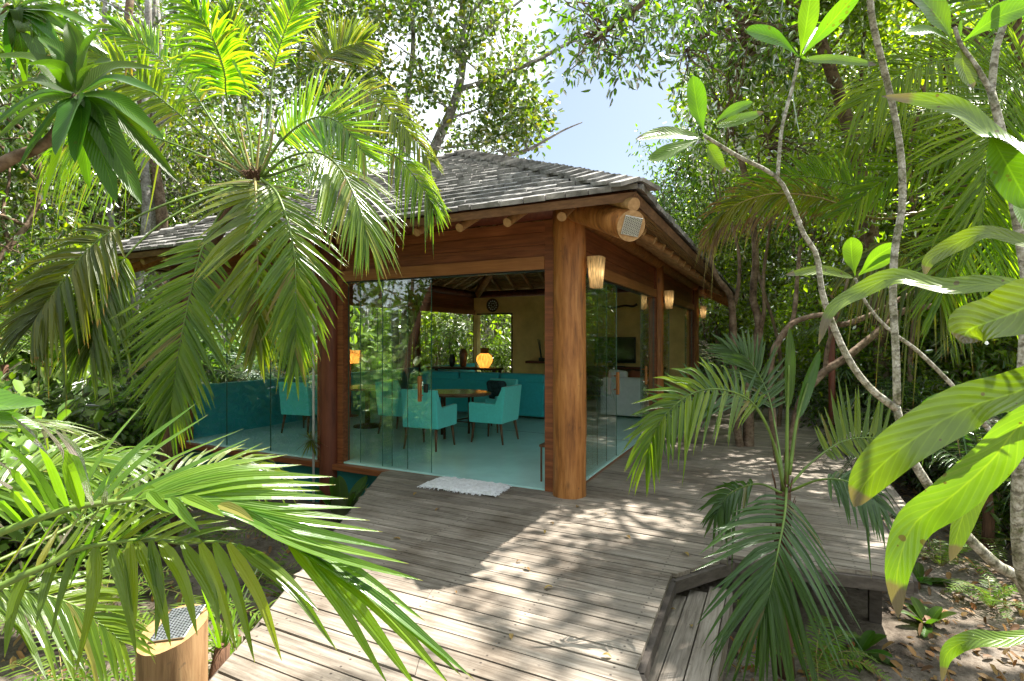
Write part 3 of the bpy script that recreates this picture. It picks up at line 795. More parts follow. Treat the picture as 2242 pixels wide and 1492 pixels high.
# glass panes (each with its edges)
def pane(axis, a, b, c, handle=None, z0=0.025):
    z1 = 2.314
    mb = MB(); e = MB()
    if axis == 'u':
        mb.add([(-a, c, z0), (-b, c, z0), (-b, c, z1), (-a, c, z1)], [(0, 1, 2, 3)])
        for x in (a, b): hb(e, x - 0.0022, x + 0.0022, c - 0.005, c + 0.005, z0, z1)
    else:
        mb.add([(-c, a, z0), (-c, b, z0), (-c, b, z1), (-c, a, z1)], [(0, 1, 2, 3)])
        for x in (a, b): hb(e, c - 0.005, c + 0.005, x - 0.0022, x + 0.0022, z0, z1)
    g = part(mb, 'glass_pane', M['glass'])
    e.build('glass_edge', M['glass_edge'], g)
    if handle is not None:
        h = MB()
        if axis == 'u': h.rbox((-handle - 0.02, c - 0.075, 0.86), (-handle + 0.02, c - 0.035, 1.16), 0.008)
        else: h.rbox((-c + 0.035, handle - 0.02, 0.86), (-c + 0.075, handle + 0.02, 1.16), 0.008)
        if axis == 'u':
            for zz in (0.92, 1.10): h.box((-handle - 0.008, c - 0.04, zz), (-handle + 0.008, c - 0.003, zz + 0.016))
        else:
            for zz in (0.92, 1.10): h.box((-c + 0.003, handle - 0.008, zz), (-c + 0.04, handle + 0.008, zz + 0.016))
        h.build('wooden_handle', M['log'], g)
        if axis == 'u':
            k = MB(); k.rbox((-handle + 0.035, c - 0.03, 0.965), (-handle + 0.085, c - 0.006, 1.065), 0.004); k.build('lock', M['black'], g)
pane('u', 1.73, 2.46, 0.035, handle=1.86); pane('u', 2.10, 2.84, 0.065); pane('u', 2.36, 3.07, 0.095)
pane('u', 3.54, 4.46, 0.05); pane('u', 4.47, 5.39, 0.05); pane('u', 5.40, 6.28, 0.05)
pane('v', 0.26, 1.91, 0.035, handle=1.78); pane('v', 0.27, 1.55, 0.065); pane('v', 0.28, 1.25, 0.095)
pane('v', 3.36, 4.34, 0.035, handle=3.48); pane('v', 3.62, 4.345, 0.065); pane('v', 3.85, 4.35, 0.095)
pane('v', 4.76, 5.9, 0.05); pane('v', 8.0, 9.1, 0.05)
for a, b in ((0.15, 1.55), (1.56, 2.98), (3.22, 4.62), (4.63, 6.08), (6.32, 7.7), (7.71, 9.15)): pane('v', a, b, 6.45, z0=0.86)
for a, b in ((0.12, 3.0), (3.2, 6.1), (6.3, 8.96)):
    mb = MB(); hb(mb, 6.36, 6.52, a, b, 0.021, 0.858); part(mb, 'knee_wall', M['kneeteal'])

# ---- roof
def slope_frames():
    # (origin plan (u,v), along dir, inward dir, length)
    return [((UE1, VE0), (-1, 0), (0, 1), UE1 - UE0), ((UE0, VE0), (0, 1), (1, 0), VE1 - VE0),
            ((UE0, VE1), (1, 0), (0, -1), UE1 - UE0), ((UE1, VE1), (0, -1), (-1, 0), VE1 - VE0)]
cosp = 1 / math.sqrt(1 + PITCH ** 2)
def roof_pt(fr, e, q, n):
    """e along the eave, q plan distance in from it, n off the slope"""
    (ou, ov), (eu, ev), (iu, iv), ln = fr
    u = ou + eu * e + iu * (q - n * PITCH * cosp); v = ov + ev * e + iv * (q - n * PITCH * cosp)
    return Vector((-u, v, Z0 + q * PITCH + n * cosp))
random.seed(11)
sh = MB(); deckb = MB(); laths = []
EX = 0.185
for fr in slope_frames():
    ln = fr[3]
    k = 0
    q = -0.03
    while q < HW - 0.02:
        e = q + random.uniform(-0.1, 0)
        lo, hi = max(q, 0) - (0.03 if q < 0 else 0), ln - max(q, 0) + (0.03 if q < 0 else 0)
        qt = min(q + 0.34, HW)
        while e < hi:
            w = random.uniform(0.11, 0.24)
            e0, e1 = max(e, lo), min(e + w - 0.006, hi)
            e += w
            if e1 - e0 < 0.02: continue
            t0, t1 = min(max(e0, qt), ln - qt), max(min(e1, ln - qt), qt)
            if t1 < t0: t0 = t1 = (t0 + t1) / 2
            jq = q + random.uniform(-0.014, 0.014)
            th = random.uniform(0.030, 0.048)
            a0, a1 = 0.014 + random.uniform(0, 0.005), 0.0
            vs = [roof_pt(fr, e0, jq, a0), roof_pt(fr, e1, jq, a0), roof_pt(fr, t1, qt, a1), roof_pt(fr, t0, qt, a1),
                  roof_pt(fr, e0, jq + 0.006, a0 + th), roof_pt(fr, e1, jq + 0.006, a0 + th), roof_pt(fr, t1, qt, a1 + 0.004), roof_pt(fr, t0, qt, a1 + 0.004)]
            sh.add(vs, [(0, 3, 2, 1), (4, 5, 6, 7), (0, 1, 5, 4), (1, 2, 6, 5), (2, 3, 7, 6), (3, 0, 4, 7)])
        q += EX; k += 1
    # boarding under the shingles
    c = [roof_pt(fr, 0, 0, -0.01), roof_pt(fr, ln, 0, -0.01), roof_pt(fr, ln - HW, HW, -0.01), roof_pt(fr, HW, HW, -0.01)]
    c2 = [roof_pt(fr, 0.02, 0.02, -0.035), roof_pt(fr, ln - 0.02, 0.02, -0.035), roof_pt(fr, ln - HW, HW, -0.035), roof_pt(fr, HW, HW, -0.035)]
    deckb.add(c + c2, [(0, 1, 2, 3), (7, 6, 5, 4)])
    lb = MB(); q = 0.05
    while q < HW - 0.1:
        for s0 in (0,):
            a = [roof_pt(fr, q + 0.02, q, n) for n in (-0.04, -0.075)] + [roof_pt(fr, ln - q - 0.02, q, n) for n in (-0.04, -0.075)]
            b = [roof_pt(fr, q + 0.02, q + 0.05, n) for n in (-0.04, -0.075)] + [roof_pt(fr, ln - q - 0.02, q + 0.05, n) for n in (-0.04, -0.075)]
            lb.add([a[0], a[1], a[3], a[2], b[0], b[1], b[3], b[2]], [(0, 1, 2, 3), (4, 7, 6, 5), (1, 5, 6, 2), (0, 3, 7, 4)])
        q += 0.072
    laths.append(lb)
roof = part(sh, 'shingle_roof', M['shingle'])
deckb.build('roof_boarding', M['redwood'], roof)
for lb in laths: part(lb, 'reed_ceiling', M['lath'])
# ridge and hip caps
cap = MB()
random.seed(21)
ap = [Vector((-(UE0 + HW), VE0 + HW, RIDGE)), Vector((-(UE0 + HW), VE1 - HW, RIDGE))]
eav = [Vector((-UE0, VE0, Z0)), Vector((-UE0, VE1, Z0)), Vector((-UE1, VE0, Z0)), Vector((-UE1, VE1, Z0))]
for (lo, hi, axes) in ((eav[0], ap[0], None), (eav[2], ap[0], None), (eav[1], ap[1], None), (eav[3], ap[1], None), (ap[1], ap[0], 'r')):
    d = hi - lo; ln = d.length; d /= ln
    # the two slope side directions
    if axes == 'r':
        sides = [Vector((cosp, 0, -PITCH * cosp)), Vector((-cosp, 0, -PITCH * cosp))]
    else:
        sx = math.copysign(1, hi.x - lo.x); sy = math.copysign(1, hi.y - lo.y)
        n1 = Vector((0, -sy * PITCH, 1)).normalized(); n2 = Vector((-sx * PITCH, 0, 1)).normalized()
        sides = []
        for n_, other in ((n1, n2), (n2, n1)):
            s_ = n_.cross(d).normalized()
            if s_.dot(other) > 0: s_ = -s_
            sides.append(s_)
    t = -0.05
    while t < ln - 0.05:
        for s_ in sides:
            nrm = s_.cross(d).normalized()
            if nrm.z < 0: nrm = -nrm
            wd = random.uniform(0.15, 0.19); th = random.uniform(0.026, 0.036)
            p = lo + d * (t + random.uniform(-0.01, 0.01))
            a, b = 0.075, 0.035
            r0 = -0.018 * s_
            vs = [p + nrm * a + r0, p + nrm * a + s_ * wd, p + d * 0.3 + nrm * b + s_ * wd, p + d * 0.3 + nrm * b + r0]
            vs += [q_ + nrm * th for q_ in vs]
            cap.add(vs, [(0, 3, 2, 1), (4, 5, 6, 7), (0, 1, 5, 4), (1, 2, 6, 5), (2, 3, 7, 6), (3, 0, 4, 7)])
        t += 0.205
cap.build('hip_cap', M['shingle'], roof)
# fascia
fb = MB()
for fr in slope_frames():
    ln = fr[3]
    for (n0, n1, q0, q1) in ((-0.085, -0.012, 0.0, 0.03),):
        vs = [roof_pt(fr, q0, q0, n0), roof_pt(fr, ln - q0, q0, n0), roof_pt(fr, ln - q0, q0, n1), roof_pt(fr, q0, q0, n1),
              roof_pt(fr, q1, q1, n0), roof_pt(fr, ln - q1, q1, n0), roof_pt(fr, ln - q1, q1, n1), roof_pt(fr, q1, q1, n1)]
        fb.add(vs, [(0, 1, 2, 3), (4, 7, 6, 5), (0, 4, 5, 1), (3, 2, 6, 7)])
part(fb, 'fascia', M['fascia'])
# rafters
nr = 0
for fi, fr in enumerate(slope_frames()):
    ln = fr[3]
    e = 0.72
    if fi == 0: e = 7.4 + 0.17 - 0.53 * 14
    if fi == 1: e = 0.9 + 0.35 - 0.53
    while e < ln - 0.3:
        top = min(HW, e, ln - e)
        if top > 0.6:
            mb = MB()
            q0 = 0.13
            pts = [roof_pt(fr, e + random.uniform(-.01, .01), q0 + (top - q0) * i / 6, -0.185) for i in range(7)]
            mb.tube(pts, 0.043, 12, cap=False, wob=0.06, seed=e)
            r_ = part(mb, 'rafter', M['pole'], True)
            cb = MB()
            d_ = (pts[0] - pts[1]).normalized()
            cb.tube([pts[0], pts[0] + d_ * 0.006], 0.043, 12)
            cb.build('sawn_end', M['cutend'], r_)
            nr += 1
        e += 0.53
# hip logs and hip poles
for (cu, cv, su, sv) in ((0, 0, 1, 1), (6.5, 0, -1, 1), (0, 9.3, 1, -1), (6.5, 9.3, -1, -1)):
    def hp(t, z): return Vector((-(cu + su * t), cv + sv * t, z))
    mb = MB()
    pts = [hp(-0.84 + 4.0 * i / 10, 2.52 + 0.5 * 4.0 * i / 10) for i in range(11)]
    mb.tube(pts, [0.126 - 0.004 * i for i in range(11)], 22, cap=False, wob=0.05, seed=cu + 2 * cv)
    hl = part(mb, 'hip_log', M['log'], True)
    d_ = (pts[0] - pts[1]).normalized()
    cb = MB(); cb.tube([pts[0], pts[0] + d_ * 0.008], 0.127, 24); cb.build('sawn_end', M['cutend'], hl)
    if (cu, cv) == (0, 0):
        s_ = d_.cross(Vector((0, 0, 1))).normalized(); up_ = s_.cross(d_).normalized()
        Mx = Matrix((( *s_, 0), (*up_, 0), (*d_, 0), (0, 0, 0, 1))).transposed()
        Mx = Matrix.Translation(pts[0] + d_ * 0.009) @ Mx @ Matrix.Rotation(R(6), 4, 'Z')
        gb = MB(); gb.rbox((-0.082, -0.078, 0), (0.082, 0.078, 0.010), 0.004, Mx); gr = gb.build('speaker_grille', M['steel'], hl)
        ho = MB()
        for i in range(9):
            for j in range(11):
                x = -0.070 + 0.0175 * i; y = -0.066 + 0.0132 * j + (0.0066 if i % 2 else 0)
                if y < 0.07: ho.box((x - 0.0055, y - 0.003, 0.010), (x + 0.0055, y + 0.003, 0.0116), Mx)
        ho.build('grille_hole', M['hole'], hl)
    mb = MB()
    pts = [hp(-0.87 + 4.0 * i / 8, 2.685 + PITCH * 4.0 * i / 8) for i in range(9)]
    mb.tube(pts, 0.056, 14, cap=False)
    hpz = part(mb, 'hip_pole', M['pole'], True)
    d_ = (pts[0] - pts[1]).normalized()
    cb = MB(); cb.tube([pts[0], pts[0] + d_ * 0.006], 0.056, 14); cb.build('sawn_end', M['cutend'], hpz)
mb = MB(); mb.tube([ap[0] + Vector((0, -0.1, -0.28)), ap[1] + Vector((0, 0.1, -0.28))], 0.09, 14); part(mb, 'ridge_log', M['log'], True)
print('rafters', nr)

# white pipe by the left front post
mb = MB(); mb.tube([H(3.44, -0.14, -0.5), H(3.44, -0.14, 1.6), H(3.44, -0.14, 2.86)], 0.016, 10)
tag(mb.build('rain_pipe', M['metal'], smooth=True), 'thin white pipe running up the front of the second post', 'pipe')

# ================================================================ LAMPS
def wall_lamp(u, v, z, label, sc_=1.0, energy=0.06):
    t = thing('wall_lamp', label, 'lamp', H(u, v, z), HROT, 'straw wall lamps on the posts')
    mb = MB()
    n = 22; vs = []; uv = []
    for i in range(5):
        k = i / 4
        rx, ry = (0.075 + 0.035 * k), (0.055 + 0.025 * k)
        for j in range(n + 1):
            a = 2 * math.pi * j / n
            p = 4
            cx_, sx_ = math.cos(a), math.sin(a)
            den = (abs(cx_) ** p + abs(sx_) ** p) ** (1 / p)
            vs.append((ry * cx_ / den, rx * sx_ / den, -0.155 + 0.31 * k)); uv.append((j / n, k))
    fs = [(i * (n + 1) + j, i * (n + 1) + j + 1, (i + 1) * (n + 1) + j + 1, (i + 1) * (n + 1) + j) for i in range(4) for j in range(n)]
    mb.add(vs, fs, uv)
    mb.build('lamp_shade', M['wicker'], t)
    b = MB(); b.lathe([(0, -0.045), (0.022, -0.035), (0.03, -0.01), (0.024, 0.015), (0.012, 0.03), (0.012, 0.05), (0, 0.05)], 14)
    b.build('bulb', M['bulb'], t, True)
    k = MB(); k.box((-0.09, -0.03, -0.05), (-0.058, 0.03, 0.05)); k.tube([(-0.07, 0, 0.04), (0, 0, 0.05)], 0.007, 8); k.build('bracket', M['black'], t)
    ld = bpy.data.lights.new('lamp_glow', 'POINT'); ld.energy = energy; ld.color = (1, 0.82, 0.55); ld.shadow_soft_size = 0.03
    lo = bpy.data.objects.new('lamp_glow', ld); COL.objects.link(lo); lo.parent = t; lo.location = (0.045, 0, -0.01)
    return t
wall_lamp(-0.265, 0.06, 2.27, 'lit woven straw lamp on the thick corner log')
wall_lamp(-0.19, 4.55, 2.29, 'lit straw lamp on the slim second post along the deck')
wall_lamp(-0.20, 9.3, 2.28, 'small lit straw lamp on the farthest post, at the end of the deck')

# ================================================================ FURNITURE
def armchair(u, v, rz, label, cushion=None, group='turquoise dining armchairs'):
    t = thing('armchair', label, 'chair', H(u, v, 0.02), HROT + rz, group)
    # local: faces +y
    bodyz = 0.33
    mb = MB(); mb.rbox((-0.225, -0.24, bodyz), (0.225, 0.28, 0.46), 0.02); mb.build('seat', M['teal'], t, False)
    # shell sides with sloping back edge
    for s in (-1, 1):
        sb = MB()
        x0, x1 = (0.23, 0.29)
        prof = [(-0.27, bodyz - 0.02), (0.29, bodyz - 0.02), (0.30, 0.60), (0.28, 0.615), (-0.15, 0.60), (-0.275, 0.855), (-0.325, 0.86), (-0.33, 0.84)]
        vs = [(s * x, y, z) for x in (x0, x1) for y, z in prof]; n = len(prof)
        sb.add(vs, [tuple(range(n)), tuple(range(n, 2 * n))[::-1]] + [(i, i + n, (i + 1) % n + n, (i + 1) % n) for i in range(n)])
        o = sb.build('arm', M['teal'], t); bv = o.modifiers.new('b', 'BEVEL'); bv.width = 0.012; bv.segments = 2; bv.limit_method = 'ANGLE'
    bk = MB()
    vs = [(-0.29, -0.272, bodyz - 0.02), (0.29, -0.272, bodyz - 0.02), (0.29, -0.335, 0.86), (-0.29, -0.335, 0.86),
          (-0.29, -0.2, bodyz - 0.02), (0.29, -0.2, bodyz - 0.02), (0.29, -0.265, 0.86), (-0.29, -0.265, 0.86)]
    vs = [(x * 1.003, y, z + 0.002 * (z > .8)) for x, y, z in vs]
    bk.add(vs, [(0, 1, 2, 3), (7, 6, 5, 4), (0, 3, 7, 4), (1, 5, 6, 2), (3, 2, 6, 7), (0, 4, 5, 1)])
    o = bk.build('backrest', M['teal'], t); bv = o.modifiers.new('b', 'BEVEL'); bv.width = 0.014; bv.segments = 2
    for sx in (-1, 1):
        for sy in (-1, 1):
            lb = MB(); lb.tube([(sx * 0.235, sy * 0.225, bodyz), (sx * 0.265, sy * 0.27 - 0.01, 0.0)], [0.024, 0.014], 12)
            lb.build('leg', M['walnut'], t, True)
    if cushion:
        cb = MB(); cb.rbox((-0.2, -0.06, -0.19), (0.2, 0.06, 0.19), 0.055, Matrix.Translation((0.01, -0.12, 0.66)) @ Matrix.Rotation(R(-18), 4, 'X'))
        c = cb.build('cushion', M['pattern_dark'], smooth=True)
        c.location = t.location; c.rotation_euler = t.rotation_euler
        tag(c, cushion, 'cushion')
    return t
armchair(2.02, 2.14, R(90), 'turquoise armchair at the wood table with its back turned to the corner log')
armchair(2.64, 1.30, R(4), 'turquoise armchair with its back to the glass doors, in front of the wood table')
armchair(2.52, 3.05, R(172), 'turquoise armchair beyond the wood table with a dark cushion in it', 'dark patterned cushion in the armchair beyond the wood table')
armchair(3.78, 2.1, R(-86), 'turquoise armchair behind the front glass doors, left of the wood table')
armchair(5.3, 1.45, R(8), 'turquoise armchair standing behind the glass beyond the second front post')
armchair(6.0, 2.6, R(-92), 'turquoise armchair seen edge on at the far left glass wall')
# slab table
t = thing('dining_table', 'wood slab table on thin dark legs between the turquoise armchairs', 'table', H(2.75, 2.2, 0.02), HROT)
mb = MB(); n = 40
ring = [((0.52 + 0.05 * math.sin(3 * a + 1) + 0.03 * math.sin(5 * a)) * math.cos(a), (0.43 + 0.04 * math.sin(2 * a) + 0.02 * math.cos(7 * a)) * math.sin(a)) for a in [2 * math.pi * j / n for j in range(n)]]
vs = []
for k_, z in ((0.9, 0.665), (1.0, 0.69), (1.0, 0.715), (0.985, 0.725)): vs += [(x * k_, y * k_, z) for x, y in ring]
fs = [(i * n + j, i * n + (j + 1) % n, (i + 1) * n + (j + 1) % n, (i + 1) * n + j) for i in range(3) for j in range(n)] + [tuple(range(n))[::-1], tuple(3 * n + j for j in range(n))]
mb.add(vs, fs); mb.build('tabletop', M['slab'], t)
for x, y in ((-0.05, -0.28), (0.05, 0.30), (-0.3, 0.02), (0.3, 0.0)):
    lb = MB(); lb.tube([(x, y, 0.667), (x, y, 0)], 0.02, 10); lb.build('leg', M['darkwood'], t, True)
lb = MB(); lb.tube([(-0.3, 0.02, 0.24), (0.3, 0.0, 0.24)], 0.012, 8); lb.tube([(-0.05, -0.28, 0.26), (0.05, 0.3, 0.26)], 0.012, 8); lb.build('stretcher', M['darkwood'], t, True)
# second table further left
t = thing('side_table', 'dark wood table behind the glass between two turquoise armchairs', 'table', H(4.7, 2.3, 0.02), HROT)
mb = MB(); mb.lathe([(0.0, 0.68), (0.46, 0.68), (0.48, 0.70), (0.47, 0.72), (0, 0.722)], 30); mb.build('tabletop', M['slab'], t)
mb = MB(); mb.lathe([(0.25, 0.0), (0.24, 0.03), (0.05, 0.06), (0.04, 0.6), (0.12, 0.675), (0.0, 0.679)], 20); mb.build('pedestal', M['darkwood'], t, True)
# sofa
t = thing('sofa', 'long petrol blue sofa with its back to the dining table', 'sofa', H(3.62, 4.75, 0.02), HROT)
mb = MB(); mb.rbox((-1.46, -0.36, 0.05), (1.46, -0.12, 0.74), 0.035); mb.build('backrest', M['sofa'], t)
mb = MB(); mb.rbox((-1.40, -0.118, 0.05), (1.40, 0.55, 0.28), 0.03); mb.build('base', M['sofa'], t)
for i in range(3):
    x0 = -1.44 + 0.965 * i
    mb = MB(); mb.rbox((x0 + 0.01, -0.345, 0.62), (x0 + 0.94, -0.14, 0.885), 0.05); mb.build('back_cushion', M['sofa'], t)
    mb = MB(); mb.rbox((x0 + 0.06, -0.13, 0.282), (x0 + 0.92, 0.56, 0.44), 0.04); mb.build('seat_cushion', M['sofa'], t)
for s in (-1, 1):
    mb = MB(); mb.rbox((s * 1.47 - (0.0 if s > 0 else 0.22), -0.34, 0.05), (s * 1.47 + (0.22 if s > 0 else 0.0), 0.56, 0.60), 0.035); mb.build('arm', M['sofa'], t)
c = MB(); c.rbox((-0.19, -0.055, -0.17), (0.19, 0.055, 0.17), 0.05); c = c.build('cushion', M['pattern_dark'], smooth=True)
c.location = H(1.98, 4.9, 0.75); c.rotation_euler = (R(-15), 0, HROT); tag(c, 'dark leaf pattern cushion on the arm end of the blue sofa', 'cushion')
# white armchair, seen through the side opening
t = thing('white_armchair', 'white linen sofa end seen through the open side doors', 'sofa', H(0.85, 5.75, 0.02), HROT)
mb = MB(); mb.rbox((-0.42, -0.36, 0.04), (0.42, -0.18, 0.80), 0.03); mb.build('backrest', M['white_fabric'], t)
mb = MB(); mb.rbox((-0.42, -0.178, 0.04), (0.42, 0.5, 0.42), 0.03); mb.build('seat', M['white_fabric'], t)
for s in (-1, 1):
    mb = MB(); mb.rbox((s * 0.42 - 0.055, -0.362, 0.04), (s * 0.42 + 0.055, 0.5, 0.62), 0.025); mb.build('arm', M['white_fabric'], t)
for (du, col_, lab, x, y, z, a) in ((0, 'white_fabric', 'white pillow leaning on the white sofa', -0.18, -0.1, 0.78, 10), (0, 'pillow_red', 'rust coloured pillow on the white sofa', 0.22, 0.0, 0.76, -20)):
    c = MB(); c.rbox((-0.2, -0.06, -0.16), (0.2, 0.06, 0.16), 0.055); c = c.build('pillow', M[col_], smooth=True)
    c.location = t.matrix_basis @ Vector((x, y, z)); c.rotation_euler = (R(a), R(6), HROT); tag(c, lab, 'pillow')
# console behind the sofa with vases
t = thing('console_table', 'dark console table behind the blue sofa carrying vases', 'table', H(5.0, 6.1, 0.02), HROT)
mb = MB(); mb.rbox((-1.0, -0.2, 0.83), (1.0, 0.2, 0.88), 0.01); mb.build('tabletop', M['darkwood'], t)
for x in (-0.92, 0.92):
    for y in (-0.15, 0.15):
        lb = MB(); lb.box((x - 0.03, y - 0.03, 0), (x + 0.03, y + 0.03, 0.829)); lb.build('leg', M['darkwood'], t)
t = thing('woven_lantern', 'round woven rattan lantern with a narrow neck, behind the blue sofa', 'lantern', H(4.42, 6.1, 0.902), HROT)
mb = MB(); mb.lathe([(0.11, 0), (0.125, 0.03), (0.185, 0.13), (0.20, 0.20), (0.18, 0.28), (0.10, 0.345), (0.10, 0.44), (0.108, 0.46), (0.095, 0.46)], 28); mb.build('body', M['basket'], t, True)
mb = MB(); mb.lathe([(0.106, 0.345), (0.113, 0.355), (0.106, 0.365)], 28); mb.lathe([(0.108, 0.452), (0.116, 0.462), (0.108, 0.472)], 28); mb.build('band', M['walnut'], t, True)
ld = bpy.data.lights.new('lantern_glow', 'POINT'); ld.energy = 3; ld.color = (1, 0.8, 0.5); ld.shadow_soft_size = 0.04
lo = bpy.data.objects.new('lantern_glow', ld); COL.objects.link(lo); lo.parent = t; lo.location = (0, 0, 0.2)
vm = MB(); vm.lathe([(0.05, 0), (0.075, 0.03), (0.09, 0.2), (0.10, 0.33), (0.085, 0.40), (0.06, 0.43), (0.07, 0.46)], 22)
o = vm.build('tall_vase', M['clay'], smooth=True); o.location = H(5.02, 6.1, 0.902); tag(o, 'tall bronze brown vase beside the woven lantern', 'vase')
vm = MB(); vm.lathe([(0.04, 0), (0.07, 0.05), (0.085, 0.18), (0.06, 0.27), (0.05, 0.29), (0.06, 0.31)], 22)
o = vm.build('small_vase', M['black'], smooth=True); o.location = H(5.33, 6.08, 0.902); tag(o, 'small black vase, lowest on the console', 'vase')
# wall things at the back
t = thing('round_basket', 'round woven dark and pale wall basket above the doorway', 'wall basket', H(5.73, 8.99, 2.6), HROT)
mb = MB(); Mx = Matrix.Rotation(R(90), 4, 'X')
mb.lathe([(0.0, 0.03), (0.09, 0.035), (0.16, 0.06), (0.2, 0.085), (0.205, 0.07), (0.15, 0.03), (0.0, 0.0)], 28, Mx); mb.build('bowl', M['clay'], t, True)
mb = MB()
for k_ in range(12):
    a = 2 * math.pi * k_ / 12
    p = Vector((0.13 * math.cos(a), -0.055, 0.13 * math.sin(a)))
    mb.tube([p, p + Vector((0, -0.012, 0))], 0.022, 10)
for k_ in range(6):
    a = 2 * math.pi * k_ / 6
    p = Vector((0.06 * math.cos(a), -0.036, 0.06 * math.sin(a)))
    mb.tube([p, p + Vector((0, -0.012, 0))], 0.016, 10)
mb.build('pale_dot', M['rug'], t)
mb = MB(); hb(mb, -0.65, 0.65, -0.14, 0.14, -0.03, 0.03); o = mb.build('wall_shelf', M['redpost']); o.location = H(3.9, 8.85, 0.93); o.rotation_euler = (0, 0, HROT)
tag(o, 'red brown wall shelf on the ochre back wall', 'shelf')
mb = MB(); random.seed(4)
mb.rbox((-0.12, -0.07, 0), (0.12, 0.07, 0.1), 0.02)
for k_ in range(7):
    x = random.uniform(-0.1, 0.1)
    mb.tube(crv([(x, 0, 0.08), (x * 1.6, 0.02, 0.3), (x * 1.9 + random.uniform(-.05, .05), 0, 0.55 + random.uniform(0, .2))], 8), [0.018, 0.006], 8)
o = mb.build('branch_sculpture', M['black'], smooth=True); o.location = H(4.05, 8.84, 0.962); o.rotation_euler = (0, 0, HROT); tag(o, 'black branching sculpture on the wall shelf', 'sculpture')
mb = MB()
mb.tube(crv([(-0.5, 0, 0.03), (-0.2, -0.03, -0.02), (0.1, -0.02, 0.03), (0.32, 0, 0.0), (0.45, -0.02, 0.05)], 14), [0.02, 0.035, 0.045, 0.035, 0.03, 0.025, 0.02][:2] + [0.0] * 0 or 0.03, 8, wob=0.4)
o = mb.build('driftwood', M['darkwood'], smooth=True); o.location = H(1.85, 8.93, 2.45); o.rotation_euler = (0, 0, HROT); tag(o, 'dark driftwood hung on the ochre wall above the screen', 'wall decoration')
t = thing('television', 'black flat television standing before the ochre wall', 'television', H(1.95, 8.75, 0.86), HROT)
mb = MB(); mb.rbox((-0.55, -0.03, 0.1), (0.55, 0.03, 0.78), 0.008); mb.build('casing', M['black'], t)
mb = MB(); mb.box((-0.53, -0.034, 0.12), (0.53, -0.0305, 0.76)); mb.build('screen', M['screen'], t)
mb = MB(); mb.box((-0.05, -0.02, 0.02), (0.05, 0.02, 0.1)); mb.rbox((-0.25, -0.12, 0.0), (0.25, 0.12, 0.02), 0.006); mb.build('foot', M['black'], t)
t = thing('sideboard', 'dark wooden sideboard under the television', 'sideboard', H(1.7, 8.72, 0.02), HROT)
mb = MB(); mb.rbox((-1.0, -0.25, 0.1), (1.0, 0.25, 0.8), 0.01); mb.build('cabinet', M['darkwood'], t)
mb = MB(); mb.rbox((-1.03, -0.27, 0.801), (1.03, 0.27, 0.838), 0.008); mb.build('top', M['redpost'], t)
for i in range(3):
    mb = MB(); mb.rbox((-0.96 + 0.65 * i, -0.268, 0.14), (-0.34 + 0.65 * i, -0.2505, 0.76), 0.004); d = mb.build('door', M['walnut'], t)
    mb = MB(); mb.tube([(-0.65 + 0.65 * i, -0.27, 0.5), (-0.65 + 0.65 * i, -0.29, 0.5)], 0.012, 8); mb.build('knob', M['steel'], d)
# brown trunk table behind the white sofa
t = thing('wooden_chest', 'brown carved wooden chest behind the white sofa', 'chest', H(1.1, 7.2, 0.02), HROT)
mb = MB(); mb.rbox((-0.4, -0.3, 0), (0.4, 0.3, 0.62), 0.02); mb.build('box', M['slab'], t)
mb = MB(); mb.lathe([(0.0, 0.0), (0.30, 0.0), (0.33, 0.05), (0.2, 0.13), (0.05, 0.22), (0, 0.23)], 4, Matrix.Translation((0, 0, 0.621)) @ Matrix.Rotation(R(45), 4, 'Z')); mb.build('lid', M['slab'], t)
# floor lantern inside the corner
t = thing('floor_lantern', 'small glass sided floor lantern inside the corner log', 'lantern', H(0.36, 0.34, 0.021), HROT)
mb = MB()
for x in (-0.07, 0.07):
    for y in (-0.07, 0.07): mb.box((x - 0.008, y - 0.008, 0), (x + 0.008, y + 0.008, 0.38))
mb.build('frame', M['walnut'], t)
mb = MB(); mb.rbox((-0.09, -0.09, 0.381), (0.09, 0.09, 0.41), 0.006); mb.build('lid', M['walnut'], t)
mb = MB(); mb.lathe([(0.03, 0), (0.03, 0.14), (0, 0.145)], 14); mb.build('candle', M['rug'], t)
# table lamp in the far left corner
t = thing('table_lamp', 'orange shaded lamp glowing inside the far glass corner', 'lamp', H(5.9, 3.15, 0.02), HROT)
mb = MB(); mb.lathe([(0.16, 0), (0.15, 0.02), (0.015, 0.04), (0.015, 1.1), (0, 1.1)], 16); mb.build('stand', M['walnut'], t, True)
mb = MB(); mb.lathe([(0.16, 1.08), (0.20, 1.34)], 24); mb.build('lamp_shade', M['basket'], t, True)
mb = MB(); mb.lathe([(0, 1.12), (0.03, 1.14), (0.035, 1.18), (0, 1.22)], 12); mb.build('bulb', M['bulb'], t, True)
ld = bpy.data.lights.new('table_lamp_glow', 'POINT'); ld.energy = 6; ld.color = (1, 0.8, 0.55); ld.shadow_soft_size = 0.04
lo = bpy.data.objects.new('table_lamp_glow', ld); COL.objects.link(lo); lo.parent = t; lo.location = (0, 0, 1.19)
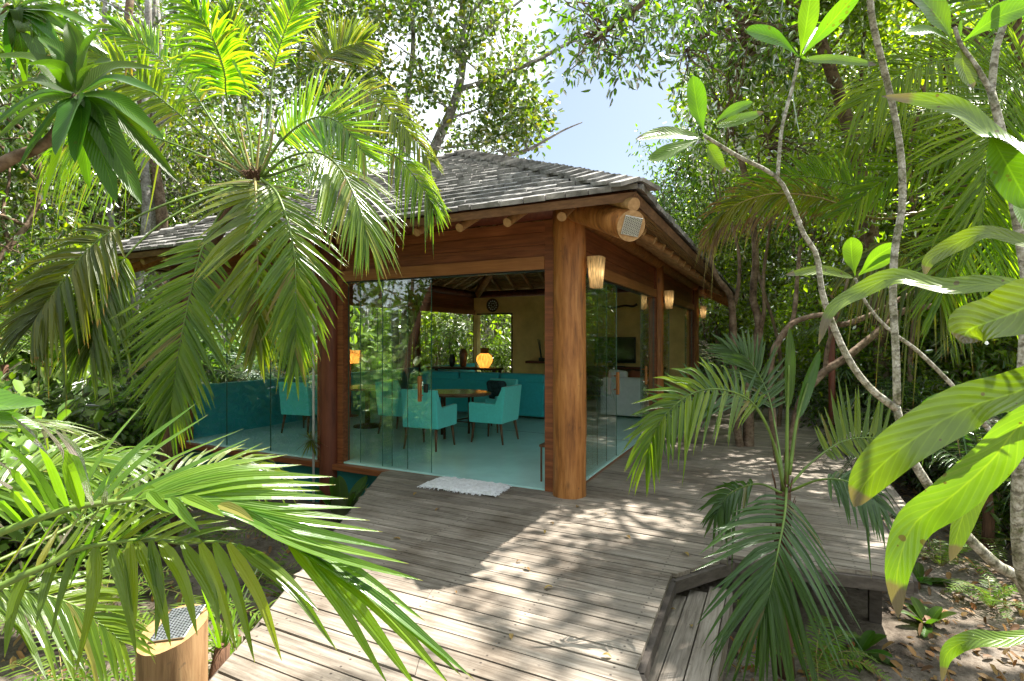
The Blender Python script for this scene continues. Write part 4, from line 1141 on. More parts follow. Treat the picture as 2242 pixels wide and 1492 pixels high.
# rug
mb = MB(); random.seed(8)
nx, ny = 40, 20
ux = Vector((-0.896, 0.444, 0)); vx = Vector((0.444, 0.896, 0))
vs = []
for j in range(ny + 1):
    for i in range(nx + 1):
        e = 0.018 if (i in (0, nx) or j in (0, ny)) else 0.0
        x = (i / nx - 0.5) * 0.86 + random.uniform(-e, e) + 0.03 * (j / ny - 0.5); y = (j / ny - 0.5) * 0.40 + random.uniform(-e, e)
        z = 0.006 + (0.02 + 0.012 * random.random()) * (0 if e else 1) + 0.012 * noise.noise(Vector((x * 14, y * 14, 0)))
        vs.append((x, y, z))
fs = [(j * (nx + 1) + i, j * (nx + 1) + i + 1, (j + 1) * (nx + 1) + i + 1, (j + 1) * (nx + 1) + i) for j in range(ny) for i in range(nx)]
mb.add(vs, fs)
t = thing('door_mat', 'small white fringed shag mat on the deck before the open doors', 'mat', H(1.10, -0.24, 0.004), HROT + R(2))
for k_ in range(150):
    s = random.choice((-1, 1)); side = random.random() < 0.6
    if side: x = s * 0.42; y = random.uniform(-0.2, 0.2); dx = s; dy = 0
    else: y = s * 0.195; x = random.uniform(-0.42, 0.42); dx = 0; dy = s
    l = random.uniform(0.02, 0.05); j1 = random.uniform(-.02, .02)
    mb.tube([(x, y, 0.016), (x + dx * l * 0.5 + dy * j1, y + dy * l * 0.5 + dx * j1, 0.012), (x + dx * l + dy * j1 * 2, y + dy * l + dx * j1 * 2, 0.004)], 0.005, 5)
mb.build('pile', M['rug'], t)

# ================================================================ BOLLARD
def bollard():
    c = P(378, 1400, 2.6); x, y = c.x, c.y
    t = thing('log_bollard', 'short sawn log with a slanting top and steel speaker grille, left of the deck', 'bollard', (x, y, GZ))
    n = 32; k = 10; r = 0.148
    mb = MB(); vs = []; uv = []
    for i in range(k + 1):
        for j in range(n):
            a = 2 * math.pi * j / n
            rr = r * (1 + 0.02 * math.sin(3 * a + 1) + 0.01 * math.sin(7 * a))
            top = 0.745 + 0.30 * (rr * math.sin(a)) + 0.13 * rr * math.cos(a)
            vs.append((rr * math.cos(a), rr * math.sin(a), top * i / k)); uv.append((j / n, i / k))
    fs = [(i * n + j, i * n + (j + 1) % n, (i + 1) * n + (j + 1) % n, (i + 1) * n + j) for i in range(k) for j in range(n)]
    mb.add(vs, fs, uv); mb.build('log', M['palelog'], t, True)
    cb = MB(); cb.add([(*Vector(p).xy, Vector(p).z + 0.002) for p in vs[-n:]], [tuple(range(n))]); cb.build('sawn_top', M['cutend'], t)
    nrm = Vector((-0.13, -0.30, 1)).normalized()
    s_ = Vector((1, 0, 0.13)).normalized(); f_ = nrm.cross(s_).normalized()
    Mx = Matrix.Translation((0.015, 0.02, 0.745 + 0.014)) @ Matrix(((*s_, 0), (*f_, 0), (*nrm, 0), (0, 0, 0, 1))).transposed()
    gb = MB(); gb.rbox((-0.086, -0.102, 0), (0.086, 0.102, 0.008), 0.003, Mx); gb.build('speaker_grille', M['steel'], t)
    ho = MB()
    for i in range(10):
        for j in range(14):
            x_ = -0.078 + 0.0172 * i; y_ = -0.094 + 0.0138 * j + (0.0069 if i % 2 else 0)
            if y_ < 0.097: ho.box((x_ - 0.005, y_ - 0.0035, 0.0082), (x_ + 0.005, y_ + 0.0035, 0.0095), Mx)
    ho.build('grille_hole', M['hole'], t)
bollard()

# ================================================================ VEGETATION: BUILDERS
def leaves_np(cent, sigma, per, Ln, Wd, rng, shape='round', flat=0.5, down=0.0, lvar=0.3):
    """many small folded leaves gathered around the points in cent"""
    K = len(cent)
    n = K * per
    c = np.repeat(cent, per, axis=0)
    off = rng.normal(size=(n, 3)) * sigma
    pos = c + off
    d = off / (np.linalg.norm(off, axis=1, keepdims=True) + 1e-6) + rng.normal(size=(n, 3)) * 0.6
    d[:, 2] -= down
    d /= np.linalg.norm(d, axis=1, keepdims=True)
    up = rng.normal(size=(n, 3)) * (1 - flat) + np.array([0, 0, flat * 1.6])
    s = np.cross(d, up); s /= np.linalg.norm(s, axis=1, keepdims=True) + 1e-6
    u = np.cross(s, d)
    ln = Ln * (1 + lvar * rng.uniform(-1, 1, n))[:, None]
    wd = Wd * (1 + lvar * rng.uniform(-1, 1, n))[:, None]
    if shape == 'round': T = [(0, 0, 0), (.30, .42, .10), (.78, .40, .10), (1, 0, -.02), (.78, -.40, .10), (.30, -.42, .10)]
    else: T = [(0, 0, 0), (.30, .42, .12), (.66, .34, .06), (1, 0, -.16), (.66, -.34, .06), (.30, -.42, .12)]
    V = np.empty((n, 6, 3))
    for i, (a, b, h) in enumerate(T):
        V[:, i] = pos + d * ln * a + s * wd * b + u * ln * h
    base = (np.arange(n) * 6)[:, None]
    Fq = np.concatenate([base + np.array([[0, 1, 2, 3]]), base + np.array([[0, 3, 4, 5]])])
    return V.reshape(-1, 3), Fq

def crown_points(rng, R_, n, gaps=0.35, seed=0, shell=0.5, freq=1.0):
    pts = []
    while len(pts) < n:
        p = rng.normal(size=3); p /= np.linalg.norm(p)
        r = rng.uniform(shell, 1) ** 0.7
        q = p * r * (0.75 + 0.45 * noise.noise(Vector(p * 1.7 + seed)))
        w = q * np.array(R_)
        if noise.noise(Vector(w * freq + seed * 3.1)) > -0.5 + gaps: pts.append(w)
    return np.array(pts)

def wander(a, b, k, amp, rng):
    a, b = Vector(a), Vector(b)
    pts = [a]
    for i in range(1, k):
        t = i / k
        pts.append(a.lerp(b, t) + Vector(rng.normal(size=3) * amp * math.sin(math.pi * t)))
    pts.append(b)
    return pts

def tree_tpl(name, seed, h, R_, cz, leaf, bark, nclus=260, per=18, sigma=0.2, Ln=0.12, Wd=0.07, shape='round', tr=0.09, limbs=16, gaps=0.35, stems=1, down=0.1, lean=(0, 0), twigs=60):
    """a tree at the origin: forked trunk(s) and a loose, gappy crown"""
    rng = np.random.default_rng(seed)
    t = bpy.data.objects.new(name, None); COL.objects.link(t)
    cp = crown_points(rng, R_, nclus, gaps, seed) + np.array([lean[0], lean[1], cz])
    mb = MB()
    tops = []
    for s in range(stems):
        bx = rng.normal(size=2) * (0.18 if stems > 1 else 0)
        top = (lean[0] * 0.7 + bx[0] * 4, lean[1] * 0.7 + bx[1] * 4, cz - R_[2] * 0.15)
        pts = crv(wander((bx[0], bx[1], -0.15), top, 5, h * 0.03, rng), 16)
        mb.tube(pts, [tr * (1 - 0.6 * i / 16) * (1.25 if i == 0 else 1) for i in range(17)], 9, wob=0.15, seed=seed + s)
        tops += pts[6:]
    for i in range(limbs):
        a = tops[rng.integers(0, len(tops))]
        tgt = cp[rng.integers(0, len(cp))]
        pts = crv(wander(a, tgt, 4, 0.16, rng), 9)
        mb.tube(pts, [tr * 0.42 * (1 - 0.75 * k / 9) for k in range(10)], 6, wob=0.15)
        tops += pts[5:]
    for i in range(twigs):
        a = Vector(tops[rng.integers(0, len(tops))])
        d_ = cp - np.array(a); k = np.argsort((d_ ** 2).sum(1))[rng.integers(0, 12)]
        mb.tube(crv(wander(a, cp[k], 3, 0.07, rng), 5), [tr * 0.13, tr * 0.05], 4)
    mb.build('trunk', bark, t, True)
    V, Fq = leaves_np(cp, sigma, per, Ln, Wd, rng, shape, 0.45, down)
    fast_mesh('crown', V, Fq, leaf, t)
    return t

def bush_tpl(name, seed, R_, leaf, nclus=90, per=14, sigma=0.13, Ln=0.16, Wd=0.08, shape='round', bark=None, down=0.0):
    rng = np.random.default_rng(seed)
    t = bpy.data.objects.new(name, None); COL.objects.link(t)
    cp = crown_points(rng, R_, nclus, 0.25, seed, 0.35) + np.array([0, 0, R_[2] * 0.85])
    mb = MB()
    for i in range(26):
        tgt = cp[rng.integers(0, len(cp))]
        mb.tube(crv(wander((rng.normal() * 0.08, rng.normal() * 0.08, -0.1), tgt, 3, 0.08, rng), 6), [0.016, 0.005], 5)
    mb.build('stem', bark or M['bark_brown'], t, True)
    V, Fq = leaves_np(cp, sigma, per, Ln, Wd, rng, shape, 0.55, down)
    fast_mesh('foliage', V, Fq, leaf, t)
    return t

def frond(parent, pts, L_, n, Nh, w=0.03, a0=78, a1=22, droop=0.15, lift=0.12, start=0.12, mat=None, rmat=None, rr=0.011, name='frond', seg=5, jit=6, both=(1, 1), prof=None, fold=0.5, drop_tip=0.0, miss=0.03):
    """a feather palm frond: rachis along pts, n leaflet pairs; Nh points out of its upper face"""
    c = crv(pts, 26)
    ln = [0]
    for i in range(26): ln.append(ln[-1] + (c[i + 1] - c[i]).length)
    mb = MB()
    Nf = Nh if callable(Nh) else (lambda t, Nh=Nh: Vector(Nh))
    for s in (-1, 1):
        k = both[0] if s < 0 else both[1]
        if k <= 0: continue
        for i in range(n):
            t = start + (0.995 - start) * (i + random.uniform(-.3, .3)) / (n - 1)
            t = min(0.995, max(start, t))
            if random.random() < miss: continue
            f = t * 26; j = min(25, int(f)); p = c[j].lerp(c[j + 1], f - j)
            T = (c[min(26, j + 1)] - c[j]).normalized()
            Nn = Nf(t).normalized()
            S = T.cross(Nn)
            if S.length < 1e-3: S = T.orthogonal()
            S.normalize(); Nn = S.cross(T)
            ang = R(a0 + (a1 - a0) * ((t - start) / (1 - start)) ** 1.2 + random.uniform(-jit, jit))
            tt = (t - start) / (1 - start)
            pr = prof(tt) if prof else (0.45 + 2.2 * tt if tt < 0.25 else 1.0 - 0.52 * ((tt - 0.25) / 0.75) ** 1.5)
            l = L_ * pr * k * random.uniform(0.86, 1.1) * (random.uniform(0.4, 0.8) if random.random() < 0.04 else 1)
            droop_ = droop * (random.uniform(1.8, 3.2) if random.random() < 0.10 else 1)
            d = T * math.cos(ang) + S * s * math.sin(ang) + Nn * (lift + random.uniform(-.06, .06))
            d.normalize()
            bl = [p + d * l * q - Vector((0, 0, 1)) * droop_ * l * (q ** 2) * random.uniform(.7, 1.3) for q in (0, 0.35, 0.7, 1)]
            mb.blade(bl, w * (0.75 + 0.35 * pr), Nn + S * s * 0.15, fold=fold, prof='leaflet', seg=seg, half=1)
    fo = mb.build(name, mat or G['palm'], parent)
    rb = MB()
    rb.tube(c, [rr * (1.15 - 1.0 * i / 26) for i in range(27)], 7)
    rb.build('stalk', rmat or M['petiole'], fo, True)
    return fo

def palm_tpl(name, seed, n=11, Lf=1.9, Ll=0.55, npairs=26, h=1.0, mat=None, w=0.03, tr=0.05, droop=0.9):
    random.seed(seed)
    t = bpy.data.objects.new(name, None); COL.objects.link(t)
    mb = MB(); mb.tube([(0, 0, -0.2), (0.02, 0, h * 0.5), (0, 0, h)], [tr * 1.2, tr, tr * 0.9], 12, wob=0.2)
    mb.build('trunk', M['fibre'], t, True)
    for i in range(n):
        az = 2 * math.pi * i / n * 2.4 + random.uniform(-.3, .3)
        el = random.uniform(0.35, 1.25)
        d = Vector((math.cos(az), math.sin(az), 0)); l = Lf * random.uniform(.8, 1.1)
        pts = [Vector((0, 0, h))]
        p = Vector((0, 0, h)); e = el
        for k in range(5):
            p = p + (d * math.cos(e) + Vector((0, 0, 1)) * math.sin(e)) * l / 5
            e -= droop * 0.30 * (1 + k * 0.25)
            pts.append(p.copy())
        frond(t, pts, Ll, npairs, (lambda tt, d=d: Vector((0, 0, 1)) - d * 0.2 + d * tt * 0.5), w=w, droop=0.35, lift=0.1, start=0.2, mat=mat, rr=0.009, seg=4)
    return t

# ================================================================ VEGETATION: TEMPLATES AND FOREST
rngp = np.random.default_rng(77)
def ground_at(px, d, dz=0.0):
    return Vector(((px - CX) / F_PX * d, d, GZ + dz))
TP = {}
TP['round'] = [tree_tpl('leafy_tree', s, 6, (2.3, 2.3, 2.9), 6.2, G['round'], M['bark_grey'], 330, 20, 0.2, 0.12, 0.085, 'round', 0.085, 20, 0.30, 2, lean=(0.4, 0)) for s in (1, 2)]
TP['green'] = [tree_tpl('leafy_tree', s, 6, (2.4, 2.4, 3.3), 6.0, G['green'], M['bark_brown'], 340, 20, 0.21, 0.13, 0.06, 'lance', 0.08, 20, 0.30, 2, down=0.5) for s in (3, 4)]
TP['yellow'] = [tree_tpl('leafy_tree', s, 6, (2.3, 2.3, 3.4), 5.6, G['yellow'], M['bark_brown'], 340, 20, 0.2, 0.11, 0.065, 'round', 0.06, 24, 0.32, 2, down=0.2) for s in (5, 6)]
TP['sparse'] = [tree_tpl('slender_tree', s, 6, (1.9, 1.9, 3.0), 6.0, G['round'], M['bark_grey'], 170, 16, 0.2, 0.10, 0.07, 'round', 0.06, 34, 0.4, 3, twigs=160) for s in (7, 8)]
TP['bush'] = [bush_tpl('broad_leaf_bush', s, (0.95, 0.95, 0.8), G['bright'], 100, 15, 0.13, 0.15, 0.085) for s in (11, 12)]
TP['shade'] = [bush_tpl('undergrowth_shrub', s, (1.1, 1.1, 1.1), G['green'], 130, 15, 0.15, 0.15, 0.06, 'lance') for s in (13, 14)]
TP['ylow'] = [bush_tpl('undergrowth_shrub', s, (1.1, 1.1, 1.3), G['yellow'], 130, 14, 0.16, 0.12, 0.06, 'lance') for s in (15,)]
TP['sapling'] = [tree_tpl('sapling', s, 3, (1.2, 1.2, 1.7), 2.3, G['yellow'], M['bark_brown'], 150, 17, 0.17, 0.12, 0.065, 'lance', 0.028, 18, 0.38, 2, down=0.3, twigs=50) for s in (21, 22)]
TP['palm'] = [palm_tpl('understory_palm', 31, 12, 1.7, 0.55, 24, 0.7, G['palm_dark']), palm_tpl('understory_palm', 32, 10, 2.1, 0.6, 26, 1.6, G['palm'])]
used = {}
def put(kind, k, loc, sc_, label, cat, group, rz=None, tilt=(0, 0)):
    src = TP[kind][k]
    rz = rngp.uniform(0, 6.28) if rz is None else rz
    if (kind, k) not in used:
        used[(kind, k)] = 1
        src.location = loc; src.rotation_euler = (tilt[0], tilt[1], rz); src.scale = (sc_,) * 3
        tag(src, label, cat, group); return src
    o = dup(src, loc, rz, sc_, label, group, tilt); o['category'] = cat
    return o
TG = 'forest trees round the clearing'
for (kind, k, px, d, s, lab) in [
    ('sparse', 0, 1475, 19.5, 0.78, 'low grey branched tree seen in the sky gap over the roof hip'),
    ('green', 0, 1545, 17.5, 1.15, 'dark green tree behind the far end of the pavilion roof'),
    ('yellow', 0, 1620, 16.5, 1.1, 'yellow green tree behind the trunks that grow through the deck'),
    ('sparse', 1, 1690, 17.5, 1.25, 'slender grey stemmed tree beyond the far end of the deck'),
    ('yellow', 1, 1765, 15.5, 1.15, 'yellow green tree closing the view at the end of the deck'),
    ('green', 1, 1860, 12.2, 1.05, 'dark leafy tree behind the thin red post'),
    ('yellow', 0, 1945, 10.4, 0.95, 'yellow green tree just behind the gnarled low branches'),
    ('sparse', 0, 2010, 12.8, 1.15, 'slender many stemmed tree behind the upright grey plumeria stem'),
    ('yellow', 1, 2095, 9.6, 0.95, 'dense olive tree behind the big coconut fronds'),
    ('green', 0, 2190, 11.2, 1.1, 'dark tree behind the fork of the spotted stem at the right edge'),
    ('yellow', 0, 2290, 9.3, 0.95, 'olive tree crowding in at the right border of the view'),
    ('green', 1, 2420, 8.4, 1.0, 'dark green tree beyond the right border'),
    ('round', 0, 1590, 23, 1.3, 'tall olive tree far behind the deck end'),
    ('green', 1, 1735, 22, 1.35, 'tall dark tree far behind the deck end'),
    ('round', 1, 1905, 17.5, 1.35, 'tall olive tree in the second row behind the red post'),
    ('green', 0, 2060, 18, 1.4, 'tall dark tree in the second row behind the coconut fronds'),
    ('round', 0, 2230, 16, 1.3, 'tall olive tree in the second row by the right edge'),
    ('green', 1, -180, 7.5, 0.95, 'dark green tree at the left border behind the whorled leaves'),
    ('round', 1, -70, 9.5, 1.0, 'olive round leaved tree at the left border behind the palm'),
    ('sparse', 1, 50, 11.5, 1.05, 'grey twiggy tree behind the whorl of long glossy leaves'),
    ('round', 0, 150, 13.5, 1.1, 'olive tree between the glossy whorl and the palm crown'),
    ('green', 0, 245, 15.5, 1.1, 'dark tree behind the low left end of the roof'),
    ('sparse', 0, 335, 16.5, 1.15, 'pale stemmed tree rising behind the left roof slope'),
    ('round', 1, 440, 18.5, 1.2, 'olive tree behind the palm crown over the roof'),
    ('green', 1, 540, 20.5, 1.2, 'dark tree far behind the palm crown'),
    ('round', 0, 70, 19, 1.35, 'tall olive tree in the second row at the left'),
    ('round', 1, 200, 22, 1.45, 'tall olive tree in the second row behind the left roof end'),
    ('sparse', 1, 660, 22.5, 1.25, 'grey twiggy tree behind the middle of the roof'),
    ('sparse', 0, 800, 24, 1.3, 'grey twiggy tree behind the roof left of the forked grey trunk'),
    ('yellow', 1, 960, 22, 0.75, 'low yellow green tree seen through the pavilion behind the sofa'),
    ('green', 0, 1120, 21, 0.72, 'low dark tree seen through the back doorway'),
    ]:
    put(kind, k, ground_at(px, d), s, lab, 'tree', TG)
for (kind, k, x, y, s, lab) in [
    ('green', 0, -7.5, 2.0, 0.95, 'dark tree left of the camera mirrored in the front glass'),
    ('round', 0, -9.5, -1.5, 1.1, 'olive tree left behind the camera mirrored in the front glass'),
    ('yellow', 0, -10.5, 4.5, 1.0, 'yellow green tree left of the clearing'),
    ('round', 1, -4.5, -5.5, 1.1, 'olive tree behind the camera to the left'),
    ('green', 1, 3.5, -7.5, 1.1, 'dark tree behind the camera to the right'),
    ('yellow', 1, 9.5, -3.0, 1.0, 'yellow green tree right behind the camera'),
    ('green', 0, -13, 1.0, 1.2, 'tall dark tree far to the left of the clearing'),
    ('round', 1, 12.5, 4.0, 1.1, 'tall olive tree far to the right of the clearing'),
    ]:
    put(kind, k, (x, y, GZ), s, lab, 'tree', TG)
BG = 'shrubs of the undergrowth'
for (kind, k, px, d, s, lab, dz) in [
    ('bush', 0, 20, 6.4, 1.15, 'bright leafy bush under the olive palm frond at the left edge', 0),
    ('bush', 1, 30, 7.2, 1.1, 'bright leafy bush below the low left roof corner', 0),
    ('bush', 0, 250, 8.6, 1.0, 'bright round leaved bush before the pale trunks under the eave', 0),
    ('bush', 0, 90, 9.5, 1.5, 'tall bright bush behind the left bushes', 0.3),
    ('bush', 1, -120, 5.0, 1.2, 'bright bush beyond the left border', 0),
    ('bush', 0, 0, 5.0, 0.8, 'bright leafy bush nearest the left edge under the olive frond', 0),
    ('bush', 1, 90, 5.6, 0.8, 'bright leafy bush left of the palm foot', 0),
    ('bush', 0, 225, 5.0, 0.7, 'bright leafy bush directly under the herringbone frond', 0),
    ('shade', 0, 420, 15.0, 1.3, 'dark shrub behind the left glass wall', 0),
    ('bush', 1, 520, 16.0, 1.6, 'bright bush seen through the left bay of glass', 0),
    ('bush', 0, 640, 16.5, 1.7, 'bright bush seen through the glass left of the second post', 0),
    ('bush', 1, 745, 17.5, 1.7, 'bright bush seen through the folded glass doors', 0),
    ('bush', 0, 850, 18.5, 1.8, 'bright bush seen through the folded doors beside the vases', 0),
    ('ylow', 0, 950, 17.2, 1.5, 'yellow green shrub seen behind the woven lantern', 0),
    ('ylow', 0, 1060, 19.5, 1.7, 'yellow green shrub seen through the back doorway', 0),
    ('shade', 1, 1120, 18.0, 1.3, 'dark shrub at the right side of the back doorway', 0),
    ('shade', 0, 1580, 17.5, 1.3, 'dark shrub past the farthest deck post', 0),
    ('bush', 1, 1660, 16.2, 1.1, 'bright shrub at the far end of the deck', 0),
    ('shade', 1, 1740, 15.8, 1.2, 'dark shrub at the far right end of the deck', 0),
    ('ylow', 0, 1810, 11.6, 1.0, 'yellow green shrub at the deck edge behind the red post', 0),
    ('shade', 0, 1880, 9.4, 0.95, 'dark shrub behind the comb shaped green frond', 0),
    ('ylow', 0, 1960, 8.6, 0.85, 'yellow green shrub under the gnarled low branches', 0),
    ('shade', 1, 2030, 7.6, 0.85, 'dark shrub between the two grey stems', 0),
    ('bush', 0, 1905, 9.9, 0.8, 'bright small leaved bush in a patch of sun behind the gnarled branches', 0.7),
    ('ylow', 0, 1985, 11.2, 1.2, 'yellow green sunlit shrub deep behind the red post', 0.9),
    ('bush', 1, 2080, 10.4, 1.0, 'bright sunlit bush deep behind the two grey stems', 0.9),
    ('ylow', 0, 2180, 9.6, 1.1, 'yellow green sunlit shrub behind the white lit leaf', 1.0),
    ('bush', 0, 1660, 12.8, 0.7, 'bright little bush behind the deck tree', 0.2),
    ('bush', 1, 1790, 12.9, 1.0, 'bright sunlit bush right of the deck end', 0.3),
    ('shade', 0, 2130, 6.8, 0.85, 'dark shrub behind the large curled leaf', 0),
    ('ylow', 0, 2220, 7.6, 1.0, 'yellow green shrub at the right edge behind the white lit leaf', 0),
    ('shade', 1, 2290, 5.6, 0.8, 'dark shrub at the right border near the sand', 0),
    ('shade', 0, 2000, 10.5, 1.4, 'tall dark shrub deep in the shade on the right', 0),
    ('shade', 1, 2120, 10.0, 1.5, 'tall dark shrub behind the spotted stems', 0),
    ]:
    put(kind, k, ground_at(px, d, dz), s, lab, 'bush', BG)
for (kind, k, x, y, s, lab) in [
    ('bush', 0, -9.0, 1.6, 2.3, 'tall bright shrub left of the clearing mirrored in the folded doors'),
    ('bush', 1, -8.2, -1.2, 2.2, 'tall bright shrub left behind the camera mirrored in the doors'),
    ('bush', 0, -11.5, 3.4, 2.6, 'largest bright shrub far left of the clearing'),
    ('ylow', 0, -10.5, -3.5, 2.4, 'tall yellow green shrub far behind the camera to the left'),
    ('bush', 1, -13.5, -1.5, 3.0, 'wide bright shrub farthest to the left behind the camera'),
    ('shade', 0, -12.5, 6.5, 2.2, 'tall dark shrub far left of the pavilion'),
    ('bush', 1, -9.5, 9.5, 2.0, 'tall bright shrub beyond the left wall of the pavilion'),
    ('bush', 0, -9.0, 13.0, 2.2, 'tall bright shrub left behind the pavilion'),
    ('bush', 0, -6.0, 17.0, 2.2, 'tall bright shrub behind the pavilion seen through its glass'),
    ('bush', 0, -5.2, 3.4, 1.2, 'bright bush left of the clearing mirrored in the front doors'),
    ('bush', 1, -6.2, 1.2, 1.3, 'bright bush mirrored low in the front doors'),
    ('shade', 1, -4.8, -0.8, 1.2, 'dark shrub behind the bottom left fronds'),
    ('shade', 0, -3.4, -2.5, 1.1, 'dark shrub behind the camera'),
    ('bush', 1, -7.6, 4.8, 1.4, 'bright bush far left of the clearing'),
    ('ylow', 0, 5.6, 0.5, 1.0, 'yellow green shrub right of the camera'),
    ('shade', 0, 7.5, 3.2, 1.3, 'dark shrub right of the sand patch'),
    ]:
    put(kind, k, (x, y, GZ), s, lab, 'bush', BG)
PG = 'small palms of the undergrowth'
for (k, px, d, s, lab) in [
    (0, 1575, 16.0, 1.4, 'small palm past the last lamp post'), (1, 1700, 16.4, 1.3, 'palm over the far end of the deck'),
    (0, 1835, 10.3, 1.1, 'small palm right of the red post'), (1, 1990, 9.2, 1.0, 'palm in the shade behind the upright grey stem'),
    (0, 2080, 7.4, 1.1, 'small dark palm right of the sand'), (1, 2210, 8.4, 1.1, 'palm in the shade by the right edge'),
    (0, 2160, 5.4, 0.95, 'dark palm whose fronds fan out behind the big curled leaf'),
    (1, 985, 20.0, 1.5, 'palm seen through the pavilion above the vases'), (0, 560, 14.5, 1.3, 'palm seen through the left bay of glass'),
    (0, 200, 10.5, 1.3, 'small palm behind the bright left bushes'), (1, 10, 8.0, 1.1, 'palm behind the olive frond at the left edge')]:
    put('palm', k, ground_at(px, d), s, lab, 'palm', PG)

# far wood: one mass all round
def far_wood():
    rng = np.random.default_rng(9)
    K = 9000
    az = rng.uniform(-math.pi, math.pi, K)
    az[:5600] = rng.uniform(-R(62), R(62), 5600)
    r = rng.uniform(24, 34, K)
    x = r * np.sin(az); y = r * np.cos(az) + 3
    px = CX + F_PX * x / np.maximum(y, 1)
    top = np.where((px > 1120) & (px < 1500) & (y > 0), 9.0, 17.0)
    top = np.where((px > 600) & (px <= 1120) & (y > 0), 10.5, top)
    top = np.where((px <= 600) & (y > 0), 22.0, top)
    z = -0.5 + top * rng.uniform(0, 1, K) ** 1.15
    z += np.array([1.4 * noise.noise(Vector((x[i] * .25, y[i] * .25, 0))) for i in range(K)])
    keep = np.array([noise.noise(Vector((x[i] * .3, y[i] * .3, z[i] * .35))) > -0.25 for i in range(K)])
    c = np.stack([x, y, z], 1)[keep]
    V, Fq = leaves_np(c, 0.55, 20, 0.34, 0.19, rng, 'round', 0.45, 0.1)
    o = fast_mesh('far_wood', V, Fq, G['green'])
    tag(o, 'mass of distant leafy woodland closing the view all round', 'woodland', kind='stuff')
    mb = MB()
    for i in range(240):
        a = rng.uniform(-R(64), R(64)); rr = rng.uniform(22, 31)
        b = Vector((rr * math.sin(a), rr * math.cos(a) + 3, GZ - 0.2))
        pp = CX + F_PX * b.x / b.y
        hh = 8 if 600 < pp < 1500 else 13
        mb.tube(crv(wander(b, b + Vector((rng.normal() * 1.2, rng.normal(), hh)), 4, 0.35, rng), 10), [0.14, 0.05], 6)
    o = mb.build('distant_trunks', M['bark_grey'], smooth=True)
    tag(o, 'mass of pale thin trunks in the distant woodland', 'woodland', kind='stuff')
far_wood()

SG = 'young trees under the forest canopy'
for (k, px, d, s, lab) in [
    (0, 1590, 17.0, 1.3, 'young tree just past the farthest deck post'), (1, 1670, 15.6, 1.2, 'young tree at the end of the deck behind the pale two stemmed tree'),
    (0, 1745, 14.6, 1.15, 'young tree at the right of the deck end'), (1, 1800, 12.3, 1.1, 'young tree left of the thin red post'),
    (0, 1862, 10.8, 1.05, 'young tree right of the thin red post'), (1, 1925, 9.3, 0.9, 'young tree over the gnarled low branches'),
    (0, 1990, 10.9, 1.15, 'young tree behind the crossing of the grey stems'), (1, 2050, 9.0, 1.0, 'young tree right of the upright grey stem'),
    (0, 2110, 10.6, 1.2, 'young tree deep behind the long arching leaf'), (1, 2165, 8.6, 1.0, 'young tree behind the sunlit broad leaf'),
    (0, 2225, 9.6, 1.2, 'young tree by the right edge behind the spotted stem'), (1, 2300, 7.8, 1.1, 'young tree beyond the right edge'),
    (0, 1700, 19.5, 1.7, 'taller young tree far behind the deck end'), (1, 1840, 15.5, 1.6, 'taller young tree far behind the red post'),
    (0, 1480, 21.0, 1.9, 'young tree showing low over the far roof edge'), (1, 90, 10.0, 1.2, 'young tree behind the bright left bushes'),
    (0, 260, 12.0, 1.2, 'young tree under the left eave before the pale trunks'), (1, 900, 19.0, 1.3, 'young tree seen through the glass over the vases')]:
    put('sapling', k, ground_at(px, d), s, lab, 'tree', SG)

def px_clusters(n, region, dr, rng, gaps=0.3, freq=0.013, seed=0):
    """points inside a picture-plane region, spread over a range of distances"""
    out = []
    while len(out) < n:
        x = rng.uniform(region[0], region[1]); y = rng.uniform(region[2], region[3])
        if len(region) > 4 and not region[4](x, y): continue
        if noise.noise(Vector((x * freq, y * freq, seed))) < -0.5 + gaps: continue
        out.append(tuple(P(x, y, rng.uniform(*dr))))
    return np.array(out)

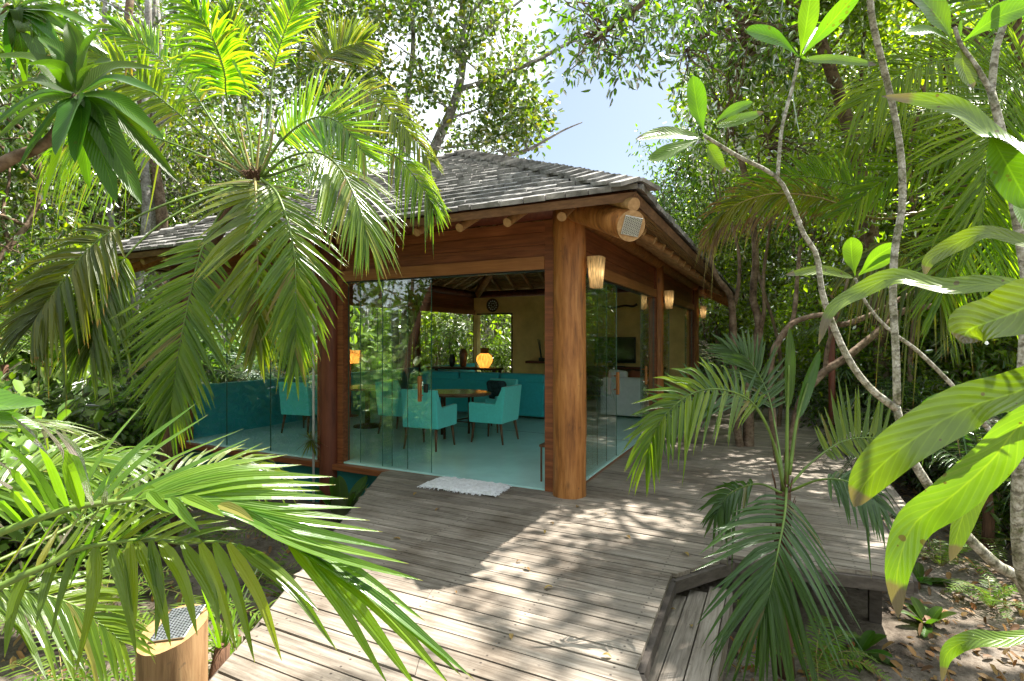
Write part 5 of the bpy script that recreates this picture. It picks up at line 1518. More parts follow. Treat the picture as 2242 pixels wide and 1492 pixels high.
# ---- the grey forked tree behind the roof
def grey_tree():
    t = thing('round_leaf_tree', 'grey forked tree with sparse round leaves rising behind the roof peak', 'tree', ground_at(905, 14.5))
    inv = Matrix.Translation(-t.location)
    def LP(*a): return inv @ P(*a)
    rng = np.random.default_rng(40)
    mb = MB()
    def br(pts, r0, r1, n=10):
        mb.tube(crv([LP(*p) for p in pts], 18), [r0 + (r1 - r0) * i / 18 for i in range(19)], n, wob=0.12, seed=r0 * 100)
    br([(880, 860, 14.5), (900, 600, 14.4), (925, 420, 14.2), (947, 335, 14), (985, 250, 13.8), (1005, 190, 13.6), (1015, 115, 13.4), (1012, 20, 13.2), (1020, -90, 13)], 0.18, 0.06)
    br([(1008, 195, 13.6), (1060, 180, 13.3), (1110, 160, 13), (1170, 135, 12.6), (1220, 108, 12.2), (1290, 70, 12)], 0.075, 0.03, 8)
    br([(1014, 118, 13.4), (1050, 85, 13.2), (1080, 45, 13.1), (1130, 10, 13), (1180, -30, 13)], 0.06, 0.02, 8)
    br([(962, 325, 13.9), (1020, 318, 13.7), (1075, 305, 13.5), (1130, 275, 13.2)], 0.04, 0.015, 7)
    br([(1075, 350, 13), (1150, 330, 12.8), (1190, 310, 12.6), (1235, 285, 12.4), (1275, 268, 12.3)], 0.05, 0.012, 7)
    br([(1012, 60, 13.3), (1040, 20, 13.2), (1075, -20, 13)], 0.05, 0.02, 7)
    br([(985, 245, 13.8), (955, 210, 13.7), (935, 180, 13.6), (915, 130, 13.5)], 0.045, 0.015, 7)
    br([(1008, 120, 13.4), (975, 90, 13.4), (950, 40, 13.3), (930, -20, 13.2)], 0.045, 0.015, 7)
    br([(975, 262, 13.8), (1030, 245, 13.6), (1090, 225, 13.4), (1140, 240, 13.2)], 0.035, 0.012, 7)
    br([(870, 860, 15), (860, 500, 14.8), (885, 300, 14.6), (893, 200, 14.5), (905, 100, 14.3), (900, -60, 14)], 0.12, 0.05)
    br([(888, 250, 14.5), (850, 180, 14.4), (800, 110, 14.3), (770, 20, 14.2)], 0.05, 0.02, 7)
    br([(860, 600, 14.9), (800, 380, 15), (740, 240, 15), (715, 100, 15), (700, -60, 15)], 0.1, 0.04, 8)
    c = np.concatenate([px_clusters(860, (640, 1190, -110, 325, lambda x, y: not (y > 300 and x > 1130) and not (x > 1110 and y < 60)), (12.3, 15), rng, 0.42, 0.014, 4),
                        px_clusters(240, (420, 700, -100, 250), (13.5, 16), rng, 0.35, 0.014, 6),
                        px_clusters(60, (1030, 1190, 180, 330, lambda x, y: y < 330 - (x - 1030) * 0.1), (12.5, 13.5), rng, 0.3, 0.02, 9)]) - np.array(t.location)
    tips = [Vector(v) for v in mb.v[::23]]
    T_ = np.array([tuple(v) for v in tips])
    for i in range(230):
        k = rng.integers(0, len(c))
        j = int(np.argmin(((T_ - c[k]) ** 2).sum(1)))
        mb.tube(crv(wander(tips[j], c[k], 3, 0.09, rng), 6), [0.018, 0.006], 4)
    mb.build('trunk', M['bark_grey'], t, True)
    V, Fq = leaves_np(c, 0.2, 13, 0.135, 0.10, rng, 'round', 0.3, 0.1, 0.35)
    fast_mesh('crown', V, Fq, G['round'], t)
    t2 = thing('bare_branch_tree', 'thin dead branched tree poking up over the right hip of the roof', 'tree', ground_at(1180, 13.4))
grey_tree()
bpy.data.objects.remove(bpy.data.objects['bare_branch_tree'])

def overhang_tree():
    t = thing('overhanging_tree', 'dark green long leaved tree whose branch hangs into the top of the sky gap', 'tree', ground_at(1935, 9.0))
    inv = Matrix.Translation(-t.location)
    rng = np.random.default_rng(52)
    mb = MB()
    def br(pts, r0, r1, n=8):
        mb.tube(crv([inv @ P(*p) for p in pts], 18), [r0 + (r1 - r0) * i / 18 for i in range(19)], n, wob=0.15, seed=r1 * 500)
    br([(1935, 1030, 9.0), (1925, 700, 8.8), (1890, 400, 8.5), (1800, 100, 8.0), (1740, 0, 7.6), (1690, -60, 7.2)], 0.12, 0.06, 10)
    br([(1800, 100, 8.0), (1730, 60, 7.5), (1650, 60, 7.1), (1560, -10, 6.7), (1430, -20, 6.4)], 0.05, 0.025)
    br([(1760, 30, 7.7), (1640, -60, 7.0), (1480, -40, 6.5), (1380, 30, 6.3), (1300, 90, 6.2)], 0.06, 0.02)
    br([(1660, 60, 7.2), (1560, 70, 6.8), (1500, 110, 6.6)], 0.03, 0.01)
    c = np.concatenate([px_clusters(90, (1185, 1500, -120, 190, lambda x, y: y < 40 + 150 * math.sin(math.pi * min(1, max(0, (x - 1150) / 330))) ** 0.6), (5.7, 7.0), rng, 0.34, 0.012, 2),
                        px_clusters(110, (1460, 1760, -120, 180), (6.3, 8.0), rng, 0.4, 0.012, 3),
                        px_clusters(36, (1500, 1600, 130, 420, lambda x, y: x > 1505 + abs(y - 300) * 0.15), (7.5, 9), rng, 0.3, 0.02, 3)]) - np.array(t.location)
    T_ = np.array(mb.v[::11])
    for i in range(150):
        k = rng.integers(0, len(c)); j = int(np.argmin(((T_ - c[k]) ** 2).sum(1)))
        mb.tube(crv(wander(Vector(T_[j]), c[k], 3, 0.07, rng), 6), [0.012, 0.004], 4)
    mb.build('trunk', M['bark_brown'], t, True)
    V, Fq = leaves_np(c, 0.13, 17, 0.115, 0.045, rng, 'lance', 0.35, 0.35, 0.3)
    fast_mesh('crown', V, Fq, G['green'], t)
overhang_tree()

def deck_tree():
    t = thing('deck_tree', 'pale two stemmed tree growing up through the planks of the deck', 'tree', ground_at(1640, 7.95))
    inv = Matrix.Translation(-t.location)
    rng = np.random.default_rng(61)
    mb = MB()
    def br(pts, r0, r1, n=10):
        mb.tube(crv([inv @ P(*p) for p in pts], 22), [r0 + (r1 - r0) * i / 22 for i in range(23)], n, wob=0.22, seed=r0 * 77)
    br([(1624, 1062, 7.95), (1622, 985, 7.95), (1608, 900, 8), (1606, 800, 8), (1604, 700, 8), (1597, 645, 8), (1570, 608, 7.9), (1556, 560, 7.9), (1572, 490, 7.8)], 0.062, 0.035)
    br([(1600, 690, 8), (1615, 640, 8.1), (1618, 560, 8.2), (1600, 480, 8.3)], 0.035, 0.02)
    br([(1642, 1062, 8), (1638, 985, 8), (1640, 920, 8), (1632, 860, 8.1), (1650, 780, 8.1), (1663, 710, 8.1), (1648, 650, 8.2), (1655, 560, 8.3), (1640, 420, 8.3), (1600, 250, 8.2), (1610, 100, 8)], 0.085, 0.035, 12)
    br([(1655, 760, 8.1), (1672, 690, 8), (1672, 600, 7.9), (1690, 450, 7.9), (1680, 300, 8)], 0.03, 0.015)
    br([(1604, 300, 8.2), (1560, 200, 8.2), (1530, 80, 8.2)], 0.035, 0.015)
    br([(1632, 860, 8.1), (1600, 830, 8.3), (1570, 760, 8.6)], 0.03, 0.012)
    c = np.concatenate([px_clusters(160, (1530, 1800, 60, 420), (7.4, 9.5), rng, 0.4, 0.012, 12), px_clusters(100, (1500, 1850, -260, 80), (7.0, 9.5), rng, 0.4, 0.012, 14)]) - np.array(t.location)
    T_ = np.array(mb.v[::11])
    for i in range(200):
        k = rng.integers(0, len(c)); j = int(np.argmin(((T_ - c[k]) ** 2).sum(1)))
        mb.tube(crv(wander(Vector(T_[j]), c[k], 3, 0.1, rng), 6), [0.014, 0.004], 4)
    mb.build('trunk', M['bark_brown'], t, True)
    V, Fq = leaves_np(c, 0.16, 15, 0.095, 0.06, rng, 'round', 0.4, 0.2, 0.3)
    fast_mesh('crown', V, Fq, G['yellow'], t)
deck_tree()

def canopy_tree(label, base, box, n, seed, hole=None):  # added tree; its high crown is placed to dapple and shade the deck
    t = thing('added_canopy_tree', label, 'tree', base)
    rng = np.random.default_rng(seed); mb = MB(); inv = Matrix.Translation(-Vector(base))
    pts = []
    while len(pts) < n:
        p = np.array([rng.uniform(*box[0]), rng.uniform(*box[1]), rng.uniform(*box[2])])
        if p[1] < 5.6 and p[0] < 5.3 and p[2] < 10: continue
        if hole and math.hypot(p[0] - hole[0], p[1] - hole[1]) < hole[2]: continue  # gap left in the added crown for a pool of sun
        if noise.noise(Vector((p[0] * 1.15, p[1] * 1.15, seed))) < (0.0 if p[2] < 10 else 0.1): continue
        pts.append(p - np.array(base))
    c = np.array(pts)
    cen = c.mean(0)
    tr = crv(wander((0, 0, -.1), (cen[0] * .7, cen[1] * .7, cen[2] - .6), 4, 0.12, rng), 14)
    mb.tube(tr, [0.13 - 0.07 * i / 14 for i in range(15)], 10, wob=0.15)
    tops = tr[8:]
    for i in range(26):
        w = crv(wander(tops[rng.integers(0, len(tops))], c[rng.integers(0, n)], 4, 0.2, rng), 9)
        mb.tube(w, [0.045 - 0.037 * k / 9 for k in range(10)], 6); tops = tops + w[5:]
    mb.build('trunk', M['bark_brown'], t, True)
    V, Fq = leaves_np(c, 0.17, 22, 0.13, 0.085, rng, 'round', 0.6, 0.1, 0.3)
    fast_mesh('crown', V, Fq, G['yellow'], t)
canopy_tree('tall tree added beyond the deck edge, its high crown shaped to dapple the near deck', (7.6, 6.3, GZ), ((3.9, 6.8), (4.9, 9.7), (6.7, 8.8)), 560, 2, (4.65, 6.75, 0.8))
canopy_tree('tall tree added beyond the far deck edge, its high crown shaped to shade the walk', (8.3, 10.6, GZ), ((5.3, 8.2), (10.0, 15.5), (6.8, 9.3)), 300, 3, (7.0, 12.0, 0.9))
canopy_tree('tallest tree added out of view at the right, its top placed to throw soft shade on the near planks', (8.8, 5.2, GZ), ((4.9, 8.4), (4.9, 7.4), (10.5, 12.0)), 48, 8)
def bent_tree():
    t = thing('gnarled_tree', 'low gnarled tree whose bare branches sweep sideways behind the plumeria stems', 'tree', ground_at(1740, 6.9))
    inv = Matrix.Translation(-t.location); mb = MB()
    def br(pts, r0, r1, n=9):
        mb.tube(crv([inv @ P(*p) for p in pts], 24), [r0 + (r1 - r0) * i / 24 for i in range(25)], n, wob=0.3, seed=r0 * 77)
    br([(1715, 1100, 6.9), (1735, 950, 6.9), (1759, 870, 6.8), (1806, 813, 6.8), (1854, 782, 6.8), (1936, 714, 6.9), (1983, 680, 7), (2041, 670, 7), (2085, 645, 7.2)], 0.055, 0.035)
    br([(1690, 780, 7.0), (1731, 711, 7.0), (1803, 690, 7), (1840, 712, 7), (1912, 687, 7), (1990, 646, 7), (2060, 630, 7.1)], 0.04, 0.028)
    br([(1715, 1100, 6.9), (1690, 900, 7), (1692, 770, 7.0), (1735, 705, 7.1), (1750, 560, 7.3), (1770, 420, 7.5)], 0.045, 0.02)
    br([(1806, 813, 6.8), (1815, 750, 6.9), (1850, 640, 7), (1880, 480, 7.2)], 0.03, 0.012)
    br([(1936, 714, 6.9), (1955, 640, 7), (1940, 540, 7.2)], 0.02, 0.01)
    mb.build('trunk', M['bark_brown'], t, True)
    rng = np.random.default_rng(3)
    c = np.concatenate([px_clusters(40, (1700, 2060, 380, 620), (6.8, 8.0), rng, 0.4, 0.012, 22)]) - np.array(t.location)
    V, Fq = leaves_np(c, 0.16, 13, 0.10, 0.05, rng, 'lance', 0.4, 0.3, 0.3)
    fast_mesh('crown', V, Fq, G['yellow'], t)
bent_tree()
# bare trunks one can tell apart
random.seed(90)
def stem_tree(px0, py0, px1, d, r, label, bark='bark_grey', leaves=True, bend=20):
    b = ground_at(px0, d)
    t = thing('slim_tree', label, 'tree', b, group='slim trunks between the trees')
    inv = Matrix.Translation(-b); rng = np.random.default_rng(int(px0 + d * 10))
    mb = MB()
    top = P(px1, -120, d)
    pts = [b - Vector((0, 0, .1))] + [b.lerp(top, k) + Vector((random.uniform(-1, 1), random.uniform(-1, 1), 0)) * bend / F_PX * d for k in (.2, .4, .6, .8)] + [top]
    pts = [inv @ p for p in pts]
    c_ = crv(pts, 18)
    mb.tube(c_, [r * (1 - 0.55 * i / 18) for i in range(19)], 9, wob=0.2, seed=px0)
    cl = []
    for k in range(7):
        i = random.randint(9, 17); p = c_[i]; q = p + Vector((random.uniform(-1, 1), random.uniform(-.6, .6), random.uniform(.2, 1.0)))
        mb.tube(crv([p, p.lerp(q, .5) + Vector((0, 0, .1)), q], 6), [r * .3, r * .1], 6)
        cl += [tuple(q + Vector(rng.normal(size=3) * 0.25)) for _ in range(5)]
    mb.build('trunk', M[bark], t, True)
    V, Fq = leaves_np(np.array(cl), 0.15, 12, 0.10, 0.06, rng, 'round', 0.4, 0.1, 0.3)
    fast_mesh('crown', V, Fq, G['yellow'] if bark == 'bark_brown' else G['round'], t)
for a in [(305, 0, 320, 12.5, 0.13, 'thick pale trunk standing under the left eave'), (342, 0, 300, 13.2, 0.16, 'leaning dark mottled trunk beside the thick pale one under the left eave', 'bark_brown', True, 40),
          (360, 0, 350, 13.8, 0.09, 'thin pale trunk right of the leaning mottled one under the eave'), (245, 0, 225, 12.8, 0.10, 'pale trunk farthest out under the left eave'),
          (440, 0, 330, 17, 0.13, 'pale trunk slanting up behind the palm crown'), (1700, 0, 1640, 9.8, 0.035, 'thin brown trunk just right of the deck tree', 'bark_brown'),
          (1880, 0, 1905, 9.2, 0.05, 'slim brown trunk behind the comb shaped frond', 'bark_brown'), (2010, 0, 2020, 8.2, 0.04, 'slim dark trunk between the two grey stems', 'bark_brown'),
          (2105, 0, 2080, 8.8, 0.075, 'dark trunk behind the large white lit leaf', 'bark_brown'), (1770, 0, 1790, 12.5, 0.05, 'slim trunk at the right side of the deck end', 'bark_brown'),
          (1930, 0, 1900, 13, 0.06, 'slim brown trunk deep in the shade behind the gnarled branches', 'bark_brown'), (2175, 0, 2190, 10, 0.06, 'brown trunk deep in the shade by the right edge', 'bark_brown')]:
    stem_tree(*a)
mb = MB(); mb.tube([P(1822, 1060, 8.0), P(1821, 690, 8.0)], 0.045, 14)
tag(mb.build('red_post', M['redpost'], smooth=True), 'thin red stained post standing at the far deck edge', 'post')
mb = MB()
pts = [ground_at(330, 9.2, 0.8) + Vector((0, 0, 0.1)), ground_at(400, 9.4, 1.35), ground_at(470, 9.8, 1.0)]

# ================================================================ HERO PLANTS
random.seed(123)
def PL(l, inv=None):
    return [(inv @ P(*p)) if inv is not None else P(*p) for p in l]
CAMN = Vector((0.05, -1, 0.25))
SUNN = Vector((0.42, -0.80, 0.55))
def left_palm():
    b = ground_at(375, 5.6)
    t = thing('coconut_palm', 'sunlit young coconut palm drooping over the left half of the pavilion', 'palm', b)
    inv = Matrix.Translation(-b)
    mb = MB()
    pts = crv([inv @ (b - Vector((0, 0, .2))), inv @ P(372, 1000, 5.5), inv @ P(395, 760, 5.35), inv @ P(470, 520, 5.15), inv @ P(556, 395, 5.05)], 16)
    mb.tube(pts, [0.085 - 0.03 * i / 16 for i in range(17)], 12, wob=0.25)
    mb.build('trunk', M['fibre'], t, True)
    cb = MB(); random.seed(4)
    for k in range(26):
        a = random.uniform(0, 6.28); base = inv @ P(556 + random.uniform(-14, 14), 395, 5.02)
        cb.tube(crv([base, base + Vector((math.cos(a) * .05, math.sin(a) * .05, .08)), base + Vector((math.cos(a) * .10, math.sin(a) * .10, random.uniform(.0, .14)))], 5), [0.012, 0.003], 5)
    cb.build('crown_fibre', M['fibre'], t, True)
    def f(pts, L_, n, N=CAMN, **k):
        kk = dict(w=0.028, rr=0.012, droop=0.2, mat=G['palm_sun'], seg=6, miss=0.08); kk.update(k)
        n = int(n * 1.5)
        frond(t, PL(pts, inv), L_, n, N, **kk)
    yp = M['petiole_y']
    # hanging straight down, broad
    f([(558, 392, 4.95), (560, 420, 4.75), (563, 520, 4.55), (565, 640, 4.5), (563, 740, 4.5)], 0.62, 30, SUNN, lift=0.02, w=0.046, a0=70, a1=10, start=0.05, droop=0.15, rmat=yp, jit=4)
    # down, right of it
    f([(572, 392, 4.95), (610, 430, 4.7), (642, 540, 4.55), (648, 660, 4.5), (646, 800, 4.5)], 0.56, 34, SUNN, lift=0.02, w=0.036, a0=62, a1=8, start=0.12, droop=0.2)
    # left, olive, in front of the low roof end
    f([(540, 396, 5.0), (430, 425, 4.7), (310, 470, 4.45), (200, 540, 4.25), (105, 660, 4.15), (80, 700, 4.1)], 0.50, 40, w=0.042, a0=70, a1=18, start=0.5, droop=0.4, mat=G['palm_olive'])
    f([(542, 398, 4.95), (440, 440, 4.7), (340, 500, 4.5), (255, 590, 4.35), (212, 690, 4.3), (202, 760, 4.3)], 0.44, 36, w=0.042, a0=66, a1=14, start=0.55, droop=0.45, mat=G['palm'])
    # herringbone frond hanging in the middle left
    f([(548, 400, 4.9), (495, 450, 4.7), (445, 540, 4.5), (415, 650, 4.4), (388, 790, 4.35), (372, 920, 4.35)], 0.60, 34, Vector((0.25, -0.9, 0.4)), w=0.034, a0=62, a1=16, start=0.36, droop=0.15, jit=3, mat=G['palm'])
    # upright and arching ones
    f([(550, 388, 5.05), (520, 300, 5.0), (497, 215, 4.9), (490, 150, 4.8), (455, 60, 4.7), (400, -20, 4.6)], 0.48, 36, start=0.42, droop=0.5, a0=70, a1=20)
    f([(556, 386, 5.05), (545, 290, 5.1), (525, 190, 5.1), (505, 110, 5.1), (500, 20, 5.1)], 0.42, 32, start=0.45, a0=50, a1=15, droop=0.1)
    f([(570, 386, 5.0), (600, 330, 4.9), (645, 282, 4.8), (700, 256, 4.7), (750, 275, 4.6), (800, 340, 4.55)], 0.52, 40, start=0.3, a0=72, a1=30, droop=0.0, w=0.026, lift=0.0)
    f([(572, 388, 5.0), (630, 345, 4.85), (695, 335, 4.7), (745, 370, 4.6), (785, 450, 4.5), (805, 520, 4.45)], 0.58, 36, SUNN, lift=0.02, start=0.35, a0=60, a1=12, droop=0.35, w=0.028)
    f([(566, 384, 5.1), (640, 270, 5.1), (720, 205, 5.1), (800, 200, 5.05), (870, 260, 5.0), (940, 350, 5.0)], 0.36, 38, start=0.38, a0=75, a1=25, droop=0.45, w=0.022)
    f([(575, 390, 5.0), (700, 350, 5.0), (800, 330, 5.0), (870, 345, 4.95), (930, 420, 4.9), (945, 450, 4.9)], 0.30, 30, start=0.5, a0=60, a1=15, droop=0.7, w=0.022)
    f([(545, 386, 5.05), (450, 300, 5.0), (350, 215, 4.9), (250, 140, 4.8), (150, 90, 4.7)], 0.5, 38, start=0.38, a0=68, a1=22, droop=0.45)
    f([(548, 384, 5.1), (480, 290, 5.2), (420, 200, 5.3), (330, 110, 5.4), (250, 60, 5.4)], 0.58, 32, start=0.42, a0=60, a1=20, droop=0.3)
    f([(542, 390, 5.05), (440, 340, 5.3), (330, 300, 5.5), (220, 290, 5.7), (120, 330, 5.8)], 0.6, 34, start=0.4, a0=70, a1=22, droop=0.9)
    f([(562, 382, 5.1), (590, 260, 5.2), (600, 150, 5.3), (640, 30, 5.3), (690, -40, 5.3)], 0.42, 30, start=0.5, a0=50, a1=18, droop=0.2)
    f([(560, 386, 5.05), (620, 240, 5.3), (690, 150, 5.4), (740, 110, 5.5), (800, 90, 5.5)], 0.5, 30, start=0.55, a0=70, a1=30, droop=0.1)
    # bare leaf stalks standing at the crown
    sb = MB()
    for q in ([(552, 392), (500, 330), (470, 290)], [(554, 390), (535, 320), (525, 270)], [(560, 390), (568, 300), (575, 240)], [(566, 392), (590, 330), (600, 280)], [(548, 394), (500, 360), (430, 340)]):
        sb.tube(crv([inv @ P(x, y, 5.05) for x, y in q], 8), [0.014, 0.006], 7)
    sb.build('young_stalk', M['petiole_y'], t, True)
left_palm()

def whorl_plant():
    b = ground_at(-330, 2.3)
    t = thing('glossy_leaf_shrub', 'shrub with a hanging whorl of long dark glossy leaves on a brown branch, top left', 'shrub', b)
    inv = Matrix.Translation(-b)
    mb = MB()
    mb.tube(crv([inv @ b, inv @ P(-300, 900, 2.3), inv @ P(-150, 480, 2.35), inv @ P(0, 362, 2.4), inv @ P(95, 318, 2.42), inv @ P(140, 260, 2.42), inv @ P(168, 208, 2.42)], 26), [0.04 - 0.026 * i / 26 for i in range(27)], 10, wob=0.15)
    mb.tube(crv([inv @ P(-150, 480, 2.35), inv @ P(-120, 200, 2.6), inv @ P(-30, 60, 2.7), inv @ P(20, 10, 2.7)], 14), [0.02, 0.01], 8)
    mb.build('branch', M['bark_brown'], t, True)
    random.seed(31)
    c0 = (168, 205)
    tips = [(125, 330, 48), (165, 345, 46), (195, 400, 46), (100, 430, 44), (250, 425, 42), (300, 430, 42), (255, 300, 40), (320, 335, 36), (375, 385, 34), (345, 300, 36),
            (-10, 215, 44), (-20, 285, 46), (-10, 130, 42), (90, 90, 34), (150, 60, 34), (215, 70, 32), (335, 205, 34), (330, 155, 32), (238, 140, 34), (-30, 330, 48), (45, 365, 46), (60, 145, 36)]
    for i, (x, y, w) in enumerate(tips):
        dx, dy = x - c0[0], y - c0[1]
        dd = 2.42 + random.uniform(-0.25, 0.3); x = c0[0] + dx * 1.08; y = c0[1] + dy * 1.08
        m1 = (c0[0] + dx * 0.5 + (10 if dx < 0 else -4), c0[1] + dy * 0.5 - 22 - abs(dx) * 0.06, (2.42 + dd) / 2)
        pts = PL([(c0[0] + dx * 0.04, c0[1] + dy * 0.04, 2.42), m1, (x, y, dd)], inv)
        lb = MB(); N = Vector((dx * 0.002, -0.75, 0.7 if dy < 150 else 0.25)) + Vector((random.uniform(-.3, .3), 0, random.uniform(-.15, .15)))
        lb.blade(pts, w * random.uniform(1.0, 1.3) / F_PX * 2.42, N, fold=0.35, prof='lance', seg=14, wave=0.05)
        lb.build('leaf', G['lance'], t, True)
    c1 = (30, 20)
    for i, (x, y, w) in enumerate([(130, 95, 30), (160, 150, 30), (85, 150, 30), (45, 60, 28), (210, 60, 26), (-30, 120, 34), (60, 200, 34), (150, 20, 26), (120, -40, 30), (20, 160, 32), (240, 120, 26), (190, 110, 30), (110, 180, 30), (-20, 60, 34), (150, 70, 26)]):
        dx, dy = x - c1[0], y - c1[1]
        pts = PL([(c1[0], c1[1], 2.7), (c1[0] + dx * .5, c1[1] + dy * .5 - 18, 2.65), (x, y, 2.7 + random.uniform(-.2, .2))], inv)
        lb = MB(); lb.blade(pts, w / F_PX * 2.7, Vector((random.uniform(-.4, .4), -0.8, 0.5)), fold=0.35, prof='lance', seg=12, wave=0.05)
        lb.build('leaf', G['plum_clean'] if i % 3 else G['lance'], t, True)
whorl_plant()

def front_palm():
    b = Vector((-2.3, 1.0, GZ))
    t = thing('foreground_palm', 'big glossy palm fronds reaching in low from the bottom left corner', 'palm', b)
    inv = Matrix.Translation(-b)
    mb = MB(); mb.tube([Vector((0, 0, -.2)), Vector((0.02, 0, .35)), Vector((0.05, 0, .75))], [0.11, 0.09, 0.07], 14, wob=0.2)
    mb.build('trunk', M['fibre'], t, True)
    def F(rach, leaflets, rr, name='frond', wsc=1.0):
        lb = MB()
        for q in leaflets:
            pts = q[:-1]; w = q[-1] * wsc
            p3 = [inv @ P(*p) for p in pts]
            dmid = pts[len(pts) // 2][2]
            lb.blade(p3, w / F_PX * dmid, Vector((random.uniform(-.35, .35), -0.65 + random.uniform(-.3, .3), 0.8)), fold=0.45, prof='leaflet', seg=12, half=1)
        fo = lb.build(name, G['palm'], t)
        rb = MB(); c = crv([inv @ P(*p) for p in rach], 26); rb.tube(c, [rr * (1.1 - 0.85 * i / 26) for i in range(27)], 8)
        rb.build('stalk', M['petiole'], fo, True)
    random.seed(55)
    r1 = [(-700, 1500, 1.2), (-260, 1270, 1.3), (-60, 1190, 1.35), (50, 1148, 1.38), (160, 1112, 1.4), (270, 1096, 1.45), (345, 1088, 1.5), (425, 1102, 1.55), (540, 1140, 1.6), (650, 1175, 1.65), (720, 1215, 1.7)]
    L1 = []
    # underside fingers curling up to the left
    for (bx, by, mx_, my, tx, ty, w) in [(205, 1104, 172, 1000, 122, 942, 26), (178, 1112, 140, 1000, 83, 922, 30), (152, 1116, 100, 990, 26, 911, 30), (126, 1124, 70, 1030, -15, 950, 22), (102, 1130, 45, 1050, -45, 985, 20), (76, 1138, 20, 1070, -60, 1030, 18), (50, 1148, 0, 1100, -70, 1070, 16), (10, 1160, -30, 1130, -80, 1110, 16)]:
        L1.append(((bx, by, 1.4), (mx_, my, 1.34), (tx, ty, 1.25), w))
    # long ones sweeping up right
    for (bx, by, mx_, my, tx, ty, w) in [(165, 1112, 230, 990, 318, 880, 17), (195, 1106, 300, 985, 429, 884, 18), (215, 1104, 320, 1000, 456, 908, 17), (232, 1102, 370, 1010, 533, 939, 18), (250, 1100, 400, 1030, 546, 960, 18), (270, 1098, 420, 1045, 576, 970, 15),
                                     (290, 1094, 440, 1030, 630, 996, 24), (310, 1092, 480, 1035, 660, 1018, 26), (325, 1090, 520, 1045, 728, 1044, 30), (340, 1090, 540, 1060, 735, 1062, 28), (360, 1090, 560, 1085, 762, 1092, 30),
                                     (390, 1094, 580, 1110, 790, 1112, 26), (410, 1098, 600, 1120, 810, 1140, 28), (440, 1106, 640, 1140, 838, 1165, 26), (480, 1118, 680, 1165, 870, 1205, 28), (510, 1128, 700, 1190, 895, 1235, 28), (545, 1140, 720, 1215, 926, 1272, 30),
                                     (300, 1094, 470, 1060, 640, 1045, 22), (350, 1092, 520, 1070, 700, 1075, 24)]:
        L1.append(((bx, by, 1.45), (mx_, my, 1.55), (tx, ty, 1.7), w))
    # end bunch sweeping down to the bottom right
    for (bx, by, mx_, my, tx, ty, w) in [(600, 1160, 800, 1290, 1040, 1490, 34), (640, 1172, 830, 1330, 985, 1500, 36), (660, 1180, 790, 1340, 915, 1510, 36), (690, 1200, 840, 1320, 1010, 1480, 30), (580, 1155, 760, 1240, 930, 1360, 28), (620, 1165, 740, 1320, 850, 1500, 30)]:
        L1.append(((bx, by, 1.62), (mx_, my, 1.6), (tx, ty, 1.55), w))
    # short pinched ones lying along the stalk
    for (bx, by, mx_, my, tx, ty, w) in [(325, 1078, 350, 1105, 380, 1125, 22), (372, 1090, 405, 1130, 438, 1165, 24), (400, 1088, 450, 1110, 492, 1132, 26), (480, 1105, 520, 1120, 556, 1142, 24), (510, 1116, 560, 1138, 606, 1162, 24), (235, 1104, 232, 1075, 240, 1040, 24), (262, 1094, 275, 1080, 292, 1068, 20), (300, 1090, 320, 1072, 340, 1070, 22)]:
        L1.append(((bx, by, 1.42), (mx_, my, 1.38), (tx, ty, 1.36), w))
    # lower side, hanging back to the left
    for (bx, by, mx_, my, tx, ty, w) in [(195, 1108, 140, 1180, 70, 1290, 22), (225, 1104, 180, 1170, 120, 1260, 20), (255, 1102, 200, 1180, 150, 1290, 20), (290, 1098, 240, 1150, 170, 1240, 18), (330, 1096, 260, 1160, 190, 1250, 18), (140, 1122, 90, 1190, 20, 1300, 22), (90, 1136, 40, 1210, -20, 1300, 20), (380, 1098, 300, 1150, 215, 1215, 16), (420, 1104, 350, 1150, 260, 1210, 16)]:
        L1.append(((bx, by, 1.46), (mx_, my, 1.5), (tx, ty, 1.5), w))
    F(r1, L1, 0.011)
    r2 = [(-500, 1500, 1.3), (-150, 1360, 1.4), (40, 1265, 1.45), (110, 1235, 1.48), (165, 1205, 1.5), (235, 1190, 1.5), (320, 1182, 1.52), (400, 1190, 1.55), (480, 1186, 1.58), (560, 1205, 1.6)]
    L2 = []
    for (bx, by, mx_, my, tx, ty, w) in [(210, 1196, 205, 1310, 165, 1478, 32), (118, 1232, 100, 1290, 80, 1365, 26), (245, 1190, 275, 1290, 300, 1440, 34), (285, 1186, 290, 1300, 295, 1380, 28), (300, 1184, 345, 1290, 374, 1415, 28), (350, 1186, 400, 1270, 432, 1392, 28), (400, 1190, 460, 1290, 482, 1370, 28),
                                     (440, 1190, 480, 1290, 519, 1425, 28), (470, 1188, 520, 1300, 558, 1452, 28), (500, 1190, 570, 1310, 617, 1448, 26), (520, 1194, 640, 1290, 738, 1425, 26), (540, 1200, 620, 1260, 700, 1340, 22), (165, 1208, 140, 1290, 110, 1400, 24), (60, 1255, 30, 1330, 10, 1440, 26), (330, 1184, 350, 1300, 340, 1400, 24)]:
        L2.append(((bx, by, 1.5), (mx_, my, 1.46), (tx, ty, 1.42), w))
    for (bx, by, mx_, my, tx, ty, w) in [(160, 1208, 215, 1150, 262, 1105, 14), (200, 1198, 250, 1150, 298, 1104, 14), (232, 1190, 290, 1140, 335, 1108, 14), (262, 1188, 330, 1140, 392, 1118, 14), (300, 1184, 380, 1150, 440, 1130, 14), (340, 1184, 420, 1150, 500, 1140, 14), (120, 1230, 160, 1180, 190, 1130, 14), (80, 1246, 110, 1190, 130, 1150, 14), (380, 1188, 470, 1160, 540, 1160, 14), (440, 1188, 400, 1182, 290, 1172, 16)]:
        L2.append(((bx, by, 1.5), (mx_, my, 1.55), (tx, ty, 1.6), w))
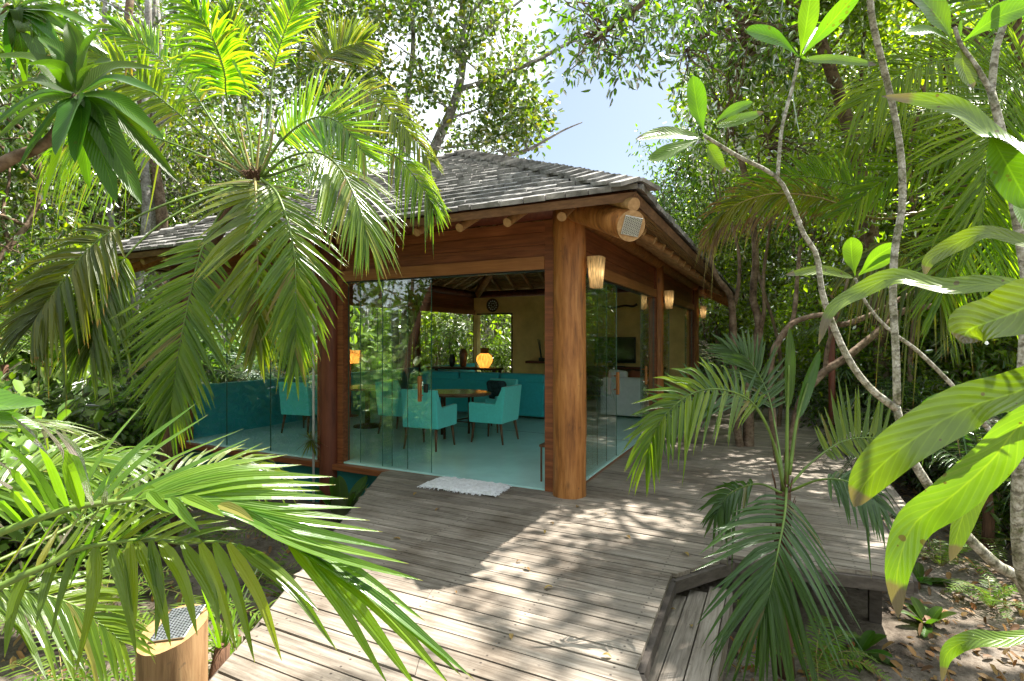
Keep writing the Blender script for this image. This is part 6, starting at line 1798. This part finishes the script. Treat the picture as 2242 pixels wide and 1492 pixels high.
    F(r2, L2, 0.010)
    # further fronds behind, filling the left side
    for (pts, L_, n) in [([(-500, 1300, 1.6), (-200, 1150, 1.9), (20, 1060, 2.1), (160, 1010, 2.2), (300, 990, 2.4)], 0.34, 30), ([(-500, 1380, 1.6), (-200, 1300, 1.8), (0, 1290, 2.0), (150, 1320, 2.1), (260, 1400, 2.2)], 0.32, 28), ([(-400, 1300, 1.7), (-160, 1000, 2.0), (-20, 930, 2.3), (120, 930, 2.6), (220, 1000, 2.8)], 0.32, 26), ([(-400, 1400, 1.7), (100, 1180, 2.4), (350, 1050, 2.8), (520, 1010, 3.0), (620, 1040, 3.2)], 0.34, 30)]:
        frond(t, [inv @ P(*p) for p in pts], L_, n, Vector((0.1, -0.5, 0.9)), w=0.024, a0=62, a1=25, droop=0.35, start=0.3, mat=G['palm'], rr=0.008, seg=6)
front_palm()

def plumeria():
    b = ground_at(2330, 2.15)
    t = thing('plumeria', 'plumeria with bare spotted grey stems and large yellow green leaves on the right', 'shrub', b)
    inv = Matrix.Translation(-b)
    mb = MB()
    def st(pts, r0, r1, n=14, name='stem'):
        m_ = MB(); k = 30
        r0 *= 0.68; r1 *= 0.70
        m_.tube(crv([inv @ (P(*p) if len(p) == 3 else p) for p in pts], k), [r0 + (r1 - r0) * i / k for i in range(k + 1)], n, wob=0.18, seed=r0 * 999 + len(pts))
        return m_.build(name, M['bark_spot'], t, True)
    gb = (2330, 1920, 2.15)
    st([gb, (2300, 1500, 2.1), (2242, 1290, 2.05), (2180, 1235, 2.0), (2105, 1160, 2.0), (2030, 1060, 2.0), (1985, 980, 2.0), (1962, 890, 2.0)], 0.034, 0.019)
    st([(1962, 895, 2.0), (1905, 850, 2.0), (1860, 790, 2.0), (1825, 715, 2.0), (1800, 640, 2.0), (1788, 560, 2.0), (1758, 510, 2.0), (1735, 450, 2.0), (1700, 388, 2.0), (1620, 345, 2.0), (1570, 315, 2.0), (1541, 297, 2.0)], 0.020, 0.008)
    st([(1964, 885, 2.0), (1962, 780, 2.0), (1955, 640, 2.0), (1960, 540, 2.0), (1975, 450, 2.0), (1972, 330, 2.0), (1950, 210, 2.0), (1925, 110, 1.98), (1908, 30, 1.95), (1900, -80, 1.9)], 0.019, 0.014)
    st([(1702, 388, 2.0), (1712, 280, 2.02), (1735, 190, 2.04), (1748, 130, 2.05)], 0.010, 0.008)
    st([gb, (2290, 1400, 2.0), (2235, 1250, 1.9), (2228, 1050, 1.85), (2240, 800, 1.8), (2248, 640, 1.8), (2235, 540, 1.8), (2215, 420, 1.8), (2195, 300, 1.8), (2170, 200, 1.8)], 0.030, 0.016)
    st([(2170, 205, 1.8), (2180, 110, 1.8), (2200, 40, 1.8), (2212, -80, 1.8)], 0.016, 0.014)
    st([(2172, 205, 1.8), (2140, 150, 1.8), (2105, 100, 1.8), (2090, 60, 1.8)], 0.013, 0.009)
    st([(2160, 935, 2.6), (2090, 850, 2.6), (2010, 770, 2.6), (1950, 725, 2.6), (1900, 670, 2.6), (1872, 610, 2.6)], 0.017, 0.008)
    st([(2300, 1250, 2.5), (2240, 1040, 2.6), (2160, 935, 2.6)], 0.02, 0.017)
    # leaves: midrib points, widest width in px, upper-face normal
    up = Vector((0, -0.6, 0.7)); fr = Vector((0, -1, 0.15))
    LV = [
        # crown at the top middle
        ([(1750, 125, 2.05), (1700, 85, 2.0), (1633, 66, 1.95)], 38, fr, 'e'), ([(1752, 122, 2.05), (1765, 60, 2.0), (1778, -30, 1.95)], 42, fr, 'e'),
        ([(1754, 124, 2.05), (1810, 60, 2.0), (1890, -30, 1.9)], 36, fr, 'e'), ([(1760, 130, 2.05), (1840, 132, 2.0), (1920, 143, 1.95)], 24, fr, 't'),
        ([(1735, 165, 2.05), (1738, 230, 2.05), (1753, 306, 2.05)], 13, Vector((1, -0.3, 0)), 'e'), ([(1757, 118, 2.05), (1775, 80, 2.1), (1790, 60, 2.15)], 22, fr, 'e'),
        # left twig
        ([(1541, 292, 2.0), (1528, 240, 1.98), (1517, 166, 1.95)], 46, fr, 'e'), ([(1560, 272, 2.0), (1600, 245, 1.98), (1648, 224, 1.95)], 28, Vector((0, -0.95, 0.35)), 'e'),
        ([(1568, 279, 2.0), (1620, 262, 2.0), (1672, 246, 2.0)], 26, Vector((0, -0.95, 0.35)), 't'), ([(1532, 300, 2.0), (1460, 292, 1.97), (1393, 305, 1.93)], 32, Vector((0, -0.95, 0.35)), 't'),
        ([(1534, 303, 2.0), (1480, 325, 1.95), (1420, 352, 1.92)], 32, fr, 'e'), ([(1551, 318, 2.02), (1565, 345, 2.05), (1588, 378, 2.08)], 36, fr, 't'),
        # top right
        ([(2088, 92, 1.8), (2050, 30, 1.78), (1985, -40, 1.75)], 78, fr, 'e'), ([(2085, 92, 1.8), (2040, 68, 1.78), (1983, 74, 1.75)], 36, Vector((0, -0.95, 0.35)), 'e'),
        ([(2107, 108, 1.8), (2112, 150, 1.8), (2130, 194, 1.8)], 50, fr, 't'), ([(2110, 90, 1.8), (2180, 40, 1.75), (2260, 10, 1.7)], 55, fr, 'e'),
        ([(2100, 95, 1.8), (2102, 70, 1.8), (2103, 45, 1.8)], 8, fr, 'e'),
        # long twisted ribbon
        ([(2330, 420, 1.3), (2242, 330, 1.4), (2170, 295, 1.5), (2110, 245, 1.55), (2040, 222, 1.6), (1930, 211, 1.65)], 52, Vector((0.0, -1, -0.25)), 't'),
        ([(2165, 290, 1.5), (2200, 350, 1.45), (2260, 460, 1.4)], 78, Vector((-0.3, -1, -0.1)), 'e'),
        ([(2215, 430, 1.7), (2235, 470, 1.65), (2262, 520, 1.6)], 40, fr, 'e'),
        # middle sprig
        ([(1872, 604, 2.6), (1866, 565, 2.58), (1863, 520, 2.55)], 42, fr, 'e'), ([(1880, 602, 2.6), (1915, 565, 2.55), (1962, 535, 2.5)], 32, fr, 'e'),
        ([(1880, 604, 2.6), (1920, 580, 2.55), (1958, 558, 2.5)], 22, Vector((0, -0.95, 0.35)), 'e'), ([(1868, 608, 2.6), (1800, 592, 2.55), (1720, 602, 2.5)], 22, Vector((0, -0.95, 0.35)), 't'),
        # long arching leaf across the middle
        ([(2300, 660, 1.25), (2230, 630, 1.3), (2150, 622, 1.35), (2060, 628, 1.4), (1960, 607, 1.45), (1880, 640, 1.5), (1820, 680, 1.5), (1792, 755, 1.5)], 44, Vector((0.0, -1, 0.25)), 'tw'),
        ([(2320, 560, 1.3), (2240, 530, 1.35), (2160, 510, 1.4), (2090, 535, 1.45), (2035, 570, 1.45), (2024, 604, 1.45)], 38, Vector((0, -1, 0.35)), 't'),
        # broad sunlit white one
        ([(2420, 600, 1.0), (2300, 650, 1.1), (2200, 690, 1.15), (2125, 720, 1.2), (2108, 752, 1.2)], 122, Vector((-0.1, -0.8, 0.6)), 't'),
        # big pair lower right
        ([(2420, 760, 1.1), (2242, 850, 1.2), (2110, 895, 1.3), (1980, 975, 1.35), (1900, 1050, 1.4), (1870, 1110, 1.42)], 98, Vector((-0.25, -0.75, 0.6)), 't'),
        ([(2400, 700, 1.3), (2260, 830, 1.35), (2140, 870, 1.4), (2060, 890, 1.45), (2000, 950, 1.5)], 70, Vector((-0.2, -0.6, 0.8)), 'e'),
        ([(2340, 860, 1.1), (2235, 930, 1.15), (2170, 1010, 1.2), (2080, 1090, 1.25), (2000, 1150, 1.3), (1965, 1250, 1.3), (1966, 1352, 1.3)], 76, Vector((-0.5, -0.85, 0.2)), 't'),
        ([(2200, 960, 1.35), (2145, 1050, 1.35), (2110, 1130, 1.35), (2080, 1230, 1.35)], 60, Vector((0.2, -1, 0.1)), 't'),
        ([(2300, 1380, 1.4), (2200, 1400, 1.4), (2130, 1400, 1.42), (2075, 1430, 1.45), (2062, 1492, 1.45)], 34, Vector((0, -0.6, 0.7)), 't'),
        ([(2010, 960, 1.45), (1975, 1000, 1.45), (1950, 1045, 1.45)], 34, Vector((0.3, -1, 0.2)), 't'),
        ([(2290, 900, 1.2), (2230, 950, 1.25), (2180, 1000, 1.3)], 60, Vector((-0.2, -0.9, 0.5)), 'e'),
    ]
    random.seed(66)
    for pts, w, N, kind in LV:
        p3 = [inv @ P(*p) for p in pts]; dm = pts[len(pts) // 2][2]
        m_ = MB()
        m_.blade(p3, w / F_PX * dm, N, fold=0.22, prof='paddle' if kind == 'e' else 'lance', seg=26, wave=0.10 if len(pts) > 4 else 0.05, twist=(0.55 if kind == 'tw' else random.uniform(-.25, .25)))
        m_.build('leaf', G['plum'] if kind in ('t', 'tw') else G['plum_clean'], t, True)
plumeria()

def deck_palm():
    b = ground_at(1722, 3.42)
    t = thing('young_palm', 'young dark palm beside the deck edge with one big frond hanging to the sand', 'palm', b)
    inv = Matrix.Translation(-b)
    mb = MB(); mb.tube(crv([inv @ b, inv @ P(1716, 1300, 3.42), inv @ P(1716, 1080, 3.42)], 10), [0.05, 0.055, 0.042], 12, wob=0.3)
    for k in range(30):
        a = random.uniform(0, 6.28); z = random.uniform(-.5, 0.0)
        base = inv @ P(1716, 1080, 3.42) + Vector((0.04 * math.cos(a), 0.04 * math.sin(a), z))
        mb.tube([base, base + Vector((0.015 * math.cos(a), 0.015 * math.sin(a), 0.12)), base + Vector((0.04 * math.cos(a), 0.04 * math.sin(a), 0.2))], [0.007, 0.002], 5)
    mb.build('trunk', M['fibre'], t, True)
    def f(pts, L_, n, N=CAMN, **k):
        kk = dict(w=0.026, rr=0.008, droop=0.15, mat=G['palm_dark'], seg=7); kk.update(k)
        frond(t, PL(pts, inv), L_, n, N, **kk)
    f([(1722, 1070, 3.35), (1718, 1128, 3.15), (1704, 1203, 2.95), (1686, 1290, 2.88), (1670, 1340, 2.86)], 0.56, 34, w=0.027, a0=62, a1=8, start=0.10, droop=0.3, N=Vector((0, -1, 0.55)), jit=3, lift=0.05)
    f([(1716, 1075, 3.4), (1690, 960, 3.35), (1645, 880, 3.3), (1570, 852, 3.2), (1500, 870, 3.15), (1440, 930, 3.1), (1415, 1000, 3.1)], 0.34, 30, Vector((0.1, -1, 0.4)), start=0.30, a0=68, a1=14, droop=0.35, mat=G['palm'], w=0.026)
    f([(1720, 1070, 3.45), (1690, 960, 3.7), (1640, 880, 3.9), (1560, 865, 4.1), (1480, 900, 4.2), (1440, 960, 4.2)], 0.36, 28, Vector((0.0, -0.9, 0.5)), start=0.35, a0=75, a1=30, droop=0.0)
    f([(1728, 1065, 3.45), (1780, 1010, 3.5), (1850, 965, 3.6), (1930, 960, 3.7), (1990, 985, 3.8)], 0.34, 30, Vector((0.1, -1, 0.3)), start=0.35, a0=88, a1=45, droop=-0.1, mat=G['palm'], w=0.03, both=(1.0, 0.5))
    f([(1718, 1070, 3.45), (1700, 950, 3.8), (1680, 860, 4.0), (1640, 790, 4.1), (1590, 760, 4.2)], 0.34, 24, Vector((0, -1, 0.2)), start=0.4, a0=55, a1=18, droop=0.1)
    f([(1730, 1075, 3.45), (1800, 1050, 3.3), (1870, 1060, 3.2), (1930, 1110, 3.1)], 0.26, 20, Vector((0.1, -0.6, 0.8)), start=0.4, droop=0.5)
    f([(1712, 1080, 3.4), (1660, 1060, 3.5), (1600, 1080, 3.6), (1570, 1120, 3.6)], 0.22, 18, Vector((0, -0.6, 0.8)), start=0.4, droop=0.6)
    # closed spears
    for pts, w in (([(1722, 1060, 3.45), (1724, 900, 3.5), (1727, 800, 3.5), (1728, 715, 3.5)], 24), ([(1728, 1040, 3.45), (1745, 920, 3.55), (1768, 840, 3.6), (1795, 765, 3.6)], 26)):
        m_ = MB(); c = PL(pts, inv)
        m_.blade(c[1:], w / F_PX * 3.5, CAMN, fold=0.7, prof='lance', seg=12); fo = m_.build('spear_leaf', G['palm_dark'], t, True)
        m_ = MB(); m_.tube(crv(c[:3], 10), [0.013, 0.006], 8); m_.build('stalk', M['petiole'], fo, True)
deck_palm()

def coco_right():
    b = Vector((7.4, 6.6, GZ))
    t = thing('tall_coconut_palm', 'tall coconut palm at the right with great combed fronds and one dry brown frond', 'palm', b)
    inv = Matrix.Translation(-b)
    mb = MB(); mb.tube(crv([Vector((0, 0, -.2)), Vector((-.1, 0, 2)), Vector((-.25, 0, 4.2))], 12), [0.17, 0.13, 0.11], 14, wob=0.15)
    mb.build('trunk', M['bark_brown'], t, True)
    hub = inv.inverted() @ Vector((-.25, 0, 4.3)); hp = (CX + F_PX * hub.x / hub.y, HY - F_PX * (hub.z - EYE) / hub.y, hub.y)
    def f(pts, L_, n, N, **k):
        kk = dict(w=0.034, rr=0.02, droop=0.25, mat=G['palm_back'], seg=6, start=0.18); kk.update(k)
        n = int(n * 1.35)
        frond(t, PL([hp] + pts, inv), L_, n, N, **kk)
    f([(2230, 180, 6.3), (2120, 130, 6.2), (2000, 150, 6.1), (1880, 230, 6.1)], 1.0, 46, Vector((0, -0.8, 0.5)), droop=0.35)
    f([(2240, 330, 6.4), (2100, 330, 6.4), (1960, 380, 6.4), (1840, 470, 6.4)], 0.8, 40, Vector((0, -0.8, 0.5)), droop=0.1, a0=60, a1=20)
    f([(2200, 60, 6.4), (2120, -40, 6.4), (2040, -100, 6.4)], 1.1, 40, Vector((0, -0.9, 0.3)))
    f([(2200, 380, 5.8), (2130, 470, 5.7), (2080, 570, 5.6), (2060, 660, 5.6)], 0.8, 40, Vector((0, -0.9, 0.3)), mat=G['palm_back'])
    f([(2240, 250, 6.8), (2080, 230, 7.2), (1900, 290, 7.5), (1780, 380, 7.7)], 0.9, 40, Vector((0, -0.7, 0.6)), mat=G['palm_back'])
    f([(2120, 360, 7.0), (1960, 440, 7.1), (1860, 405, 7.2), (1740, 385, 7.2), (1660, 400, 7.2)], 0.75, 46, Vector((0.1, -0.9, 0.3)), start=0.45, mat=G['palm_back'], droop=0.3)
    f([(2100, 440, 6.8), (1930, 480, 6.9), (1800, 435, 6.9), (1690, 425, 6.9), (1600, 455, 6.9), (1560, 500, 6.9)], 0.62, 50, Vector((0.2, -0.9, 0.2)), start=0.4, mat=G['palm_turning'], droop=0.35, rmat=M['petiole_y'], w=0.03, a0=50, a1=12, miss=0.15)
    f([(2090, 450, 6.9), (1920, 470, 7.0), (1800, 425, 7.0), (1690, 432, 7.0), (1600, 470, 7.0), (1550, 520, 7.0)], 0.5, 22, Vector((0.2, -0.9, 0.2)), start=0.5, mat=G['palm_dry'], droop=0.8, rmat=M['petiole_y'], w=0.016, a0=45, a1=8)
    f([(2340, 250, 6.2), (2275, 165, 5.9), (2205, 200, 5.7), (2165, 330, 5.6), (2150, 500, 5.6)], 1.35, 52, Vector((0, -1, 0.15)), a0=78, a1=25, droop=0.1, start=0.3)
    f([(2380, 420, 6.2), (2320, 330, 6.0), (2260, 340, 5.8), (2215, 470, 5.7), (2190, 640, 5.7)], 1.25, 50, Vector((0, -1, 0.15)), a0=80, a1=25, droop=0.1, start=0.3)
    f([(2150, 520, 6.0), (2050, 560, 5.9), (1950, 560, 5.9), (1880, 590, 5.9)], 0.7, 40, Vector((0.1, -0.9, 0.3)), start=0.3, mat=G['palm_olive'], droop=0.8)
coco_right()

# ---- small plants
def rosette(name, label, cat, loc, n, L_, w, mat, el=(0.2, 1.2), prof='lance', droop=0.5, group=None, seed=0, seg=8):
    random.seed(seed); t = thing(name, label, cat, loc, group=group)
    for i in range(n):
        az = i * 2.4 + random.uniform(-.3, .3); e = random.uniform(*el); l = L_ * random.uniform(.7, 1.1)
        d = Vector((math.cos(az) * math.cos(e), math.sin(az) * math.cos(e), math.sin(e)))
        pts = [d * l * q + Vector((0, 0, -1)) * droop * l * q * q for q in (0.02, .35, .7, 1)]
        m_ = MB(); m_.blade(pts, w, Vector((0, 0, 1)) - d * 0.4, fold=0.35, prof=prof, seg=seg); m_.build('leaf', mat, t, True)
    return t
def gy(px, py, gz=GZ):
    d = (EYE - gz) * F_PX / (py - HY); return Vector(((px - CX) / F_PX * d, d, gz - 0.01))
rosette('ground_plant', 'glossy dark ground plant on the sand in front of the young palm', 'plant', gy(1880, 1430), 11, 0.30, 0.075, G['lance'], (0.1, 1.1), 'leaf', 0.35, 'glossy plants on the sand', 5)
rosette('ground_plant', 'glossy ground plant on the sand below the big curled leaf', 'plant', gy(2030, 1370), 9, 0.28, 0.08, G['lance'], (0.2, 1.2), 'leaf', 0.3, 'glossy plants on the sand', 6)
rosette('ground_plant', 'glossy ground plant at the right deck corner', 'plant', gy(2010, 1275), 9, 0.34, 0.08, G['lance'], (0.2, 1.2), 'lance', 0.3, 'glossy plants on the sand', 7)
rosette('spider_plant', 'tuft of narrow grassy leaves at the left deck edge', 'plant', Vector((-1.78, 3.5, GZ)), 26, 0.72, 0.022, G['fern'], (0.6, 1.4), 'lance', 0.5, None, 8)
rosette('spider_plant', 'narrow leaved tuft behind the first one along the left deck edge', 'plant', Vector((-1.75, 4.3, GZ)), 24, 0.7, 0.022, G['fern'], (0.6, 1.4), 'lance', 0.5, None, 18)
rosette('striped_dracaena', 'yellow striped low plant left of the log bollard', 'plant', Vector((-2.05, 2.75, GZ)), 26, 0.46, 0.035, G['varieg'], (0.3, 1.4), 'lance', 0.6, None, 9)
rosette('banana_plant', 'broad dark leaved plant against the teal wall left of the deck', 'plant', Vector((-1.95, 6.15, GZ)), 7, 0.75, 0.17, G['lance'], (0.9, 1.4), 'leaf', 0.2, None, 10, 12)
rosette('banana_plant', 'plant with one very broad pale green leaf at the left edge', 'plant', Vector((-2.15, 1.9, GZ)), 0, 0.8, 0.2, G['bright'], (0.9, 1.4), 'leaf', 0.2, None, 11)
def broad_left():
    t = [o for o in COL.objects if o.get('label', '').startswith('plant with one very broad')][0]
    inv = Matrix.Translation(-t.location)
    for pts, w in (([(-160, 1000, 1.9), (-60, 880, 1.9), (10, 888, 1.9), (98, 886, 1.9)], 70), ([(-160, 1020, 1.9), (-60, 930, 1.9), (20, 920, 1.9), (92, 940, 1.95)], 50), ([(-260, 1000, 1.9), (-200, 820, 1.8), (-120, 720, 1.8)], 80)):
        m_ = MB(); m_.blade(PL(pts, inv), w / F_PX * 1.9, Vector((0, -.4, .9)), fold=0.3, prof='leaf', seg=16); m_.build('leaf', G['plum_clean'], t, True)
    m_ = MB(); m_.tube(crv([Vector((0, 0, -.05)), inv @ P(-200, 1200, 1.9), inv @ P(-160, 1010, 1.9)], 10), [0.02, 0.01], 8); m_.build('stalk', M['petiole'], t, True)
broad_left()
def fern(label, loc, n, L_, seed, group='ferns'):
    random.seed(seed); t = thing('fern', label, 'fern', loc, group=group)
    for i in range(n):
        az = i * 2.4; e = random.uniform(.6, 1.3); l = L_ * random.uniform(.7, 1.1); d = Vector((math.cos(az), math.sin(az), 0)); pts = [Vector((0, 0, 0))]; p = Vector((0, 0, 0))
        for k in range(4):
            p = p + (d * math.cos(e) + Vector((0, 0, 1)) * math.sin(e)) * l / 4; e -= 0.45; pts.append(p.copy())
        frond(t, pts, L_ * 0.16, 22, Vector((0, 0, 1)), w=0.016, a0=85, a1=60, droop=0.1, start=0.1, mat=G['fern'], rr=0.003, seg=2, rmat=M['petiole_y'], fold=0.2)
for i, (lab, loc, n, L_) in enumerate([('fern at the bottom left corner', Vector((-2.9, 2.6, GZ)), 10, 0.95), ('fern between the striped plant and the left edge', Vector((-2.5, 3.0, GZ)), 10, 0.85), ('fern behind the drooping foreground leaflets', Vector((-2.3, 3.6, GZ)), 9, 0.8), ('fern under the left palm', Vector((-3.2, 4.2, GZ)), 9, 0.9),
                                     ('fern behind the young palm by the deck edge', Vector((1.95, 3.45, GZ)), 9, 0.62), ('fern in the shade right of the deck corner', gy(2060, 1240), 9, 0.6), ('fern in the shade farther right of the deck corner', gy(2150, 1200), 9, 0.7), ('fern at the foot of the curled leaf on the dark sand', gy(2170, 1330), 8, 0.5),
                                     ('fern by the foot of the left palm', Vector((-3.0, 5.3, GZ)), 9, 0.9), ('fern at the left edge behind the pale broad leaf', Vector((-3.9, 3.6, GZ)), 9, 1.0), ('fern beside the tufts at the left deck edge', Vector((-2.1, 4.7, GZ)), 8, 0.7)]):
    fern(lab, loc, n, L_, 200 + i)
t = thing('cut_palm_stump', 'dark fibrous palm stump between the bollard and the deck', 'stump', Vector((-1.56, 2.85, GZ)))
mb = MB(); mb.tube([Vector((0, 0, -.1)), Vector((0, 0, .3)), Vector((0.02, 0, .52))], [0.07, 0.06, 0.035], 12, wob=0.5); mb.build('trunk', M['fibre'], t, True)
for i in range(9):
    random.seed(300 + i); az = i * 2.4; d = Vector((math.cos(az) * .3, math.sin(az) * .3, 1)).normalized()
    m_ = MB(); m_.blade([Vector((0.02, 0, .45)) + d * q * .5 + Vector((d.x, d.y, 0)) * q * q * .3 for q in (0, .4, .8, 1)], 0.018, Vector((d.x, d.y, .3)), prof='leaflet', seg=6, half=1); m_.build('leaf', G['fern'], t, True)
# tuft on the pipe
random.seed(17)
t = thing('air_plant', 'olive tuft plant clinging to the thin white pipe', 'plant', H(3.44, -0.18, 0.30))
mb = MB()
for i in range(90):
    az = random.uniform(0, 6.28); e = random.uniform(-1.2, 1.2); d = Vector((math.cos(az) * math.cos(e), math.sin(az) * math.cos(e), math.sin(e))); l = random.uniform(.1, .24)
    mb.blade([d * l * q - Vector((0, 0, 1)) * .3 * l * q * q for q in (0, .5, 1)], 0.014, Vector((0, 0, 1)), prof='lance', seg=3, half=1)
mb.build('foliage', G['palm_olive'], t)

# ---- fallen leaves
random.seed(71)
proto = None
spots = [(1205, 1144), (1192, 1168), (1130, 1232), (1160, 1250), (1192, 1290), (905, 1085), (963, 1113), (1020, 1080), (1508, 1218), (1590, 1140), (1330, 1127), (1000, 1300), (1480, 1336), (1510, 1370), (1440, 1025), (1265, 1108), (1380, 1180), (860, 1180), (1120, 1400), (1340, 1440)]
for i, (x, y) in enumerate(spots):
    zz = -0.165 if x in (1480, 1510) and y > 1300 else 0.006
    p = gy(x, y, zz); p.z = zz
    if i % 3 == 0 or proto is None:
        mb = MB(); L0 = random.uniform(.03, .07); mb.blade([(0, 0, 0.0), (L0 * .5, 0.004, 0.012), (L0, 0, 0.004)], L0 * .5, Vector((0, 0, 1)), fold=0.5, prof='leaf', seg=6); proto = mb.build('fallen_leaf', G['litter']); o = proto
    else:
        o = proto.copy(); COL.objects.link(o)
    o.location = p; o.rotation_euler = (random.uniform(-.3, .3), random.uniform(-.2, .2), random.uniform(0, 6.28))
    tag(o, 'small dry fallen leaf lying on the deck planks', 'leaf', 'fallen leaves on the deck')
def litter():
    rng = np.random.default_rng(5); n = 9500
    x = np.concatenate([rng.uniform(0.8, 7, 7500), rng.uniform(-8, -1.5, 2000)]); y = np.concatenate([2.2 + 8 * rng.uniform(0, 1, 7500) ** 1.7, rng.uniform(1.5, 9, 2000)])
    keep = []
    for i in range(n):
        u, v = uv_of(x[i], y[i])
        s = spans(deck_poly, v); inside = any(s[k][0] < u < s[k + 1][0] for k in range(0, len(s) - 1, 2))
        if not inside and not (u > 0 and v > -0.1 and u < 6.6) and not (-1.65 < u < -1.2 and v < -1): keep.append(i)
    keep = np.array(keep)
    z = np.array([GZ + 0.16 * noise.noise(Vector((x[i] * .35, y[i] * .35, 0))) * min(1, max(0, (math.hypot(x[i] - .5, y[i] - 4) - 1.5) / 4)) + 0.03 * noise.noise(Vector((x[i] * 2.1, y[i] * 2.1, 3))) + 0.012 for i in keep])
    c = np.stack([x[keep], y[keep], z], 1)
    V, Fq = leaves_np(c, 0.008, 1, 0.075, 0.04, rng, 'round', 0.92, 0, 0.5)
    o = fast_mesh('leaf_litter', V, Fq, G['litter']); tag(o, 'scattered dry leaves lying on the sand', 'leaf litter', kind='stuff')
    mb = MB()
    for i in range(0, 420):
        p = Vector(c[rng.integers(0, len(c))]); a = rng.uniform(0, 6.28); l = rng.uniform(.05, .28); d = Vector((math.cos(a), math.sin(a), 0)) * l
        mb.tube([p, p + d * .5 + Vector((0, 0, .012)) + Vector((-d.y, d.x, 0)) * rng.uniform(-.15, .15), p + d], [0.004, 0.002], 4)
    o = mb.build('twig_litter', M['bark_brown']); tag(o, 'thin dry twigs strewn on the sand', 'twigs', kind='stuff')
litter()
bpy.context.view_layer.update()
